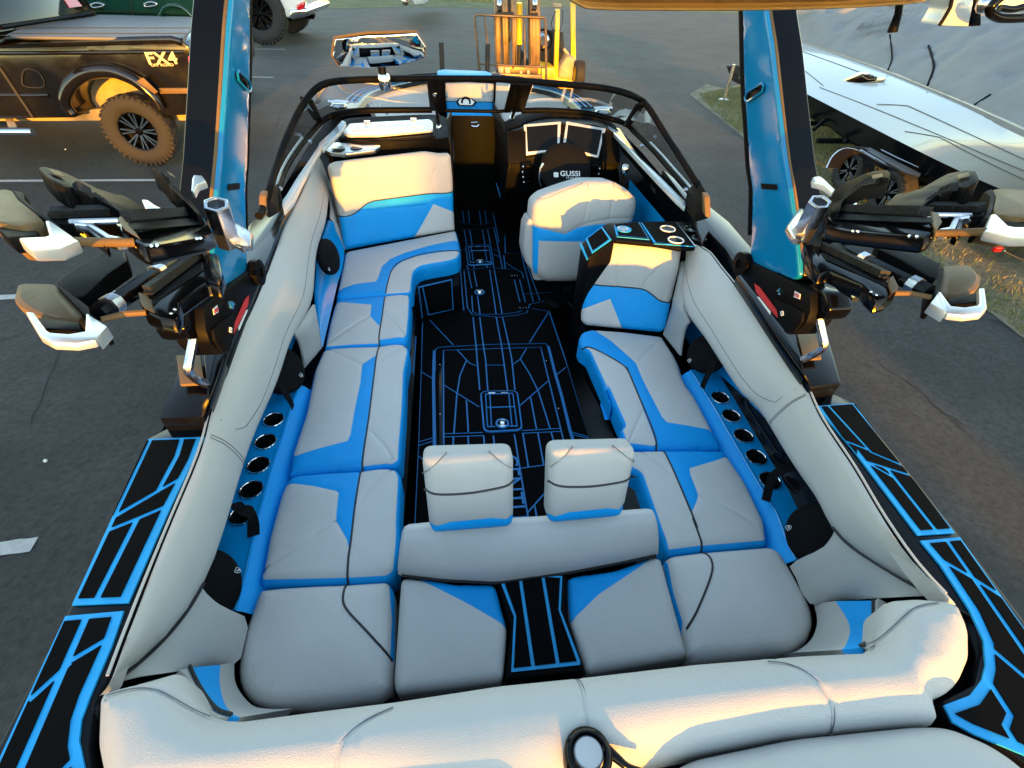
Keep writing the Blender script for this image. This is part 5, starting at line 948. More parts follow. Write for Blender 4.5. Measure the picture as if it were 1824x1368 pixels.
# starboard side: inner panels, armrest and bright accents
patch([(1.2524,4.4304,1.0),(1.2648,3.9773,.96),(1.2821,3.4035,.94),(1.2685,2.7637,.92)], [(1.5538,5.1161,.35),(1.6783,4.9969,.2),(1.7033,4.5577,.1),(1.932,4.2477,.1)], 'satin_black', 'side_panel', hint=(-1, 0, 0), nu=30)
cushion('side_armrest', [(1.4329,4.2736,.66),(1.4578,4.114,.66),(1.4612,3.8116,.66),(1.3847,3.4867,.66),(1.3689,3.3814,.66),(1.2605,3.3835,.66),(1.3002,3.6359,.66),(1.2919,3.7526,.66),(1.3418,3.9592,.66)], BOAT, thick=.10, r=.03, corner=.03, m='matte_black')
obj('armrest_accent', MB().prism([(1.3713,3.9025,.8),(1.4045,3.721,.76),(1.4075,3.6681,.75),(1.375,3.397,.7),(1.3512,3.3712,.7),(1.3672,3.6289,.75),(1.3353,3.7571,.78)], (-.01, -.01, .006), 'aluminium'), BOAT, bevel=.002)
obj('armrest_shell', MB().tube(catmull([(1.3867,3.9249,.8),(1.4466,3.7674,.78),(1.4488,3.5969,.74),(1.4306,3.4584,.7),(1.4116,3.3979,.66)], 20), .035, 'satin_black', 10), BOAT, smooth=80)
obj('panel_accent', MB().prism([(1.3886,4.6608,.8),(1.4276,4.5418,.8),(1.4181,4.3857,.79),(1.4053,4.2858,.76),(1.3905,4.3603,.77),(1.3797,4.498,.79)], (-.01, -.01, .006), 'aluminium'), BOAT, bevel=.002)
# port console: dark moulded top with a bright lid, cup plate
CPz = [(-1.2306,4.1652,.92),(-1.2328,4.363,.94),(-1.1797,4.6556,1.0),(-1.087,4.7019,1.04),(-.8253,4.6956,1.06),(-.3642,4.7406,1.07),(-.2531,4.6309,1.06)]
patch(CPz, [(-1.1822,4.0775,.9),(-1.1754,4.2977,.93),(-1.0944,4.323,.97),(-.9855,4.2456,.98),(-.8099,4.2169,.98),(-.3624,4.2504,1.0),(-.2532,4.309,1.0)], 'matte_black', 'port_console_top', nu=40, hint=(0, 0, 1))
patch([(-1.1822,4.0775,.9),(-1.1754,4.2977,.93),(-1.0944,4.323,.97),(-.9855,4.2456,.98),(-.8099,4.2169,.98),(-.3624,4.2504,1.0),(-.2532,4.309,1.0)], [(-1.191,4.1105,.84),(-1.1299,4.1423,.84),(-.9965,4.1578,.85),(-.8068,4.2071,.86),(-.5114,4.259,.88),(-.228,4.326,.89)], 'matte_black', 'port_console_top', nu=40, hint=(0, -.5, 1), bulge=.012)
patch([(-1.191,4.1105,.84),(-1.1299,4.1423,.84),(-.9965,4.1578,.85),(-.8068,4.2071,.86),(-.5114,4.259,.88),(-.228,4.326,.89)], [(-1.2, 4.1, .1), (-.8, 4.2, .1), (-.5, 4.3, .1), (-.2, 4.4, .1)], 'satin_black', 'port_console_face', nu=30, hint=(0, -1, 0))
patch([(-.2531,4.6309,1.06),(-.2488,4.4954,1.02),(-.2484,4.349,.99),(-.228,4.2898,.9)]+[(-.2, 4.3, .1)], [(-.21, 5.3, 1.0), (-.21, 5.3, .9), (-.21, 5.3, .8), (-.21, 5.3, .4), (-.2, 5.3, 0)], 'satin_black', 'port_console_side', hint=(1, 0, 0))
LPN = 0
lid_pts = [(-1.0951,4.3536,1.0006),(-1.0574,4.5122,1.0272),(-.811,4.522,1.0427),(-.4025,4.5231,1.0661),(-.3755,4.476,1.0604),(-.3727,4.3106,1.0351),(-.8118,4.2712,1.004),(-1.0471,4.2941,.9942)]
fl_ = cushion('lid_surround', [(-1.1358,4.3202,.9776),(-1.1022,4.5836,1.0194),(-.8198,4.6079,1.0389),(-.3732,4.6066,1.0638),(-.3567,4.2579,1.0119),(-.5973,4.2405,.9958),(-.8213,4.2396,.983),(-.9895,4.2744,.9789)], BOAT, thick=.03, r=.008, crown=0, corner=.02, m='satin_black', lift=.006)
ld = cushion('glovebox_lid', lid_pts, BOAT, thick=.02, r=.008, crown=0, corner=.02, m='white_aluminium', lift=.018)
c_, u_, w_, n_ = frame(lid_pts, (0, 0, 1))
text('CENTURION', .065, c_ + n_ * .0187 + w_ * .012, u_, w_, 'aluminium', ld, .0012, 1.35, 'lettering')
obj('lid_bar', MB().beam(c_ - u_ * .28 - w_ * .045 + n_ * .02, c_ + u_ * .30 - w_ * .02 + n_ * .02, .012, .006, 'aluminium'), ld, bevel=.002)
for t in (.22, .80):
    obj('hinge', MB().box(V(lid_pts[1]).lerp(V(lid_pts[3]), t) + n_ * .024, (.05, .03, .012), 'chrome'), ld, bevel=.003)
cup_pts = [(-1.2173,4.1504,.935),(-1.2075,4.2679,.945),(-1.1299,4.2791,.95),(-.814,4.2219,.955),(-.7823,4.1693,.953),(-.822,4.0985,.945),(-1.0389,4.0334,.935),(-1.1562,4.0727,.932)]
cpl = cushion('cup_plate', cup_pts, BOAT, thick=.03, r=.006, crown=0, corner=.012, m='aluminium', lift=.012)
for p in [(-1.1085,4.1262,.955),(-.9669,4.1433,.955)]: obj('cup_holder', MB().lathe([(.052, .002), (.05, .003), (.0001, .003)], p, (0, 0, 1), 'gloss_black', 24), cpl)
# walk-through door to the bow, with its latch
dr = obj('bow_door', MB().box((.02, 5.30, .47), (.46, .03, .95), 'door_black'), BOAT, bevel=.004)
obj('door_panel', MB().box((.02, 5.335, .47), (.45, .02, .93), 'gel_black'), dr)
obj('door_latch', MB().tube([V(s_) for s_ in [(-.0219,5.27,.8888),(.0391,5.27,.8929),(.0572,5.27,.8788),(.0387,5.27,.8565),(-.0042,5.27,.856),(-.0248,5.27,.8668)]], .009, 'chrome', 6, closed=True), dr)
# ---------------------------------------------------------------- the boat: bow, windscreen, mirror
# bow rim, foam pads and bow seats
rimO = [V(p) for p in [(-1.2571,5.1694,1.02),(-1.248,5.4031,1.02),(-1.1984,5.9018,1.02),(-1.0463,6.2484,1.02),(-.8541,6.5237,1.02),(-.5899,6.856,1.02),(-.2875,7.1293,1.02),(-.0165,7.249,1.02),(.2686,7.2071,1.02),(.5193,7.0411,1.02),(.7855,6.5485,1.02),(1.0438,6.2547,1.02),(1.1835,5.8827,1.02),(1.2243,5.2494,1.02),(1.2683,5.0132,1.02)]]
RO = catmull(rimO, 60)
def inset(P, d):
    out = []
    for i, p in enumerate(P):
        t = (P[min(i + 1, len(P) - 1)] - P[max(i - 1, 0)]).normalized(); n = V((t.y, -t.x, 0)); out.append(p + n * d)
    return out
RI = inset(RO, .14)
obj('bow_deck', MB().rows([[p + V((0, 0, -.10)) for p in inset(RO, -.06)], [p + V((0, 0, -.006)) for p in inset(RO, -.02)], RO, inset(RO, .17), [p + V((0, 0, -.04)) for p in inset(RO, .19)]], 'gel_black'), BOAT, smooth=60)
for i0, i1 in ((3, 27), (33, 57)):
    A = RO[i0:i1]; B = inset(RO, .13)[i0:i1]
    ol_ = [p + V((0, 0, .004)) for p in A] + [p + V((0, 0, .004)) for p in B[::-1]]
    M1 = [a.lerp(b, .5) + V((0, 0, .004)) for a, b in zip(A, B)]
    E1 = [a.lerp(b, .06) + V((0, 0, .004)) for a, b in zip(A, B)]; E2 = [a.lerp(b, .94) + V((0, 0, .004)) for a, b in zip(A, B)]
    tile_mat('bow_pad', ol_, [(M1[::2], .030), (E1[::2], .026), (E2[::2], .030), ([A[0] + V((0, 0, .004)), B[0] + V((0, 0, .004))], .02), ([A[-1] + V((0, 0, .004)), B[-1] + V((0, 0, .004))], .02)], BOAT, thick=.006)
obj('bow_tip_pad', MB().prism([(-.3616,7.159,1.03),(-.2868,7.266,1.03),(.259,7.2067,1.03),(.3145,7.053,1.03),(.2839,6.8935,1.03),(-.2194,6.8525,1.03),(-.3587,6.8341,1.03)], (0, 0, .015), 'foam_blue'), BOAT, bevel=.004)
for s in (1, -1):
    pts = [V(p) for p in RI if p.x * s > .25 and 5.65 < p.y < 6.8]
    if pts[0].y > pts[-1].y: pts = pts[::-1]
    low = [V((p.x * .72, p.y - .05, .50)) for p in pts]
    patch([p + V((0, 0, -.02)) for p in pts], low, 'brightened_vinyl', 'bow_side_backrest', hint=(-s, 0, .4), bulge=.05, nu=24, thick=.05)
    patch(low, [V((s * .12, p.y, .42)) for p in low], 'brightened_vinyl', 'bow_seat', hint=(0, 0, 1), bulge=.02, nu=24, thick=.05)
BW = 0
cushion('bow_backrest', [(-.2771,6.8894,.9645),(.0072,6.8932,.9773),(.3306,6.8899,.9663),(.3293,6.8583,.8611),(.3128,6.7997,.6655),(.3023,6.7781,.5937),(-.2648,6.7808,.6026)], BOAT, thick=.12, r=.03, corner=.02, m='brightened_vinyl', hint=(0, -1, .3), panels=[([(-.3017,6.8322,.7739),(.3519,6.8317,.7723),(.35,6.7759,.5863),(-.313,6.7735,.5782)], 'blue_vinyl')], seams=[[(-.2764,6.8438,.8128),(.3147,6.8455,.8184)]], pipes=[[(-.2879,6.8317,.7722),(.3283,6.8316,.7719)]])
cushion('bow_wing_backrest', [(.3341,6.7656,.9965),(.4505,6.6936,1.0008),(.7245,6.5199,.9869),(.6685,6.517,.7704),(.4975,6.6093,.6875),(.3204,6.7192,.6825)], BOAT, thick=.12, r=.03, corner=.02, m='brightened_vinyl', hint=(0, -1, .3))
em = [(-.1449,6.8111,.7703),(-.1155,6.8222,.8074),(-.0338,6.8272,.824),(.0584,6.8219,.8063),(.111,6.8123,.7742),(.0678,6.7998,.7328),(-.1187,6.8002,.7339)]
e1 = obj('bow_emblem', MB().prism(em, (0, -.02, .004), 'satin_black'), BOAT, bevel=.004)
ec = sum((V(p) for p in em), V()) / len(em)
obj('emblem_plate', MB().prism([ec + (V(p) - ec) * .8 + V((0, -.021, .004)) for p in em], (0, -.004, 0), 'white_aluminium'), e1)
obj('emblem_mark', MB().tube([ec + V((.05 * math.cos(a), -.028, .045 * math.sin(a))) for a in [math.pi * (k / 10 * 1.25 - .15) for k in range(11)]], .012, 'satin_black', 6), e1)
for p in [(-1.2387,5.1215,1.03),(1.2319,5.0521,1.03)]:
    c_ = obj('cleat', MB().lathe([(.07, 0), (.075, .02), (.05, .035), (.0001, .036)], p, (0, 0, 1), 'chrome', 16), BOAT)
    obj('cleat_horn', MB().tube([V(p) + V((-.09, 0, .05)), V(p) + V((0, 0, .055)), V(p) + V((.09, 0, .05))], .016, 'chrome', 8), c_)
# light gelcoat band inside the screen
obj('deck_band', MB().prism([(-1.2352,2.9365,.99),(-1.2308,3.0327,.99),(-1.2278,3.3229,1.0),(-1.1997,3.9135,1.03),(-1.21,3.9857,1.03),(-1.1298,4.4024,1.05),(-1.1051,4.4575,1.08),(-1.0664,4.4051,1.08),(-1.0949,4.3512,1.04),(-1.1641,3.8674,1.02),(-1.1762,3.9163,1.02),(-1.1892,3.6886,1.0),(-1.186,3.2494,.99),(-1.1783,2.9773,.98),(-1.1951,2.8155,.98)], (0, 0, -.03), 'gel_silver'), BOAT, bevel=.004)
obj('deck_band', MB().prism([(1.1518,4.6272,1.04),(1.2545,4.5195,1.03),(1.1684,3.6931,1.03),(1.189,3.6165,1.02),(1.2257,3.324,1.0),(1.2496,2.9257,.98),(1.2132,2.846,.98),(1.1919,2.9437,.99),(1.1793,3.2488,1.0),(1.147,3.6478,1.03)], (0, 0, -.03), 'gel_silver'), BOAT, bevel=.004)
# windscreen: top rail, base rail, posts, panes
WTp = [(-1.2021,2.4714,1.09),(-1.2081,2.5911,1.1),(-1.185,2.6628,1.15),(-1.1875,2.8545,1.2),(-1.1616,3.1335,1.3),(-1.1221,3.3264,1.38),(-1.0887,3.382,1.42),(-1.061,3.4569,1.45),(-1.0165,3.4864,1.48),(-.9618,3.4886,1.5),(-.9076,3.559,1.5),(-.7958,3.6141,1.5),(-.6782,3.6543,1.5)]
WTc = [(-.6782,3.6543,1.5),(-.5148,3.756,1.49),(-.3235,3.8487,1.48),(.0864,3.8872,1.48),(.222,3.8592,1.48),(.3005,3.8353,1.48)]
WTs = [(.3005,3.8353,1.48),(.4358,3.7243,1.49),(.6123,3.5945,1.5),(.7474,3.5402,1.5),(.8666,3.4929,1.49),(.9546,3.4825,1.47),(1.0538,3.5458,1.43),(1.0794,3.4393,1.4),(1.1512,3.2956,1.3),(1.1903,3.064,1.22),(1.2307,2.8547,1.14),(1.2674,2.7418,1.08)]
top = WTp + WTc[1:] + WTs[1:]
ws = obj('windscreen', MB().tube(catmull(top, 110), .020, 'matte_black', 10), BOAT, smooth=70)
WBp = [(-1.266,2.7724,1.0),(-1.2954,3.0898,1.0),(-1.3326,3.4756,1.01),(-1.3285,3.8415,1.03),(-1.2942,4.1325,1.06),(-1.2453,4.3458,1.09),(-1.1968,4.417,1.11),(-1.1125,4.4053,1.14),(-.9041,4.3194,1.18),(-.6747,4.3038,1.19),(-.3697,4.3339,1.19)]
WBs = [(.3523,4.3572,1.19),(.57,4.3816,1.19),(.7922,4.3996,1.18),(.9665,4.4239,1.16),(1.1318,4.3928,1.13),(1.2556,4.3712,1.1),(1.3128,4.2712,1.06),(1.3451,3.8496,1.03),(1.331,3.3265,1.01),(1.3243,3.0888,1.0),(1.2889,2.8722,1.0)]
obj('base_rail', MB().tube(catmull(WBp, 70), .022, 'satin_black', 10), ws, smooth=70)
obj('base_rail', MB().tube(catmull(WBs, 70), .022, 'satin_black', 10), ws, smooth=70)
obj('glass_channel', MB().tube([V(p) + V((0, .0, .022)) for p in catmull(WBp, 70)[3:34]], .010, 'aluminium', 8), ws, smooth=70)
obj('glass_channel', MB().tube([V(p) + V((0, .0, .022)) for p in catmull(WBs, 70)[38:68]], .010, 'aluminium', 8), ws, smooth=70)
def pane(A, B, name='pane'):
    A, B = catmull(A, 40), catmull(B, 40); obj(name, MB().rows([A, [a.lerp(b, .5) for a, b in zip(A, B)], B], 'tinted_glass'), ws, smooth=80)
pane(WTp[1:] + WTc[1:3], WBp)
pane(WTs, WBs)
cbar = [(-.2677,4.316,1.19),(-.0969,4.3196,1.19),(.124,4.3182,1.19),(.2455,4.3496,1.19)]
obj('base_rail', MB().tube(catmull(cbar, 20), .013, 'satin_black', 8), ws, smooth=70)
pane([(-.2574,3.8978,1.47),(.0909,3.9419,1.47),(.1923,3.9184,1.47)], [(-.2677,4.316,1.19),(.124,4.3182,1.19),(.2402,4.3493,1.19)])
for a, b, w_ in ((*[(-1.0934,3.4396,1.42),(-1.2629,4.3509,1.1)], .075), (*[(-.3407,3.8419,1.47),(-.3503,4.3353,1.19)], .07), (*[(-.2867,3.8486,1.47),(-.3017,4.3178,1.19)], .075), (*[(.2252,3.8032,1.47),(.2313,4.313,1.19)], .06), (*[(.295,3.7882,1.47),(.3185,4.3413,1.19)], .10), (*[(1.0388,3.506,1.42),(1.2607,4.35,1.1)], .075)):
    obj('post', MB().beam(a, b, w_, .018, 'matte_black', (0, 1, .3)), ws, bevel=.004)
for pts in ([(-.3299,4.0302,1.36),(-.3316,4.1907,1.27),(-.3211,4.1912,1.1)], [(.2739,3.9321,1.43),(.2943,4.1035,1.33),(.2823,4.4227,1.12)]):
    st_ = obj('latch_arm', MB().tube(pts, .013, 'satin_black', 8), ws, smooth=70)
    for p in (pts[0], pts[-1]): obj('latch_knob', MB().sphere(p, .022, 'chrome', 10), st_)
for p in [(-1.273,4.0152,1.02),(-.7231,4.3429,1.15),(-1.2685,3.0898,1.0),(1.2626,3.9512,1.03),(1.2835,3.065,1.0)]:
    obj('bolt', MB().lathe([(.016, 0), (.014, .012), (.0001, .014)], V(p) + V((0, -.02, .012)), (0, -.5, 1), 'chrome', 10), ws)
for s, pts in ((-1, [(-1.2163,2.5839,1.15),(-1.1803,2.5837,1.15),(-1.1939,2.5453,1.06),(-1.2224,2.5161,1.06)]), (1, [(1.1608,2.5536,1.15),(1.1942,2.5534,1.15),(1.196,2.4777,1.06),(1.1681,2.491,1.06)])):
    obj('screen_foot', MB().prism(pts, (0, .05, .01), 'sunlit_brown'), ws, bevel=.005)
for pts in ([(-1.1814,2.5854,1.14),(-1.277,3.0711,1.05),(-1.225,2.9096,1.0),(-1.2271,2.8227,.98),(-1.1979,2.558,1.05)], [(1.2703,2.9589,1.06),(1.2543,2.8409,1.15),(1.1817,2.595,1.14),(1.1787,2.478,1.06),(1.2079,2.6318,.98),(1.2301,2.8762,.98)]):
    obj('screen_corner', MB().prism(pts, (0, .03, -.02), 'matte_black'), ws, bevel=.005)
# rear-view mirror on its stalk
mp = [V(p) for p in [(-.8669,3.4498,1.7311),(-.6891,3.4529,1.7576),(-.4005,3.4454,1.7731),(-.3509,3.4144,1.7098),(-.3646,3.3921,1.6586),(-.5252,3.3841,1.6229),(-.6896,3.3869,1.6109),(-.8598,3.3938,1.6075),(-.8911,3.4145,1.6499)]]
mc = sum(mp, V()) / len(mp)
cam_p = V(camo.matrix_world.translation); tgt = V((0.0, .75, .62))
mn = ((cam_p - mc).normalized() + (tgt - mc).normalized()).normalized()
ang = [p - mc for p in mp]
mp2 = []
for p in ang:      # swing the outline into the mirror's own plane
    q = p - mn * (p.dot(mn) / mn.dot((cam_p - mc).normalized())) if False else p
    d = (mc + p - cam_p); t = (mc - cam_p).dot(mn) / d.dot(mn); mp2.append(cam_p + d * t)
rm = obj('rear_view_mirror', MB().prism([p - mn * .03 for p in mp2], mn * .028, 'satin_black'), BOAT, bevel=.006)
cushion('mirror_glass', [mc + (p - mc) * .985 + mn * .002 for p in mp2], rm, thick=.004, r=.003, crown=0, corner=.004, m='mirror', hint=mn, grid=.02, dome=lambda p: .055 * (1 - np.clip((p[:, 0] ** 2 + 1.5 * p[:, 1] ** 2) / .12, 0, 1)))
obj('mirror_rim', MB().tube(mp2 + [mp2[0]], .0075, 'sunlit_brown', 6), rm)
ball = V((-.6074,3.3818,1.53))
obj('mirror_stalk', MB().tube([ball, ball.lerp(mc, .55), V((-.6134,3.384,1.6129)) - mn * .02], [.022, .024, .03], 'satin_black', 10), rm, smooth=70)
obj('mirror_clamp', MB().lathe([(.0001, -.045), (.03, -.04), (.036, -.01), (.036, .025), (.028, .04), (.0001, .042)], ball, (0, 0, 1), 'chrome', 16), rm, smooth=50)

# ---------------------------------------------------------------- the boat: tower, board racks, bimini
PT = [(.985, 1.5, 1.4), (.985, 2.0, 1.4), (.88, 1.5, 1.97)]
blueP = [(.8658,2.1978,2.047),(.8776,2.1686,1.9832),(.9041,2.105,1.8393),(.921,2.0612,1.7472),(.9448,1.9869,1.6183),(.9672,1.9193,1.4966),(.979,1.868,1.4324),(.9964,1.833,1.3379),(1.0124,1.8042,1.2515),(1.029,1.7812,1.161),(1.03,1.7634,1.1556),(1.0145,1.4644,1.2397),(1.0101,1.4442,1.2636),(1.0001,1.4722,1.318),(.9879,1.522,1.3845),(.9863,1.5266,1.393),(.967,1.606,1.4976),(.9486,1.6954,1.5976),(.9176,1.8215,1.766),(.8927,1.919,1.9012),(.8756,1.9976,1.9938),(.8648,2.0354,2.0525)]
slot = [(.9226,2.0263,1.7281),(.9186,2.0119,1.7495),(.9108,1.9215,1.792),(.9119,1.9053,1.7859),(.9153,1.9085,1.7678),(.9238,1.9932,1.7216),(.9245,2.0144,1.7176)]
stick = [(.9689,1.8028,1.4767),(.9629,1.6975,1.5089),(.966,1.6862,1.4925),(.9719,1.7884,1.4602)]
basep = [(1.01,1.7992,1.1782),(1.01,1.744,1.1717),(1.01,1.4549,1.2374),(1.01,1.3588,1.2523),(1.01,1.316,1.1979),(1.01,1.3068,1.1517),(1.01,1.336,1.085),(1.01,1.3692,1.0613),(1.01,1.7811,1.0906),(1.01,1.8241,1.1158)]
PAD = [(1.155,2.0064,.965),(1.2505,2.0797,.965),(1.2949,1.9272,.965),(1.197,1.5715,.965),(1.1595,1.4743,.965),(1.0932,1.3228,.965),(1.069,1.2458,.95),(1.08,1.3503,.95),(1.1141,1.6267,.95)]
def build_tower(s):
    mp = lambda P: [V((p[0] * s, p[1], p[2])) for p in P]
    out = V((s, 0, 0))
    tw = obj('tower_leg', MB().prism([p + out * .014 for p in mp(blueP)], out * .098 + V((0, -.02, 0)), 'gloss_black'), BOAT, bevel=.012, seg=3)
    cushion('tower_panel', [p + out * .010 for p in mp(blueP)], tw, thick=.016, r=.010, crown=.004, corner=.02, m='gel_blue', hint=(-s, 0, .2), lift=.008)
    ed = mp(blueP)
    obj('edge_trim', MB().tube(catmull([p + out * .02 for p in ed[13:]], 30), .006, 'sunlit_brown', 6), tw, smooth=70)
    obj('front_tube', MB().tube(catmull([p + V((s * .03, .035, 0)) for p in ed[:9]], 24), .022, 'satin_black', 10), tw, smooth=70)
    sc_ = sum(mp(slot), V()) / len(slot)
    obj('slot', MB().prism([p - out * .006 for p in mp(slot)], out * .01, 'gloss_black'), tw, bevel=.003)
    obj('slot_rim', MB().tube([p - out * .006 for p in mp(slot)] + [mp(slot)[0] - out * .006], .004, 'gel_blue', 6), tw)
    obj('sticker', MB().prism([p - out * .003 for p in mp(stick)], out * .002, 'satin_black'), tw, smooth=0)
    # foot: side plate, gunwale rail, hinge, label, aft block, grab handle
    ft = obj('tower_foot', MB().prism(mp(basep), out * .10, 'satin_black'), BOAT, bevel=.008)
    obj('foot_rail', MB().prism(mp(PAD), (0, 0, -.05), 'gloss_black'), ft, bevel=.006)
    hc = mp([(1.0,1.7815,1.144)])[0]
    obj('hinge_boss', MB().lathe([(.05, 0), (.05, .03), (.02, .034), (.018, .02), (.0001, .02)], hc + out * .02, -out, 'satin_black', 20), ft)
    obj('pivot', MB().tube(mp([(.99,1.4742,1.1849),(.99,1.4704,1.1914)]), .014, 'chrome', 10), ft)
    obj('warning_label', MB().prism([p - out * .003 for p in mp([(1.01,1.6588,1.1169),(1.01,1.6169,1.1235),(1.01,1.4672,1.1062),(1.01,1.4466,1.0856),(1.01,1.48,1.0866),(1.01,1.6261,1.0949)])], out * .002, 'red_label'), ft, smooth=0)
    obj('label_strip', MB().prism([p - out * .0035 for p in mp([(1.01,1.6096,1.0843),(1.01,1.5959,1.0895),(1.01,1.4957,1.0822),(1.01,1.4923,1.0716)])], out * .002, 'bright_white'), ft, smooth=0)
    lb = obj('data_label', MB().prism([p - out * .003 for p in mp([(1.01,1.4268,1.2175),(1.01,1.3948,1.2235),(1.01,1.3858,1.2068),(1.01,1.4169,1.1973)])], out * .002, 'bright_white'), ft, smooth=0)
    for t in (.28, .5, .72):
        a, b, c_, d = mp([(1.01,1.4268,1.2175),(1.01,1.3948,1.2235),(1.01,1.3858,1.2068),(1.01,1.4169,1.1973)]); obj('label_line', MB().beam(a.lerp(d, t).lerp(b.lerp(c_, t), .1) - out * .0045, a.lerp(d, t).lerp(b.lerp(c_, t), .9) - out * .0045, .002, .004, 'red_label', out), lb)
    obj('foot_plate', MB().prism([p - out * .012 for p in mp([(1.01,1.4998,1.1363),(1.01,1.4161,1.166),(1.01,1.334,1.1863),(1.01,1.3174,1.1552),(1.01,1.3294,1.098),(1.01,1.3678,1.0709),(1.01,1.4286,1.0918)])], out * .012, 'matte_black'), ft, bevel=.004)
    obj('foot_mark', MB().tube([p - out * .013 for p in mp([(1.01,1.4328,1.1227),(1.01,1.4237,1.1313),(1.01,1.4122,1.1222),(1.01,1.4207,1.1139),(1.01,1.4328,1.1227)])], .0025, 'bright_white', 5), ft)
    obj('aft_block', MB().prism(mp([(1.04,1.4326,1.2492),(1.04,1.3277,1.2698),(1.04,1.272,1.2352),(1.04,1.2793,1.1901),(1.04,1.321,1.157),(1.04,1.3753,1.2113)]), out * .09, 'gloss_black'), ft, bevel=.012)
    H = mp([(1.047,1.3391,1.2),(1.0593,1.316,1.165),(1.0754,1.2869,1.12),(1.0842,1.2634,1.09),(1.0923,1.2701,1.065),(1.1079,1.3069,1.01),(1.1002,1.3301,.965)])
    obj('grab_handle', MB().tube(catmull(H, 24), .0145, 'aluminium', 8), ft, smooth=35)
    obj('handle_foot', MB().prism(mp([(1.183,1.5071,.95),(1.267,1.5068,.95),(1.1891,1.3397,.95),(1.1109,1.3406,.95)]), (0, 0, .012), 'sunlit_brown'), ft, bevel=.003)
    # board rack: machined arms cut from plate, rubber teeth, padded end
    dn = V((0, -.010, -.045))
    def plate(name, pts, vec, m, par, bev=.005): return obj(name, MB().prism(mp(pts), V(vec), m), par, bevel=bev, smooth=22)
    def teeth(pts, n, par, w_=.024):
        P = resamp(mp(pts), n); tb = MB()
        for i in range(n - 1):
            t = (P[i + 1] - P[i]).normalized(); x = t.cross(V((0, -.5, .86))).normalized()
            tb.box(P[i] + V((0, -.002, .006)), (.0075, w_, .020), 'rubber', Matrix((t, x, t.cross(x))).transposed() @ Matrix.Rotation(.55, 3, 'Z'))
        o = obj('grip_teeth', tb, par); o['kind'] = 'stuff'
        obj('grip_strip', MB().tube(P, .009, 'rubber', 6), par)
    rk = plate('board_rack', [(.8776,1.3029,1.555),(.912,1.3337,1.5611),(.9182,1.2973,1.574),(.9097,1.0281,1.671),(.8876,.9828,1.6809),(.846,.9268,1.685),(.8135,.8997,1.6786),(.7975,.8965,1.6695),(.8134,.9881,1.6331),(.8194,1.1324,1.58),(.8244,1.2097,1.558)], (0, -.012, -.038), 'gloss_black', BOAT, .008)
    plate('arm_face', [(.8736,1.2781,1.565),(.8792,1.2434,1.5789),(.8473,.9621,1.6842),(.8294,.9346,1.688),(.8211,.9269,1.6867),(.8536,1.196,1.5822),(.8519,1.2422,1.5658)], (0, -.006, .004), 'rack_black', rk, .003)
    plate('arm_cap', [(.874,.9934,1.685),(.8632,.9608,1.6906),(.8251,.9082,1.693),(.7862,.8752,1.6891),(.8088,.908,1.6872),(.8355,.9409,1.6869)], (.0, -.004, .006), 'sunlit_brown', rk, .003)
    teeth([(.9136,1.2921,1.572),(.8657,.9881,1.684)], 30, rk)
    up1 = plate('rack_arm', [(.9045,1.3418,1.56),(.9488,1.404,1.5654),(.9844,1.4376,1.5836),(.9842,1.3948,1.6234),(.9714,1.343,1.6596),(.9435,1.2812,1.6886),(.8811,1.174,1.7249),(.8468,1.124,1.7343),(.8037,1.0673,1.735),(.8178,1.0905,1.7249),(.8598,1.1583,1.7031),(.9018,1.2399,1.6669),(.9075,1.271,1.6379),(.9029,1.2832,1.6162),(.8872,1.2727,1.6024),(.8596,1.2336,1.6002),(.8522,1.2412,1.5799)], dn, 'rack_black', rk, .006)
    teeth([(.9239,1.3133,1.585),(.9355,1.3192,1.6014),(.9314,1.2968,1.6273),(.9108,1.2485,1.6618),(.8485,1.1446,1.705)], 13, up1, .016)
    plate('arm_slot', [(.8465,1.1758,1.708),(.8333,1.1338,1.7263),(.8109,1.1019,1.728),(.8237,1.1423,1.7097)], (0, -.003, .003), 'sunlit_brown', up1, .002)
    up2 = plate('rack_arm', [(.9119,1.1552,1.625),(.9529,1.1939,1.6318),(1.0011,1.2292,1.6437),(1.0037,1.1985,1.659),(1.0176,1.1803,1.676),(1.0526,1.1918,1.6912),(1.0859,1.1949,1.7099),(1.08,1.1467,1.7337),(1.0561,1.1021,1.7456),(.9972,1.0327,1.75),(.9783,1.0162,1.7473),(.9634,1.0143,1.7371),(.9795,1.0626,1.7167),(.9623,1.0708,1.6997),(.9363,1.0635,1.6861),(.9133,1.0493,1.6785),(.8968,1.0332,1.6763),(.8864,1.0392,1.6658),(.8972,1.099,1.642)], dn, 'rack_black', rk, .006)
    teeth([(.9464,1.0806,1.665),(.9599,1.0838,1.6765),(.9724,1.0786,1.695),(.9704,1.0534,1.718)], 12, up2, .016)
    plate('arm_slot', [(1.0317,1.1201,1.728),(1.0331,1.0999,1.7392),(1.0053,1.0681,1.74),(1.0044,1.0881,1.7288)], (0, -.003, .003), 'sunlit_brown', up2, .002)
    lo2 = plate('rack_arm', [(.9524,1.0888,1.655),(.9836,1.0338,1.6756),(.9981,.9848,1.6921),(.9885,.9641,1.695),(.97,.946,1.6946),(.9559,.9641,1.6855),(.9324,1.0238,1.6641),(.923,1.0531,1.655)], dn, 'rack_black', rk, .006)
    teeth([(.9446,1.0692,1.662),(.9892,.9769,1.694)], 18, lo2, .020)
    cy = mp([(.8304,1.2879,1.6),(.8505,1.3223,1.475)]); ax = (cy[0] - cy[1]).normalized(); cl = (cy[0] - cy[1]).length
    obj('clamp_tube', MB().lathe([(.032, 0), (.032, cl), (.022, cl), (.021, cl - .05), (.0001, cl - .05)], cy[1], ax, 'aluminium', 6), rk, smooth=20, bevel=.003)
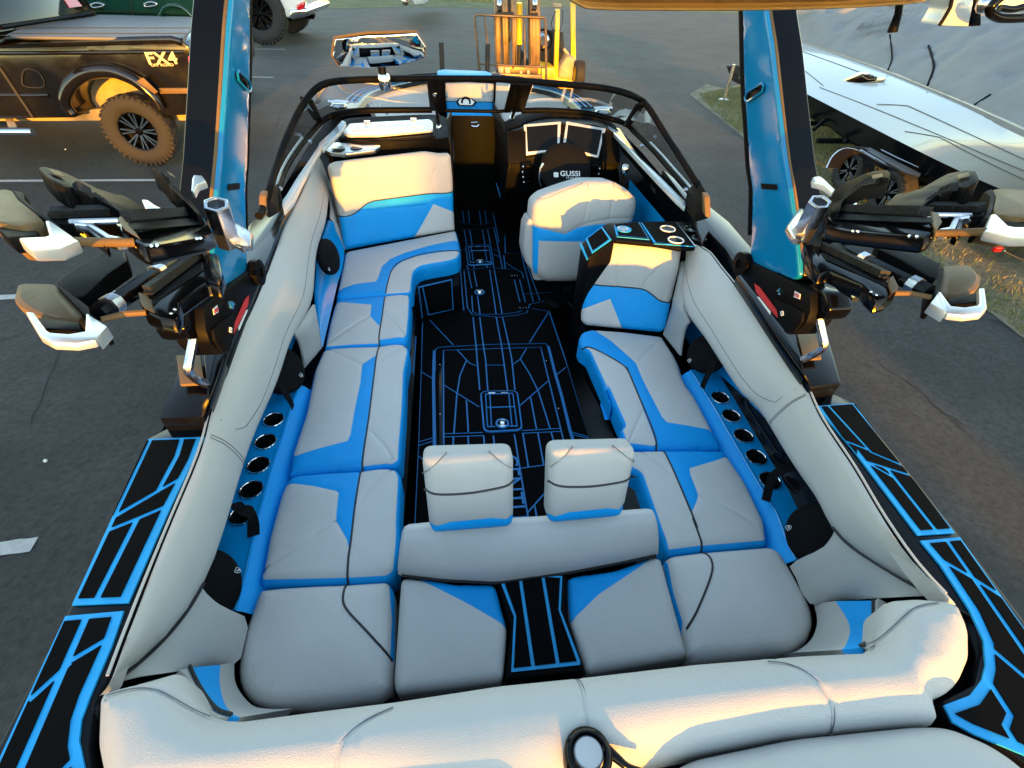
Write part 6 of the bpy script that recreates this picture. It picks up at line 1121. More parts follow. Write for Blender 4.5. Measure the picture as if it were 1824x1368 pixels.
    obj('clamp_lug', MB().prism(mp([(.9241,1.4783,1.5071),(.9392,1.4757,1.5026),(.9118,1.4323,1.5029),(.8452,1.3443,1.5068),(.847,1.3344,1.5045),(.878,1.3596,1.5),(.8185,1.2662,1.5008),(.7861,1.2331,1.5045),(.7584,1.232,1.5128),(.7741,1.2998,1.52),(.8003,1.3336,1.518)]), V((0, .01, -.02)), 'aluminium'), rk, bevel=.004)
    obj('rack_bar', MB().tube(mp([(.8159,.8996,1.675),(.8566,.8801,1.685),(.8776,.8496,1.7)]), .0085, 'sunlit_brown', 10), rk)
    obj('rack_bar', MB().tube(mp([(.8732,.9752,1.685),(.9245,.9597,1.69),(.9468,.9578,1.69)]), .0060, 'aluminium', 8), rk)
    plate('clamp_band', [(.8375,.9135,1.68),(.8588,.9134,1.6845),(.9129,.963,1.6866),(.9254,.9669,1.6883),(.9399,.9533,1.6937),(.9311,.9421,1.694),(.9156,.951,1.6892),(.8571,.8963,1.6873),(.8415,.892,1.6848),(.8294,.9025,1.6803)], (0, -.004, -.02), 'aluminium', rk, .003)
    plate('clamp_foot', [(.8578,.8933,1.684),(.9134,.951,1.6852),(.9314,.943,1.6924),(.9144,.9185,1.694),(.9011,.9249,1.6884),(.8498,.8726,1.6872)], (0, -.004, -.03), 'gloss_black', rk, .004)
    plate('pad_cap', [(1.0951,1.0835,1.7003),(1.1213,1.0908,1.7056),(1.0738,1.0329,1.708),(1.0004,.9624,1.7065),(.9367,.9073,1.703),(.9434,.9241,1.7),(1.0053,.9797,1.7028),(1.0623,1.0351,1.704)], (0, 0, -.06), 'matte_black', rk, .004)
    plate('rack_pad', [(1.1124,1.083,1.705),(1.1246,1.0787,1.7104),(1.1056,.9653,1.745),(.9588,.8283,1.745),(.9481,.8539,1.7286),(.9679,.9274,1.707),(.9964,.9599,1.7059),(1.0686,1.0287,1.708)], (0, .012, -.075), 'sunlit_brown', rk, .020)
    plate('painted_pad_shade', [(.9828,.9249,1.7),(.9617,.8252,1.738),(.9206,.7869,1.738),(.9401,.8669,1.7065)], (0, .0, -.03), 'rack_black', rk, .004)  # dark plate put in as shade below the pad
    plate('pad_handle', [(.8656,.8451,1.705),(.9519,.9225,1.7097),(.9534,.9122,1.7137),(.8968,.8324,1.7221),(.8922,.8167,1.7266),(.8875,.7642,1.748),(.8472,.7266,1.748),(.8452,.7745,1.7247),(.8556,.8074,1.7154)], (0, -.004, -.022), 'white_aluminium', rk, .006)
    for p in mp([(.7985,1.1037,1.6),(.7997,1.0904,1.605),(.8037,.9515,1.655),(.8033,.9335,1.662)]): obj('bolt', MB().sphere(p + V((0, -.014, -.004)), .0045, 'chrome', 8), rk)
    # lower rack
    lr = plate('board_rack', [(.9258,1.3921,1.415),(.9755,1.3951,1.4231),(.9679,1.3394,1.428),(.9787,1.0903,1.4631),(.9635,1.0438,1.4674),(.9377,1.007,1.468),(.8962,.9817,1.4631),(.8644,.9782,1.4566),(.8716,1.0158,1.4522),(.8939,1.0697,1.4487),(.8878,1.137,1.4379),(.8815,1.1903,1.4298),(.8492,1.185,1.4243),(.8674,1.2616,1.4187)], (0, -.012, -.040), 'gloss_black', BOAT, .008)
    plate('arm_face', [(.9361,1.323,1.425),(.9393,1.2859,1.4297),(.9472,1.0864,1.457),(.9359,1.0382,1.462),(.9257,1.0294,1.4613),(.9289,1.0664,1.4563),(.9136,1.2587,1.4282)], (0, -.006, .004), 'rack_black', lr, .003)
    plate('arm_cap', [(.9538,1.0661,1.466),(.9763,1.0763,1.4692),(.9419,1.0156,1.472),(.9277,.999,1.4717),(.9015,.983,1.4685),(.9295,1.0304,1.4666)], (0, -.004, .006), 'sunlit_brown', lr, .003)
    teeth([(.9616,1.3582,1.425),(.9618,1.0783,1.466)], 26, lr)
    c_up = plate('rack_arm', [(.9344,1.3588,1.43),(.9836,1.4205,1.4376),(1.0236,1.4465,1.454),(1.0441,1.4382,1.4722),(1.0543,1.4468,1.4755),(1.028,1.3696,1.4945),(1.0022,1.3309,1.495),(1.0101,1.3767,1.4773),(.9895,1.3871,1.4571),(.958,1.3594,1.4469),(.9275,1.3168,1.4444)], dn, 'rack_black', lr, .006)
    teeth([(.9753,1.3812,1.44),(1.0037,1.4049,1.4518),(1.0188,1.3882,1.4754),(1.008,1.3432,1.494)], 9, c_up, .016)
    plate('rack_arm', [(1.1454,1.351,1.445),(1.1943,1.3225,1.4521),(1.1995,1.2226,1.4611),(1.195,1.1431,1.468),(1.1106,1.063,1.4662),(1.1007,1.0825,1.4631),(1.1148,1.2043,1.4535),(1.1115,1.2905,1.4461)], dn, 'rack_black', lr, .006)
    cyl = mp([(.9969,1.3132,1.44),(.9984,1.2085,1.45),(1.0084,1.0896,1.46),(1.0303,.9977,1.465)])
    obj('rack_cylinder', MB().tube([cyl[0], cyl[1], cyl[2], cyl[3]], .0205, 'gloss_black', 8), lr, smooth=20)
    for p, q in ((cyl[1], cyl[2]), (cyl[2].lerp(cyl[3], .55), cyl[3])):
        d2 = (q - p).normalized(); obj('clamp_band', MB().lathe([(.0215, -.012), (.0245, -.012), (.0245, .012), (.0215, .012)], p, d2, 'aluminium', 8), lr, smooth=20)
    plate('rack_pad', [(1.0736,1.0147,1.46),(1.2055,1.1505,1.4623),(1.2756,1.1334,1.4749),(1.2295,1.0479,1.48),(1.1991,1.0168,1.4798),(1.1614,.9887,1.478),(1.1059,.9623,1.4729),(1.0587,.9703,1.4638),(1.062,.997,1.4606)], (0, .012, -.062), 'sunlit_brown', lr, .016)
    plate('pad_cap', [(.9966,.9515,1.462),(1.071,1.0347,1.4627),(1.1843,1.1346,1.4667),(1.1788,1.1181,1.468),(1.0641,1.0015,1.4659),(.9995,.9382,1.4643)], (0, 0, -.05), 'matte_black', lr, .004)
    plate('pad_slot', [(1.0456,.9568,1.47),(1.1358,.9645,1.4818),(1.0936,.9176,1.482),(1.0242,.9227,1.4712)], (0, .004, -.03), 'rack_black', lr, .003)
    plate('pad_handle', [(1.0308,.9777,1.476),(1.0413,.9819,1.4772),(1.0007,.9036,1.482),(1.0189,.8872,1.4879),(1.0492,.8855,1.4937),(1.06,.893,1.4944),(1.125,.9638,1.4941),(1.139,.9618,1.4968),(1.0575,.8693,1.498),(1.0252,.8483,1.4957),(.9878,.8531,1.4879),(.9657,.8739,1.4803),(.9708,.8888,1.4789)], (0, -.004, -.018), 'white_aluminium', lr, .006)
    plate('handle_side', [(.979,.9363,1.47),(1.0333,.9781,1.4745),(.9745,.8901,1.4788),(.9666,.8755,1.48)], (0, 0, -.03), 'white_aluminium', lr, .004)
    obj('rack_bar', MB().tube(mp([(.9341,1.0038,1.46),(.9718,.9923,1.465),(1.0053,.9659,1.468)]), .007, 'sunlit_brown', 8), lr)
    obj('hook', MB().tube(catmull(mp([(.9785,1.2707,1.38),(.962,1.2598,1.37),(.9521,1.187,1.365),(.9685,1.1558,1.36),(.9493,1.1176,1.37)]), 14), .0085, 'gloss_black', 6), lr, smooth=40)
    for p in mp([(.8952,1.2286,1.422),(.8966,1.2122,1.424),(.8853,1.0367,1.452),(.8829,1.0146,1.455)]): obj('bolt', MB().sphere(p + V((0, -.012, .0)), .0045, 'chrome', 8), lr)
    # pale pull handles seen through the upper rack
    plate('rack_pull', [(.9396,1.5008,1.6),(.9567,1.4909,1.6049),(.947,1.4559,1.6076),(.9039,1.3396,1.615),(.8962,1.3349,1.6139),(.9156,1.407,1.6076),(.9117,1.4526,1.6004)], (0, 0, -.02), 'white_aluminium', lr, .004)
    plate('rack_pull', [(1.0594,1.4606,1.52),(1.0907,1.484,1.5231),(1.1238,1.5193,1.5249),(1.1376,1.5132,1.5284),(1.0982,1.4456,1.53),(1.0829,1.4349,1.5284),(1.0796,1.4488,1.5258),(1.0485,1.4285,1.5222)], (0, 0, -.02), 'white_aluminium', lr, .004)
for s in (1, -1): build_tower(s)
# bimini canvas overhead: only its forward hem hangs into view
ca = catmull([(-.0002,1.2,2.0468),(.03,1.2,2.0313),(.0716,1.2,2.0228),(.2365,1.2,2.0261),(.4672,1.2,2.034),(.6536,1.2,2.0444),(.7776,1.2,2.0557),(.8077,1.2,2.0697)], 30); rowsC = []
for t, dz, dy in ((0, -.002, .012), (0, .012, .022), (0, .02, .0), (.25, .06, -.16), (.6, .10, -.4), (1, .11, -.7)):
    rowsC.append([p + V((0, dy, dz)) for p in ca])
obj('bimini_canopy', MB().rows([[p + V((0, 0, 0)) for p in ca]] + rowsC, 'tan_canvas'), BOAT, smooth=70, solid=.004)
obj('bimini_bow', MB().tube([p + V((0, .03, .012)) for p in ca], .011, 'gloss_black', 8), BOAT)
# ---------------------------------------------------------------- vehicles and gear around the boat
mat('truck_black', (0.006, 0.0055, 0.005), 0.16, coat=0.3, var=(3, 0.2))
mat('truck_tyre', (0.017, 0.0165, 0.016), 0.85, bump=(60, 0.3, 'noise'), var=(9, 0.25))
mat('truck_cover', (0.10, 0.095, 0.09), 0.55, bump=(200, 0.1, 'noise'), var=(3, 0.15))
mat('suv_green', (0.010, 0.055, 0.038), 0.18, coat=0.9)
mat('white_paint', (0.72, 0.72, 0.70), 0.25, coat=0.6)
mat('sunlit_tan', (0.34, 0.28, 0.20), 0.75, var=(5, 0.25))  # tan puts sunlight into the colour of underbody and forklift parts
mat('red_lens', (0.55, 0.01, 0.015), 0.12, coat=0.6)
mat('window_dark', (0.006, 0.0065, 0.006), 0.06)
mat('mast_steel', (0.16, 0.11, 0.07), 0.45, metal=0.5, var=(4, 0.3))
mat('hull_white', (0.50, 0.51, 0.50), 0.16, coat=0.5)
mat('cover_grey', (0.25, 0.25, 0.25), 0.85, spec=0.15, bump=[(5, 0.9, 'wrinkle'), (16, 0.3, 'wrinkle'), (500, 0.15, 'noise')], var=(2.5, 0.10))
mat('emblem_yellow', (0.75, 0.62, 0.30), 0.4)
mat('trailer_black', (0.005, 0.005, 0.006), 0.65, spec=0.1)
mat('tread_plate', (0.05, 0.05, 0.052), 0.45, metal=0.6, bump=(60, 0.4, 'voro'))
mat('cedar', (0.20, 0.12, 0.06), 0.8, var=(5, 0.2))
mat('leaf', (0.05, 0.08, 0.02), 0.6, var=(2, 0.3))
mat('bark', (0.10, 0.07, 0.05), 0.9, var=(6, 0.3))

def wheel(parent, c, ax, R_, w, spokes, tyre='rubber', rim='gloss_black', lug='chrome', rr=.60, split=True):
    """wheel as a part: tyre, rim, spokes; ax points to the outer face"""
    ax = V(ax).normalized(); c = V(c); u = V((0, 0, 1)); u = (u - ax * u.dot(ax)).normalized(); v = ax.cross(u)
    ri = R_ * rr
    wh = obj('wheel', MB().lathe([(ri, -w * .45), (ri * 1.0, w * .30), (ri * .97, w * .42), (ri * .92, w * .40), (ri * .86, w * .05), (ri * .3, -.02), (.0001, -.02)], c, ax, rim, 36, cap=False), parent, smooth=50)
    tr = MB().lathe([(ri * .98, -w * .5), (R_ * .90, -w * .5), (R_ * .985, -w * .40), (R_, -w * .2), (R_, w * .2), (R_ * .985, w * .40), (R_ * .90, w * .52), (R_ * .78, w * .56), (ri * 1.03, w * .48), (ri * .98, w * .42)], c, ax, tyre, 48, cap=False)
    for k in range(40):
        a = 2 * math.pi * k / 40; d = u * math.cos(a) + v * math.sin(a); t = ax.cross(d)
        tr.box(c + d * (R_ - .004) + ax * w * (.27 if k % 2 else -.05), (.022, w * .42, R_ * .10), tyre, Matrix((d, ax, t)).transposed())
        tr.box(c + d * R_ * .945 + ax * w * .49, (R_ * .09, .02, R_ * .07), tyre, Matrix((d, ax, t)).transposed())
    obj('tyre', tr, wh, smooth=45)
    sp = MB()
    for k in range(spokes):
        a = 2 * math.pi * k / spokes
        for da in ((-.13, .13) if split else (0,)):
            d0 = u * math.cos(a + da * .5) + v * math.sin(a + da * .5); d1 = u * math.cos(a + da) + v * math.sin(a + da)
            sp.beam(c + d0 * ri * .16 + ax * w * .30, c + d1 * ri * .93 + ax * w * .36, ri * .075, ri * .05, lug if split else rim, ax)
            sp.beam(c + d0 * ri * .16 + ax * w * .26, c + d1 * ri * .93 + ax * w * .31, ri * .12, ri * .09, rim, ax)
    obj('spokes', sp, wh, bevel=0, smooth=0)
    hb = MB().lathe([(ri * .2, w * .1), (ri * .2, w * .34), (ri * .12, w * .42), (.0001, w * .43)], c, ax, rim, 16)
    obj('hub', hb, wh, smooth=40)
    lg = MB()
    n_ = 20
    for k in range(n_):
        a = 2 * math.pi * k / n_; d = u * math.cos(a) + v * math.sin(a); lg.sphere(c + d * ri * .95 + ax * w * .42, ri * .028, lug, 6)
    o = obj('rivets', lg, wh); o['kind'] = 'stuff'
    return wh
# --- black pickup, side on to the boat
TK = root('pickup_truck', 'black lifted pickup with dusty tyre and gold off-road badge, parked nearest the boat', 'pickup truck', (-6.2, 10.8, GZ))
YT = 9.3
sidep = [(-8.6549,9.3,.8501),(-7.3374,9.3,.903),(-6.7339,9.3,.9356),(-5.509,9.3,.9939),(-4.3154,9.3,1.052),(-4.1842,9.3,1.0282),(-4.1253,9.3,.9568),(-4.1177,9.3,.8522),(-4.1294,9.3,.6508),(-4.1801,9.3,.4716),(-4.2364,9.3,.4099),(-4.3935,9.3,.0384),(-4.8892,9.3,.0106),(-4.9144,9.3,.1506),(-4.9443,9.3,.2748),(-5.0094,9.3,.4258),(-5.1306,9.3,.4802),(-5.297,9.3,.5359),(-5.5738,9.3,.5536),(-5.7765,9.3,.5262),(-5.9577,9.3,.4494),(-6.1146,9.3,.3005),(-6.1678,9.3,.2237),(-6.2121,9.3,.0995),(-6.1921,9.3,-.0025),(-6.2228,9.3,-.0299),(-6.85,9.3,-.0478),(-7.9888,9.3,-.0895),(-9.4172,9.3,-.1466)]
sd2 = [V(p) for p in sidep]
tb = obj('body', MB().prism(sd2, (0, 3.1, 0), 'truck_black'), TK, bevel=.05, seg=3, smooth=50)
# rounded bed rail and creases
RL = [(-8.6419,9.28,.8461),(-7.3247,9.28,.9016),(-6.7231,9.28,.9327),(-5.5004,9.28,.9908),(-4.3094,9.28,1.0473),(-4.1948,9.28,1.0218)]
obj('bed_rail', MB().tube(catmull(RL, 30), .055, 'truck_black', 12), tb, smooth=80)
obj('crease', MB().tube(catmull([(-8.7463,9.31,.7411),(-7.2632,9.31,.8034),(-6.6628,9.31,.8179),(-5.5864,9.31,.8507),(-4.7996,9.31,.8766),(-4.2262,9.31,.8905)], 24), .030, 'truck_black', 10), tb, smooth=80)
obj('crease', MB().tube(catmull([(-8.0893,9.3,.2217),(-7.1391,9.3,.2677),(-6.6676,9.3,.2728),(-6.4414,9.3,.2828)], 12), .028, 'truck_black', 10), tb, smooth=80)
obj('lower_trim', MB().beam((-4.7792,9.28,.3731), (-4.2466,9.28,.3858), .05, .08, 'sunlit_brown'), tb, bevel=.015)
obj('cab_gap', MB().beam((-6.9053,9.285,.65), (-6.8294,9.285,-.0411), .03, .035, 'rubber'), tb)
fl = catmull([(-6.1855,9.22,.0384),(-6.2169,9.22,.1466),(-6.1919,9.22,.2385),(-6.1117,9.22,.3448),(-5.9934,9.22,.4501),(-5.8142,9.22,.5551),(-5.6629,9.22,.6084),(-5.4951,9.22,.6334),(-5.3095,9.22,.6302),(-5.1747,9.22,.5827),(-5.0482,9.22,.5124),(-4.9394,9.22,.3958),(-4.8642,9.22,.2681),(-4.8373,9.22,.1364)], 36)
obj('fender_flare', MB().tube(fl, [.075 + .02 * math.sin(math.pi * i / 35) for i in range(36)], 'truck_black', 12), tb, smooth=80)
obj('inner_fender', MB().prism([(-6.4362,9.9,.4226),(-5.8987,9.9,.4953),(-5.3447,9.9,.4133),(-5.1741,9.9,.1264),(-5.4155,9.9,-.147),(-6.5859,9.9,-.1882),(-6.6151,9.9,.0208)], (0, .05, 0), 'sunlit_tan'), TK)
obj('chassis_rail', MB().beam((-9, 9.75, -.12), (-4.4, 9.75, -.05), .12, .18, 'sunlit_tan'), TK, bevel=.02)
obj('axle', MB().tube([(-5.33, 9.6, -.22), (-5.33, 12.2, -.22)], .09, 'sunlit_tan', 12), TK)
wheel(TK, (-5.36, 9.42, GZ + .525), (0, -1, 0), .525, .34, 8, 'truck_tyre', 'gloss_black', rr=.56)
wheel(TK, (-5.36, 12.2, GZ + .525), (0, 1, 0), .525, .34, 8, 'truck_tyre', 'gloss_black', rr=.56)
wheel(TK, (-9.6, 9.42, GZ + .525), (0, -1, 0), .525, .34, 8, 'truck_tyre', 'gloss_black', rr=.56)
wheel(TK, (-9.6, 12.2, GZ + .525), (0, 1, 0), .525, .34, 8, 'truck_tyre', 'gloss_black', rr=.56)
obj('step_bar', MB().tube([(-8.7336,9.1,-.2554),(-7.4592,9.1,-.2056),(-6.8195,9.1,-.1988)], .06, 'chrome', 14), TK, smooth=70)
obj('step_bracket', MB().beam((-7.119,9.15,-.1949), (-7.351,9.5,-.1178), .10, .05, 'sunlit_tan'), TK)
tc_ = obj('bed_cover', MB().prism([(-6.5647,8.7133,1.06),(-6.3832,9.0876,1.06),(-4.2612,9.3292,1.06),(-4.1758,9.352,1.06),(-5.0679,12.4639,1.06),(-5.679,12.4553,1.06),(-7.6833,12.2761,1.06),(-6.8718,10.1478,1.06),(-6.2183,8.3839,1.06)], (0, 0, -.05), 'truck_cover'), TK, bevel=.02)
for a, b in zip([(-6.9309,9.8899,1.066),(-6.4903,9.2689,1.066)], [(-4.5677,10.6728,1.066),(-4.3338,9.9059,1.066)]): obj('cover_seam', MB().beam(a, b, .02, .006, 'rubber'), tc_)
cabx = V((-6.8462,9.5905,1.0))
CB = [(cabx.x + .04, 1.0), (cabx.x - .32, 1.95), (cabx.x - 2.2, 2.0), (cabx.x - 3.0, 1.1), (cabx.x - 3.0, .95)]
cb_ = obj('cab', MB().prism([(x, 9.42, z) for x, z in CB], (0, 2.9, 0), 'truck_black'), TK, bevel=.06, seg=3)
n0 = V((cabx.x + .04, 0, 1.0)); n1 = V((cabx.x - .32, 0, 1.95)); sl_ = (n1 - n0)
obj('rear_window', MB().prism([V((n0.x, y, n0.z)) + sl_ * t + V((.012, 0, 0)) for y, t in ((9.65, .13), (12.1, .13), (12.0, .85), (9.75, .85))], (.012, 0, .004), 'window_dark'), cb_, bevel=.004)
obj('cab_light', MB().prism([V((n0.x, y, n0.z)) + sl_ * t + V((.022, 0, 0)) for y, t in ((11.55, .22), (11.95, .22), (11.9, .46), (11.6, .46))], (.012, 0, .004), 'red_lens'), cb_)
obj('window_trim', MB().tube([V((n0.x, y, n0.z)) + sl_ * t + V((.02, 0, 0)) for y, t in ((9.62, .10), (12.13, .10))], .03, 'satin_black', 8), cb_)
tlp = [(-4.1674,9.24,.8514),(-4.1168,9.24,.8385),(-4.0768,9.24,.7757),(-4.0716,9.24,.6608),(-4.1186,9.24,.5126),(-4.1957,9.24,.5036),(-4.2056,9.24,.5849),(-4.1958,9.24,.7159)]
tl_ = obj('taillight', MB().prism(tlp, (0, .25, 0), 'red_lens'), TK, bevel=.02)
obj('reverse_lens', MB().prism([(-4.1153,9.23,.8328),(-4.0511,9.23,.8343),(-4.0511,9.23,.7491),(-4.1158,9.23,.7477)], (0, .02, 0), 'bright_white'), tl_, bevel=.006)
cfd = catmull([(-6.6672,9.285,.5278),(-6.6022,9.285,.6004),(-6.5179,9.285,.6276),(-6.4245,9.285,.6041),(-6.3874,9.285,.5335),(-6.4102,9.285,.4314),(-6.4855,9.285,.3859),(-6.6699,9.285,.3898),(-6.7189,9.285,.4255),(-6.6672,9.285,.5278)], 40)
obj('fuel_door', MB().tube(cfd, .010, 'rubber', 6), tb)
e0 = V((-4.5664,9.285,.8012)); e1_ = V((-4.3424,9.285,.8135))
dx_ = (V((-4.3349,9.285,.7924)) - V((-4.802,9.285,.7746))); L0 = dx_.length
text('FX4', L0 * .46, e0 + V((0, -.010, 0)), dx_, (0, 0, 1), 'emblem_yellow', TK, .006, 1.25, 'badge_lettering', bold=.004)
text('OFF ROAD', L0 * .11, V((-4.5916,9.275,.7195)), dx_, (0, 0, 1), 'emblem_yellow', TK, .004, 1.35, 'badge_lettering')
obj('tailgate_edge', MB().tube([(-4.2048,9.4079,1.04),(-4.7673,11.6026,1.04)], .02, 'satin_black', 8), TK)
obj('painted_flare_glint', MB().prism([(-4.9885,9.13,.5207),(-4.8702,9.13,.5738),(-4.7363,9.13,.3853),(-4.7979,9.13,.3542)], (0, .02, 0), 'sunlit_brown'), TK, bevel=.004)  # brown plate shaped as a sun glint on the flare
# --- dark green SUV beyond it
SV = root('green_suv', 'dark green estate car parked behind the black pickup', 'car', (-7.0, 15, GZ))
sp_ = [(-11.1265,14.0,.9586),(-9.404,14.0,1.021),(-8.748,14.0,.9231),(-7.4806,14.0,.9419),(-5.5398,14.0,.9569),(-5.3593,14.0,1.1366),(-5.323,14.0,1.3644),(-5.4233,14.0,1.5813),(-5.9859,14.0,1.8274),(-6.5712,14.0,1.9602),(-8.2534,14.0,1.9299),(-9.822,14.0,1.6871),(-10.8981,14.0,1.2882)]
sb_ = obj('body', MB().prism(sp_, (0, 2.2, 0), 'suv_green'), SV, bevel=.08, seg=3, smooth=50)
obj('lower_body', MB().prism([(-11.1551,14.02,.9382),(-8.7602,14.02,.9214),(-7.4909,14.02,.9403),(-5.5474,14.02,.9553),(-5.6803,14.02,.5914),(-11.4615,14.02,.496)], (0, 2.1, 0), 'suv_green'), SV, bevel=.04)
for s_ in [[(-7.7966,13.96,1.0916),(-7.6581,13.96,1.1276),(-7.5244,13.96,1.1094),(-7.5634,13.96,1.0745),(-7.7423,13.96,1.0465),(-7.7905,13.96,1.06)],[(-6.7067,13.96,1.1387),(-6.5741,13.96,1.1766),(-6.4366,13.96,1.1584),(-6.4739,13.96,1.1233),(-6.6542,13.96,1.0951),(-6.7051,13.96,1.1067)]]:
    h_ = obj('door_handle', MB().tube(catmull(s_ + [s_[0]], 24), .016, 'chrome', 8), sb_, smooth=70)
for a, b in zip([(-8.5513,13.99,1.1129),(-6.9634,13.99,1.1816)], [(-8.6384,13.99,.9138),(-7.0271,13.99,.9427)]): obj('door_gap', MB().beam(a, b, .015, .02, 'rubber'), sb_)
obj('window_band', MB().prism([(-9.2857,13.98,1.1996),(-6.1801,13.98,1.3372),(-6.2727,13.98,1.6417),(-6.8581,13.98,1.7783),(-8.2414,13.98,1.745),(-8.8702,13.98,1.5503)], (0, .03, 0), 'window_dark'), sb_)
obj('wheel_arch', MB().tube(catmull([(-6.4802,13.97,.9313),(-6.3274,13.97,1.0799),(-6.1246,13.97,1.1336),(-5.9371,13.97,1.0918),(-5.8047,13.97,.9609)], 24), .035, 'suv_green', 10), sb_, smooth=80)
obj('taillight', MB().prism([(-5.6271,13.95,1.3007),(-5.4078,13.95,1.2703),(-5.4035,13.95,1.1571),(-5.5565,13.95,1.1751),(-5.6513,13.95,1.225)], (0, .3, 0), 'red_lens'), SV, bevel=.03)
for x_ in (V((-6.1542,14.0,.9193)).x, V((-9.523,14.0,.8206)).x - 1.0):
    wheel(SV, (x_, 14.12, GZ + .50), (0, -1, 0), .50, .28, 7, 'rubber', 'aluminium', rr=.62, split=False)
    wheel(SV, (x_, 16.1, GZ + .50), (0, 1, 0), .50, .28, 7, 'rubber', 'aluminium', rr=.62, split=False)
# --- white pickup further along
WT = root('white_pickup', 'white pickup with chrome rear bumper and tow hitch, farthest along the stalls', 'pickup truck', (-9, 26, GZ))
wp = [(-8.0682,24.6,1.6401),(-5.4747,24.6,1.7341),(-5.6967,24.6,.649),(-5.8227,24.6,.1903),(-6.4147,24.6,.1558),(-6.8417,24.6,.1348),(-6.9888,24.6,.1219),(-7.0074,24.6,.2742),(-7.0395,24.6,.6069),(-7.1927,24.6,.6842),(-7.5333,24.6,.7142),(-8.3988,24.6,.6459)]
wb = obj('body', MB().prism(wp, (0, 4.6, 0), 'white_paint'), WT, bevel=.08, seg=3)
obj('bumper', MB().prism([(-6.3209,24.5,.4272),(-5.9122,24.5,.4731),(-5.5758,24.5,.4917),(-5.5591,24.5,.3452),(-5.719,24.5,.2131),(-6.3661,24.5,.0961)], (0, 4.7, 0), 'chrome'), WT, bevel=.08, seg=3)
obj('taillight', MB().prism([(-6.0173,24.5,.5614),(-5.6798,24.5,.696),(-5.7148,24.5,.4875),(-5.993,24.5,.3532)], (0, .4, 0), 'red_lens'), wb, bevel=.03)
obj('tow_hitch', MB().tube([(-6.2833,26.8,.0686),(-5.9468,26.8,.0599),(-5.9001,26.8,.1403)], .10, 'gloss_black', 8), WT)
obj('hitch_ball', MB().sphere((-5.8894,26.8,.1869), .11, 'chrome', 12), WT)
obj('underbody', MB().prism([(-8.6545,25.2,.4412),(-7.1239,25.2,.4034),(-7.0103,25.2,.0608),(-7.2596,25.2,-.0783),(-8.8423,25.2,-.1235)], (0, 3.6, 0), 'rubber'), WT)
R3 = 1.02
wheel(WT, (V((-7.5088,24.6,-.0818)).x, 24.75, GZ + R3), (0, -1, 0), R3, .6, 8, 'rubber', 'gloss_black', rr=.55, lug='satin_black')
wheel(WT, (V((-7.5088,24.6,-.0818)).x, 29.0, GZ + R3), (0, 1, 0), R3, .6, 8, 'rubber', 'gloss_black', rr=.55, lug='satin_black')
# --- yellow forklift ahead of the bow
FK = root('forklift', 'yellow forklift with tall brown mast standing ahead of the bow', 'forklift', (2.4, 17, GZ))
bk = obj('load_backrest', MB().tube(rounded([(.6601,16.0,-.2561),(.5283,16.0,.9734),(.5588,16.0,1.0445),(2.4377,16.0,1.0326),(2.5852,16.0,-.4151)], .1)[6:-6] if False else [(.6601,16.0,-.2561),(.5281,16.0,.9578),(.5584,16.0,1.0181),(.592,16.0,1.044),(1.5355,16.0,1.0376),(2.3974,16.0,1.0314),(2.4504,16.0,1.0012),(2.5852,16.0,-.4151)], .035, 'mast_steel', 8), FK)
for s_ in [[(.6618,16.0,-.042),(1.3666,16.0,-.0734),(2.5579,16.0,-.0948)],[(.794,16.0,1.0203),(.8885,16.0,.4188)],[(1.0602,16.0,1.0126),(1.1418,16.0,-.1574)],[(1.5359,16.0,1.0266),(1.6132,16.0,-.1472)],[(1.8655,16.0,1.0205),(1.9488,16.0,-.0869)]]: obj('backrest_bar', MB().tube(s_, .026, 'mast_steel', 8), bk)
for s_, w_ in zip([[(1.1509,16.25,1.5923),(1.2042,16.25,-.1024)],[(1.2679,16.25,1.5962),(1.3913,16.25,-.0982)],[(1.3655,16.25,1.5995),(1.4759,16.25,-.0785)],[(1.5219,16.25,1.6047),(1.6805,16.25,-.1275)],[(1.6137,16.25,1.5172),(1.7113,16.25,-.1986)],[(2.0127,16.25,1.6211),(2.1504,16.25,-.0813)],[(2.1211,16.25,1.6247),(2.2527,16.25,-.097)],[(2.2297,16.25,1.6283),(2.3402,16.25,-.113)]], (.16, .12, .13, .10, .07, .14, .12, .13)):
    obj('mast_channel', MB().beam(s_[0], s_[1], w_, .20, 'mast_steel', (0, 1, 0)), FK, bevel=.015)
for s_ in [[(1.2269,16.1,1.5103),(1.3447,16.1,-.0788)],[(1.4632,16.1,1.4276),(1.4918,16.1,-.0579)],[(1.9682,16.1,1.5346),(2.106,16.1,-.0441)],[(1.5382,16.1,.7063),(1.4951,16.1,.4739)]]: obj('lift_chain', MB().beam(s_[0], s_[1], .05, .05, 'rubber', (0, 1, 0)), FK)
for c_ in [(1.1886,16.05,1.2537),(2.1246,16.05,1.2982)]: obj('chain_pulley', MB().lathe([(.13, -.06), (.15, -.04), (.12, 0), (.15, .04), (.13, .06)], c_, (1, 0, 0), 'chrome', 18), FK)
for s_ in [[(1.1006,16.02,1.0671),(1.5755,16.02,1.0891)],[(1.965,16.02,1.0772),(2.235,16.02,1.0884)]]: obj('mast_strap', MB().beam(s_[0], s_[1], .08, .08, 'rubber'), FK)
obj('lift_cylinder', MB().tube([(1.7702,16.4,1.2998),(1.8136,16.4,.3829)], .085, 'yellow_paint', 12), FK)
obj('cylinder_rod', MB().tube([(1.8128,16.4,.4),(1.817,16.4,-.1453)], .045, 'rubber', 10), FK)
cg = obj('carriage', MB().prism([(1.1405,16.05,-.0765),(2.3263,16.05,-.0944),(2.3387,16.05,-.2642),(1.1434,16.05,-.2623)], (0, .18, 0), 'mast_steel'), FK, bevel=.02)
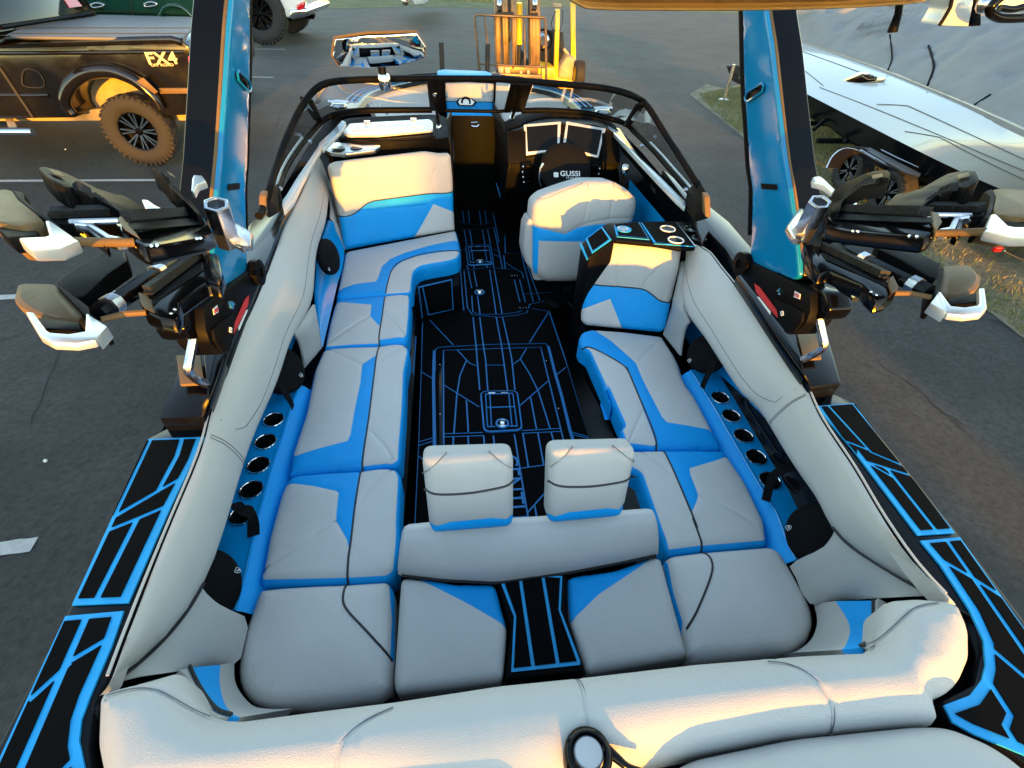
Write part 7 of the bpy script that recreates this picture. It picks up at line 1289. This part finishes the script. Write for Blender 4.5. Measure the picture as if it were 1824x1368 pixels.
for s_ in [[(1.1788,16.0,-.1126),(1.3257,16.0,-.1147),(1.329,16.0,-.251),(1.1812,16.0,-.2487)],[(1.3675,16.0,-.1085),(1.5148,16.0,-.1105),(1.5197,16.0,-.2559),(1.3714,16.0,-.2554)],[(1.7924,16.0,-.1788),(1.8772,16.0,-.177),(1.8818,16.0,-.2662),(1.7964,16.0,-.2644)],[(2.0046,16.0,-.1743),(2.0791,16.0,-.1727),(2.0851,16.0,-.271),(2.0098,16.0,-.2636)]]: obj('carriage_block', MB().prism(s_, (0, -.05, 0), 'sunlit_tan'), cg, bevel=.01)
obj('fork_frame', MB().prism([(1.005,15.9,-.243),(2.4448,15.9,-.2664),(2.4539,15.9,-.3799),(1.006,15.9,-.3496)], (0, .15, 0), 'mast_steel'), FK, bevel=.02)
for s_ in [[(.9982,15.8,-.3343),(1.1865,15.8,-.3358),(1.1874,15.8,-.3839),(.9986,15.8,-.3823)],[(2.1577,15.8,-.3376),(2.4138,15.8,-.3415),(2.4173,15.8,-.3865),(2.1611,15.8,-.3879)]]: obj('fork', MB().prism(s_, (0, -1.5, 0), 'gloss_black'), FK, bevel=.02)
fb = obj('body', MB().prism([(2.4457,16.8,-.1962),(2.9608,16.8,-.1849),(3.0236,16.8,-.3622),(3.1033,16.8,-.475),(3.5681,16.8,-.5235),(3.6168,16.8,-.916),(2.6,16.8,-.7364),(2.4798,16.8,-.6607)], (0, 2.4, 0), 'yellow_paint'), FK, bevel=.05, seg=3)
obj('side_cowl', MB().prism([(3.1588,17.2,-.3034),(3.3372,17.2,-.0334),(3.3951,17.2,.0615),(3.6053,17.2,.0291),(3.7042,17.2,-.0249),(3.7797,17.2,-.2131),(3.7989,17.2,-.4842),(3.7131,17.2,-.644),(3.7083,17.2,-.9875),(3.2071,17.2,-.7735)], (0, 1.8, 0), 'sunlit_tan'), FK, bevel=.08, seg=3)
for s_, w_ in zip([[(2.9261,16.9,1.1794),(3.0325,16.9,-.55)]], (.13,)): obj('guard_post', MB().beam(s_[0], s_[1], w_, .12, 'yellow_paint', (0, 1, 0)), FK, bevel=.02)
obj('guard_post', MB().beam((3.4898,17.6,1.3001), (3.759,17.6,-.7288), .15, .12, 'yellow_paint', (0, 1, 0)), FK, bevel=.02)
obj('guard_post', MB().beam((2.0863,19.0,1.1934), (2.1374,19.0,.113), .15, .12, 'yellow_paint', (0, 1, 0)), FK, bevel=.02)
obj('guard_head', MB().prism([(2.7674,16.8,1.3265),(3.0239,16.8,1.3184),(3.0353,16.8,1.2132),(2.7797,16.8,1.1971)], (0, .3, 0), 'sunlit_tan'), FK, bevel=.04)
obj('overhead_guard', MB().prism([(2.2, 16.6, 1.62), (3.9, 16.6, 1.62), (3.9, 19.2, 1.75), (2.2, 19.2, 1.75)], (0, 0, .08), 'yellow_paint'), FK, bevel=.02)
obj('seat', MB().lathe([(.0001, -.5), (.34, -.45), (.40, 0), (.33, .42), (.0001, .5)], (3.0478,18.0,.1288), (0, .1, 1), 'rubber', 20), FK, smooth=80)
obj('work_lamp', MB().lathe([(.16, 0), (.18, .05), (.12, .12), (.0001, .12)], (2.506,16.6,.4746), (0, -1, 0), 'chrome', 20, cap=False), FK)
obj('steering_wheel', MB().tube([V((2.6374,17.2,.4262)) + V((.24 * math.cos(a), .1 * math.sin(a), .24 * math.sin(a))) for a in [2 * math.pi * k / 24 for k in range(24)]], .03, 'satin_black', 8, closed=True), FK)
obj('control_lever', MB().tube([(3.202,16.9,.2571),(3.2768,16.9,.1866),(3.3501,16.9,.1338)], .04, 'sunlit_tan', 8), FK)
obj('cable', MB().tube(catmull([(2.8625,16.85,1.1311),(2.7695,16.85,.8781),(2.816,16.85,.7264),(2.9289,16.85,.6779),(3.0335,16.85,.7152),(3.0816,16.85,.9713),(3.0389,16.85,1.1693)], 30), .012, 'rubber', 5), FK)
for x_ in (2.15, 3.75):
    for y_ in (17.0, 18.9):
        wheel(FK, (x_, y_, GZ + .36), (-1 if x_ < 3 else 1, 0, 0), .36, .26, 6, 'rubber', 'yellow_paint', rr=.55, split=False)
# --- two padded guide posts of our trailer at the bow
GP = root('guide_post', 'black padded guide post standing left of the bow tip', 'post', (-.31, 7.9, GZ), 'guide posts at the bow')
obj('post', MB().tube([(-.312, 7.9, GZ), (-.312, 7.9, .9)], .022, 'trailer_black', 10), GP)
obj('sleeve', MB().tube([(-.312, 7.9, .80), (-.304, 7.9, 1.262)], .034, 'rubber', 12), GP)
g2_ = GP.copy(); COL.objects.link(g2_); g2_.location = (.315, 7.9, GZ); g2_['label'] = 'black padded guide post standing right of the bow tip'
for ch_ in list(GP.children):
    k_ = ch_.copy(); COL.objects.link(k_); k_.parent = g2_
# --- covered white boat on its trailer, starboard side
NB = root('covered_boat', 'white open sports boat under a grey cover on a tandem trailer', 'boat', (8.2, 9, GZ))
gun = catmull([(9.0969,15.5932,.86),(8.325,10.9272,.81),(7.4623,7.8381,.8),(6.6762,5.6718,.8),(6.0358,4.0704,.8)], 50)
chi = catmull([(7.588,12.3348,.24),(7.1946,9.2284,.18),(6.7694,6.3158,.16),(6.7043,4.6351,.16)], 50)
sideR = []
for t in (0, .25, .5, .75, 1): sideR.append([a.lerp(b, t) + V((-.09 * math.sin(math.pi * t), 0, .03 * math.sin(math.pi * t))) for a, b in zip(gun, chi)])
WID = lambda u: 2.7 * min(1, u * 2.4) ** .6
far = [V((p.x + WID(i / 49), p.y - .35 * (1 - min(1, i / 20)), p.z)) for i, p in enumerate(gun)]
nh = obj('hull', MB().rows([far, [a.lerp(b, .5) + V((0, 0, .05)) for a, b in zip(far, gun)]] + sideR, 'hull_white'), NB, smooth=60)
keel = [V((p.x + .10 + WID(i / 49) * .4, p.y, -.34 + .012 * max(0, p.y - 9) ** 2)) for i, p in enumerate(chi)]
obj('hull_bottom', MB().rows([[p + V((0, 0, -.002)) for p in chi], [p + V((.05, 0, -.17)) for p in chi], [p + V((.12, 0, -.36)) for p in chi], keel, [V((p.x + WID(i / 49), p.y, p.z)) for i, p in enumerate(chi)]], 'gel_black'), NB, smooth=60)
obj('rub_rail', MB().tube([p + V((0, 0, .01)) for p in gun], .022, 'hull_white', 8), NB, smooth=70)
def onside(s_px, r=.006, m='thread'):
    obj('hull_line', MB().tube([p for p in s_px], r, m, 5), nh)
def sp(u, t):
    f_ = u * 49; i = min(48, int(f_)); a, b = gun[i].lerp(gun[i + 1], f_ - i), chi[i].lerp(chi[i + 1], f_ - i); return a.lerp(b, t) + V((-.09 * math.sin(math.pi * t) - .004, 0, .03 * math.sin(math.pi * t) + .003))
U_ = lambda a, b, t0, t1: [sp(a + (b - a) * k / 20, t0 + (t1 - t0) * k / 20) for k in range(21)]
onside(U_(.12, .48, .22, .20)); onside(U_(.24, .98, .78, .55)); onside(U_(.50, .60, .62, .42)); onside(U_(.60, .98, .42, .40)); onside(U_(.62, .72, .82, .66)); onside(U_(.72, .98, .66, .72)); onside(U_(.16, .26, .60, .72))
vp = [(7.8,10.7251,.4958),(7.8,10.2914,.7247),(7.8,10.0934,.769),(7.8,9.8042,.7344),(7.8,9.5353,.7554),(7.8,9.5443,.6879),(7.8,9.8754,.5911),(7.8,10.2543,.4764),(7.8,10.374,.4718)]
vq = [(7.78,10.5246,.5507),(7.78,10.1485,.7283),(7.78,9.7733,.7387),(7.78,9.7609,.6776),(7.78,10.3402,.5177)]
vt = obj('vent', MB().prism(vp, (-.015, 0, .01), 'aluminium'), NB, bevel=.004)
obj('vent_louvre', MB().prism(vq, (-.012, 0, .01), 'gloss_black'), vt, bevel=.003)
obj('vent_rim', MB().tube([(7.765,10.1388,.7036),(7.765,9.9622,.7602),(7.765,9.7614,.7403),(7.765,9.77,.7054),(7.765,9.9323,.6755),(7.765,10.1388,.7036)], .008, 'aluminium', 5), vt)
# the cover: a tent from the rub rail up to a propped ridge, slack between the straps
crng = np.random.default_rng(5); nC, mC = 150, 44; rowsV = []
gl = catmull([p + V((.0, 0, .0)) for p in gun], nC)
ph = crng.uniform(0, 6.28, 12)
for j in range(mC):
    t = j / (mC - 1) * .6; row = []
    for i, p in enumerate(gl):
        y = p.y; hgt = (1.0 + .55 * math.exp(-((y - 8.2) / 1.1) ** 2) + .35 * math.exp(-((y - 11.4) / 1.0) ** 2) + .25 * math.exp(-((y - 6.0) / .8) ** 2))
        w_ = WID(i / (nC - 1)); x = p.x + w_ * t
        prof_ = math.sin(min(1, t * 1.05) * math.pi / 2) ** .85
        fold = .050 * math.sin(y * 4.1 + ph[0] + 6 * t + math.sin(y * 1.3)) * (1 - t) + .040 * math.sin(y * 7.3 - 9 * t + ph[1]) + .035 * math.sin(y * 2.3 - 12 * t + ph[2]) + .020 * math.sin(13 * y + 17 * t + 2 * math.sin(y)) + .03 * abs(math.sin(y * 3.1 + 14 * t))
        sag = -.10 * math.sin(math.pi * t) ** 2 * (1 + .5 * math.sin(y * 1.7))
        row.append(V((x - .02 * (t < .02), y, p.z + .02 + hgt * prof_ + (fold + sag) * min(1, t * 6))))
    rowsV.append(row)
rowsV = [[p + V((-.03, 0, -.05)) for p in gl]] + rowsV
cv = obj('cover', MB().rows(rowsV, 'cover_grey'), NB, smooth=80)
def oncover(pts, lift=.015):
    """drape points of the cover by (y, t) pairs"""
    out = []
    for y, t in pts:
        i = min(range(nC), key=lambda k: abs(gl[k].y - y)); f_ = t / .6 * (mC - 1); j = int(f_); a = rowsV[1 + j][i]; b = rowsV[1 + min(j + 1, mC - 1)][i]
        out.append(a.lerp(b, f_ - j) + V((-.4 * lift, -.2 * lift, lift)))
    return out
def yt(px_): return px_
for pts, r in (([(9.9, .0), (10.25, .05), (10.7, .10), (11.1, .14)], .014), ([(8.35, .0), (8.75, .06), (9.3, .13), (9.9, .21)], .018), ([(6.35, .13), (6.15, .08), (6.0, .10), (5.95, .16)], .012), ([(6.95, .0), (6.9, .05)], .012)):
    obj('strap', MB().tube(catmull(oncover(pts), 20), r, 'webbing', 6), cv, smooth=70)
tp = oncover([(12.0, .25)])[0]
tx = V((-.05, -1, 0)).normalized()
nn_ = (oncover([(11.7, .25)])[0] - oncover([(12.3, .25)])[0]).normalized(); uu_ = (oncover([(12.0, .34)])[0] - oncover([(12.0, .16)])[0]).normalized()
text('CENTURION', .26, tp + V((-.03, -.02, .06)), nn_, uu_, 'thread', cv, .002, 1.15, 'cover_lettering', bold=.004)
text('BOATS', .20, oncover([(11.75, .17)])[0] + V((-.03, -.02, .05)), nn_, uu_, 'thread', cv, .002, 1.15, 'cover_lettering', bold=.003)
# its white tower leg, black rod and rack
tl1 = [(5.8281,6.9,2.0941),(6.1634,6.9,2.1055),(6.2706,6.9,1.9355),(6.3828,6.9,1.6984),(5.9691,6.9,1.6988),(5.9848,6.9,1.7728),(5.9964,6.9,1.8762)]
tw_ = obj('tower_leg', MB().prism(tl1, (0, .35, 0), 'hull_white'), NB, bevel=.02)
obj('tower_edge', MB().tube([(5.8956,6.87,2.0488),(5.9623,6.87,1.8769),(5.9524,6.87,1.774),(5.9368,6.87,1.6977)], .022, 'satin_black', 8), tw_)
obj('tower_back', MB().prism([(6.2192,6.95,2.0814),(6.3241,6.95,2.0849),(6.6058,6.95,1.7073),(6.4729,6.95,1.6968)], (0, .5, 0), 'gloss_black'), tw_, bevel=.02)
obj('pole', MB().tube([(6.1082,8.0,1.9883),(6.2151,8.0,1.7603),(6.2533,8.0,1.5423)], [.045, .05, .07], 'satin_black', 10), NB, smooth=60)
obj('board_rack', MB().tube(catmull([(6.2577,6.5,2.0503),(6.1647,6.5,1.9527),(6.153,6.5,1.8799),(6.3025,6.5,1.8231),(6.4496,6.5,1.815),(6.6587,6.5,1.8274),(6.8618,6.5,1.852)], 24), .05, 'gloss_black', 10), NB, smooth=70)
obj('board_rack', MB().tube(catmull([(6.1696,6.4,1.9105),(6.3465,6.4,1.904),(6.4681,6.4,1.9316),(6.6602,6.4,1.9615)], 16), .035, 'gloss_black', 10), NB, smooth=70)
obj('rack_cap', MB().sphere((6.1493,6.6,1.9288), .09, 'aluminium', 12), NB)
# trailer under it
TR = root('boat_trailer', 'black tandem boat trailer carrying the covered white boat', 'trailer', (7.8, 8, GZ))
fr1 = [(7.8415,11.5484,-.3),(7.2353,9.4702,-.32),(7.336,8.6917,-.34),(7.2618,7.4299,-.36),(7.0822,6.0818,-.36),(7.0071,5.0399,-.36)]
obj('frame_rail', MB().tube([V(p) + V((.35, 0, .05)) for p in fr1], .055, 'trailer_black', 8), TR, smooth=40)
obj('frame_rail', MB().tube([V(p) + V((2.0, 0, .05)) for p in fr1], .055, 'trailer_black', 8), TR, smooth=40)
for k_, y_ in enumerate((6.2, 7.2, 8.2, 9.6, 11)): obj('cross_member', MB().beam((7.0, y_, -.33), (9.3, y_, -.33), .08, .08, 'trailer_black'), TR)
for p, q in (((7.35, 9.3, -.28), (7.6, 9.3, .12)), ((7.3, 8.6, -.28), (7.5, 8.6, .12)), ((7.25, 10.2, -.28), (7.6, 10.2, .12))): obj('bunk_bracket', MB().beam(p, q, .06, .06, 'trailer_black'), TR)
obj('bunk', MB().beam((7.55, 4.5, .02), (7.75, 11.5, .02), .14, .09, 'rubber'), TR)
for c_ in [(6.6867,8.05,-.4228)] + [(6.5457,6.9,-.4481)]:
    wheel(TR, (c_[0] + .05, c_[1], GZ + .355), (-1, 0, 0), .355, .24, 6, 'rubber', 'gloss_black', rr=.60, lug='chrome')
fdP = [(5.7619,7.4694,-.2),(5.8567,7.5755,-.06),(6.0601,7.6982,.02),(6.2335,7.7181,.03),(6.3838,7.6254,.0),(6.5029,7.206,-.06),(6.7346,7.0423,-.12),(6.9082,6.9077,-.16)]
wA = [V(p) for p in catmull(fdP, 30)]
obj('fender', MB().rows([[p + V((-.02, 0, -.06)) for p in wA], wA, [p + V((.20, .0, .01)) for p in wA], [p + V((.24, 0, -.08)) for p in wA]], 'trailer_black'), TR, smooth=60)
obj('fender_edge', MB().tube([p + V((-.01, 0, .004)) for p in wA], .010, 'aluminium', 6), TR)
obj('step_plate', MB().prism([(6.4959,7.7829,.0),(6.6724,7.8404,.0),(6.5289,6.5368,.0),(6.3995,6.4154,.0),(6.3226,6.6172,.0)], (0, 0, .02), 'tread_plate'), TR, bevel=.003)
for s_ in [[(6.3654,7.67,.03),(6.4092,7.0721,-.02),(6.5424,6.8079,-.06)],[(6.5016,7.4184,.1),(6.5916,7.1267,.06),(6.7105,6.8116,.02)]]: obj('step_rail', MB().tube(s_, .010, 'aluminium', 6), TR)
obj('mud_flap', MB().box((7.0, 5.9, -.35), (.3, .03, .35), 'rubber'), TR)
tg = obj('tail_lamp', MB().box((6.5878,4.9761,-.4), (.10, .06, .06), 'red_lens'), TR, bevel=.01)
obj('cable', MB().tube(catmull([(6.7797,5.0209,-.45),(6.9231,4.96,-.5),(7.093,4.8981,-.55)], 12), .012, 'aluminium', 6), TR)
obj('winch_post', MB().beam((8.6, 13.6, GZ + .3), (8.6, 13.9, .8), .10, .10, 'trailer_black'), TR)
obj('drawbar', MB().beam((8.2, 11, -.33), (8.6, 16.6, -.33), .12, .12, 'trailer_black'), TR)
# trailer jack standing on the drive edge
JK = root('trailer_jack', 'black trailer jack head at the tarmac edge beside the tower', 'trailer jack', (7.9, 15.6, GZ))
obj('jack_tube', MB().tube([(7.95, 15.6, GZ), (7.95, 15.6, .15)], .05, 'aluminium', 12), JK)
obj('jack_head', MB().prism([(7.8189,15.6,.0989),(8.1051,15.6,.1279),(8.2697,15.6,-.0054),(8.2237,15.6,-.1918),(7.9717,15.6,-.1039)], (0, .2, 0), 'rubber'), JK, bevel=.02)
obj('jack_foot', MB().lathe([(.16, 0), (.16, .02), (.05, .05)], (7.95, 15.6, GZ), (0, 0, 1), 'aluminium', 16), JK)
# small things on the tarmac
for px_, lab in (((-3.2523,2.5713,-.75), 'pale pebble on the tarmac left of the boat'), ((-7.1989,10.1368,-.75), 'bright scrap on the tarmac below the pickup')):
    pbm = MB().sphere((px_[0], px_[1], GZ + .008), .013, 'bright_white', 10)
    o = obj('pebble', pbm, smooth=80); tag(o, lab, 'pebble')
# far boats on the grass, a few pixels each
FB = root('distant_boat', 'pale green boat hull on the far grass bank', 'boat', (-2, 62, GZ))
obj('hull', MB().prism([(-2.6912,39.0369,.3),(-1.5407,45.7588,.3),(-.3143,45.1551,.3),(-1.323,32.6245,.3),(-1.8015,31.5064,.3)], (0, 0, .5), 'gel_silver'), FB, bevel=.1)
obj('bow_eye', MB().sphere((-2.5653,36.6827,.2), .22, 'aluminium', 10), FB)
# --- unseen shade casters added behind the camera: timber fence, gate and row of trees
for x0, x1, lab in ((-46, 2.55, 'long unseen fence added behind the boat for shade'), (3.35, 3.62, 'short unseen fence panel added by the gap for shade'), (4.5, 6.9, 'middle unseen fence run added astern to starboard for shade'), (7.6, 18, 'unseen fence run added astern by the verge for shade'), (-1.25, -.30, 'tall unseen gate panel added in the fence astern for shade')):
    yf = -22.1 if 'gate' in lab else -22  # gate added to shade the port end of the transom bolster
    fe = root('added_shade_gate' if 'gate' in lab else 'added_shade_fence', lab, 'gate' if 'gate' in lab else 'fence', ((x0 + x1) / 2, yf, GZ))
    ztop = 2.86 if 'gate' in lab else 2.0
    obj('board_panel', MB().box(((x0 + x1) / 2, yf, (GZ + ztop) / 2), (x1 - x0, .04, ztop - GZ), 'cedar'), fe)
    obj('post', MB().box((x0 + .05, -22.08, (GZ + ztop) / 2), (.1, .1, ztop - GZ), 'cedar'), fe)
lv = MB(); lr_ = np.random.default_rng(11)
LN = 4200
ctr = lr_.normal(0, 1, (LN, 3)); ctr /= np.linalg.norm(ctr, axis=1)[:, None]; ctr *= (lr_.uniform(.25, 1, LN) ** .5)[:, None]
ctr *= np.array([4.6, 3.0, 2.5]) * (1 + .18 * np.sin(ctr[:, :1] * 7) * np.cos(ctr[:, 1:2] * 6))
a_ = lr_.normal(0, 1, (LN, 3)) * .22; b_ = lr_.normal(0, 1, (LN, 3)) * .22
vv = np.stack([ctr - a_, ctr + b_, ctr + a_, ctr - b_], 1).reshape(-1, 3)
lv.add([tuple(p) for p in vv], [(4 * i, 4 * i + 1, 4 * i + 2, 4 * i + 3) for i in range(LN)], 'leaf')
crown = None
for k, (x_, y_) in enumerate(((-40, -44), (-33, -42), (-26, -45), (-19, -43), (-12, -44), (-5.5, -43), (0.5, -44), (3.8, -42))):  # unseen crowns added to shade the far tarmac
    t_ = root('added_shade_tree', '%s unseen tree from the port end of the row added astern for shade' % 'first second third fourth fifth sixth seventh eighth'.split()[k], 'tree', (x_, y_, GZ), 'unseen trees added astern for shade')
    tk = obj('trunk', MB().tube([(0, 0, 0), (.1, 0, 2.2), (.0, .1, 7.6)], [.28, .22, .14], 'bark', 10))
    tk.parent = t_
    if crown is None: crown = obj('crown', lv, smooth=0); cr = crown
    else: cr = crown.copy(); COL.objects.link(cr)
    cr.parent = t_; cr.location = (0, 0, 9.2); cr.rotation_euler = (0, 0, k * .9)
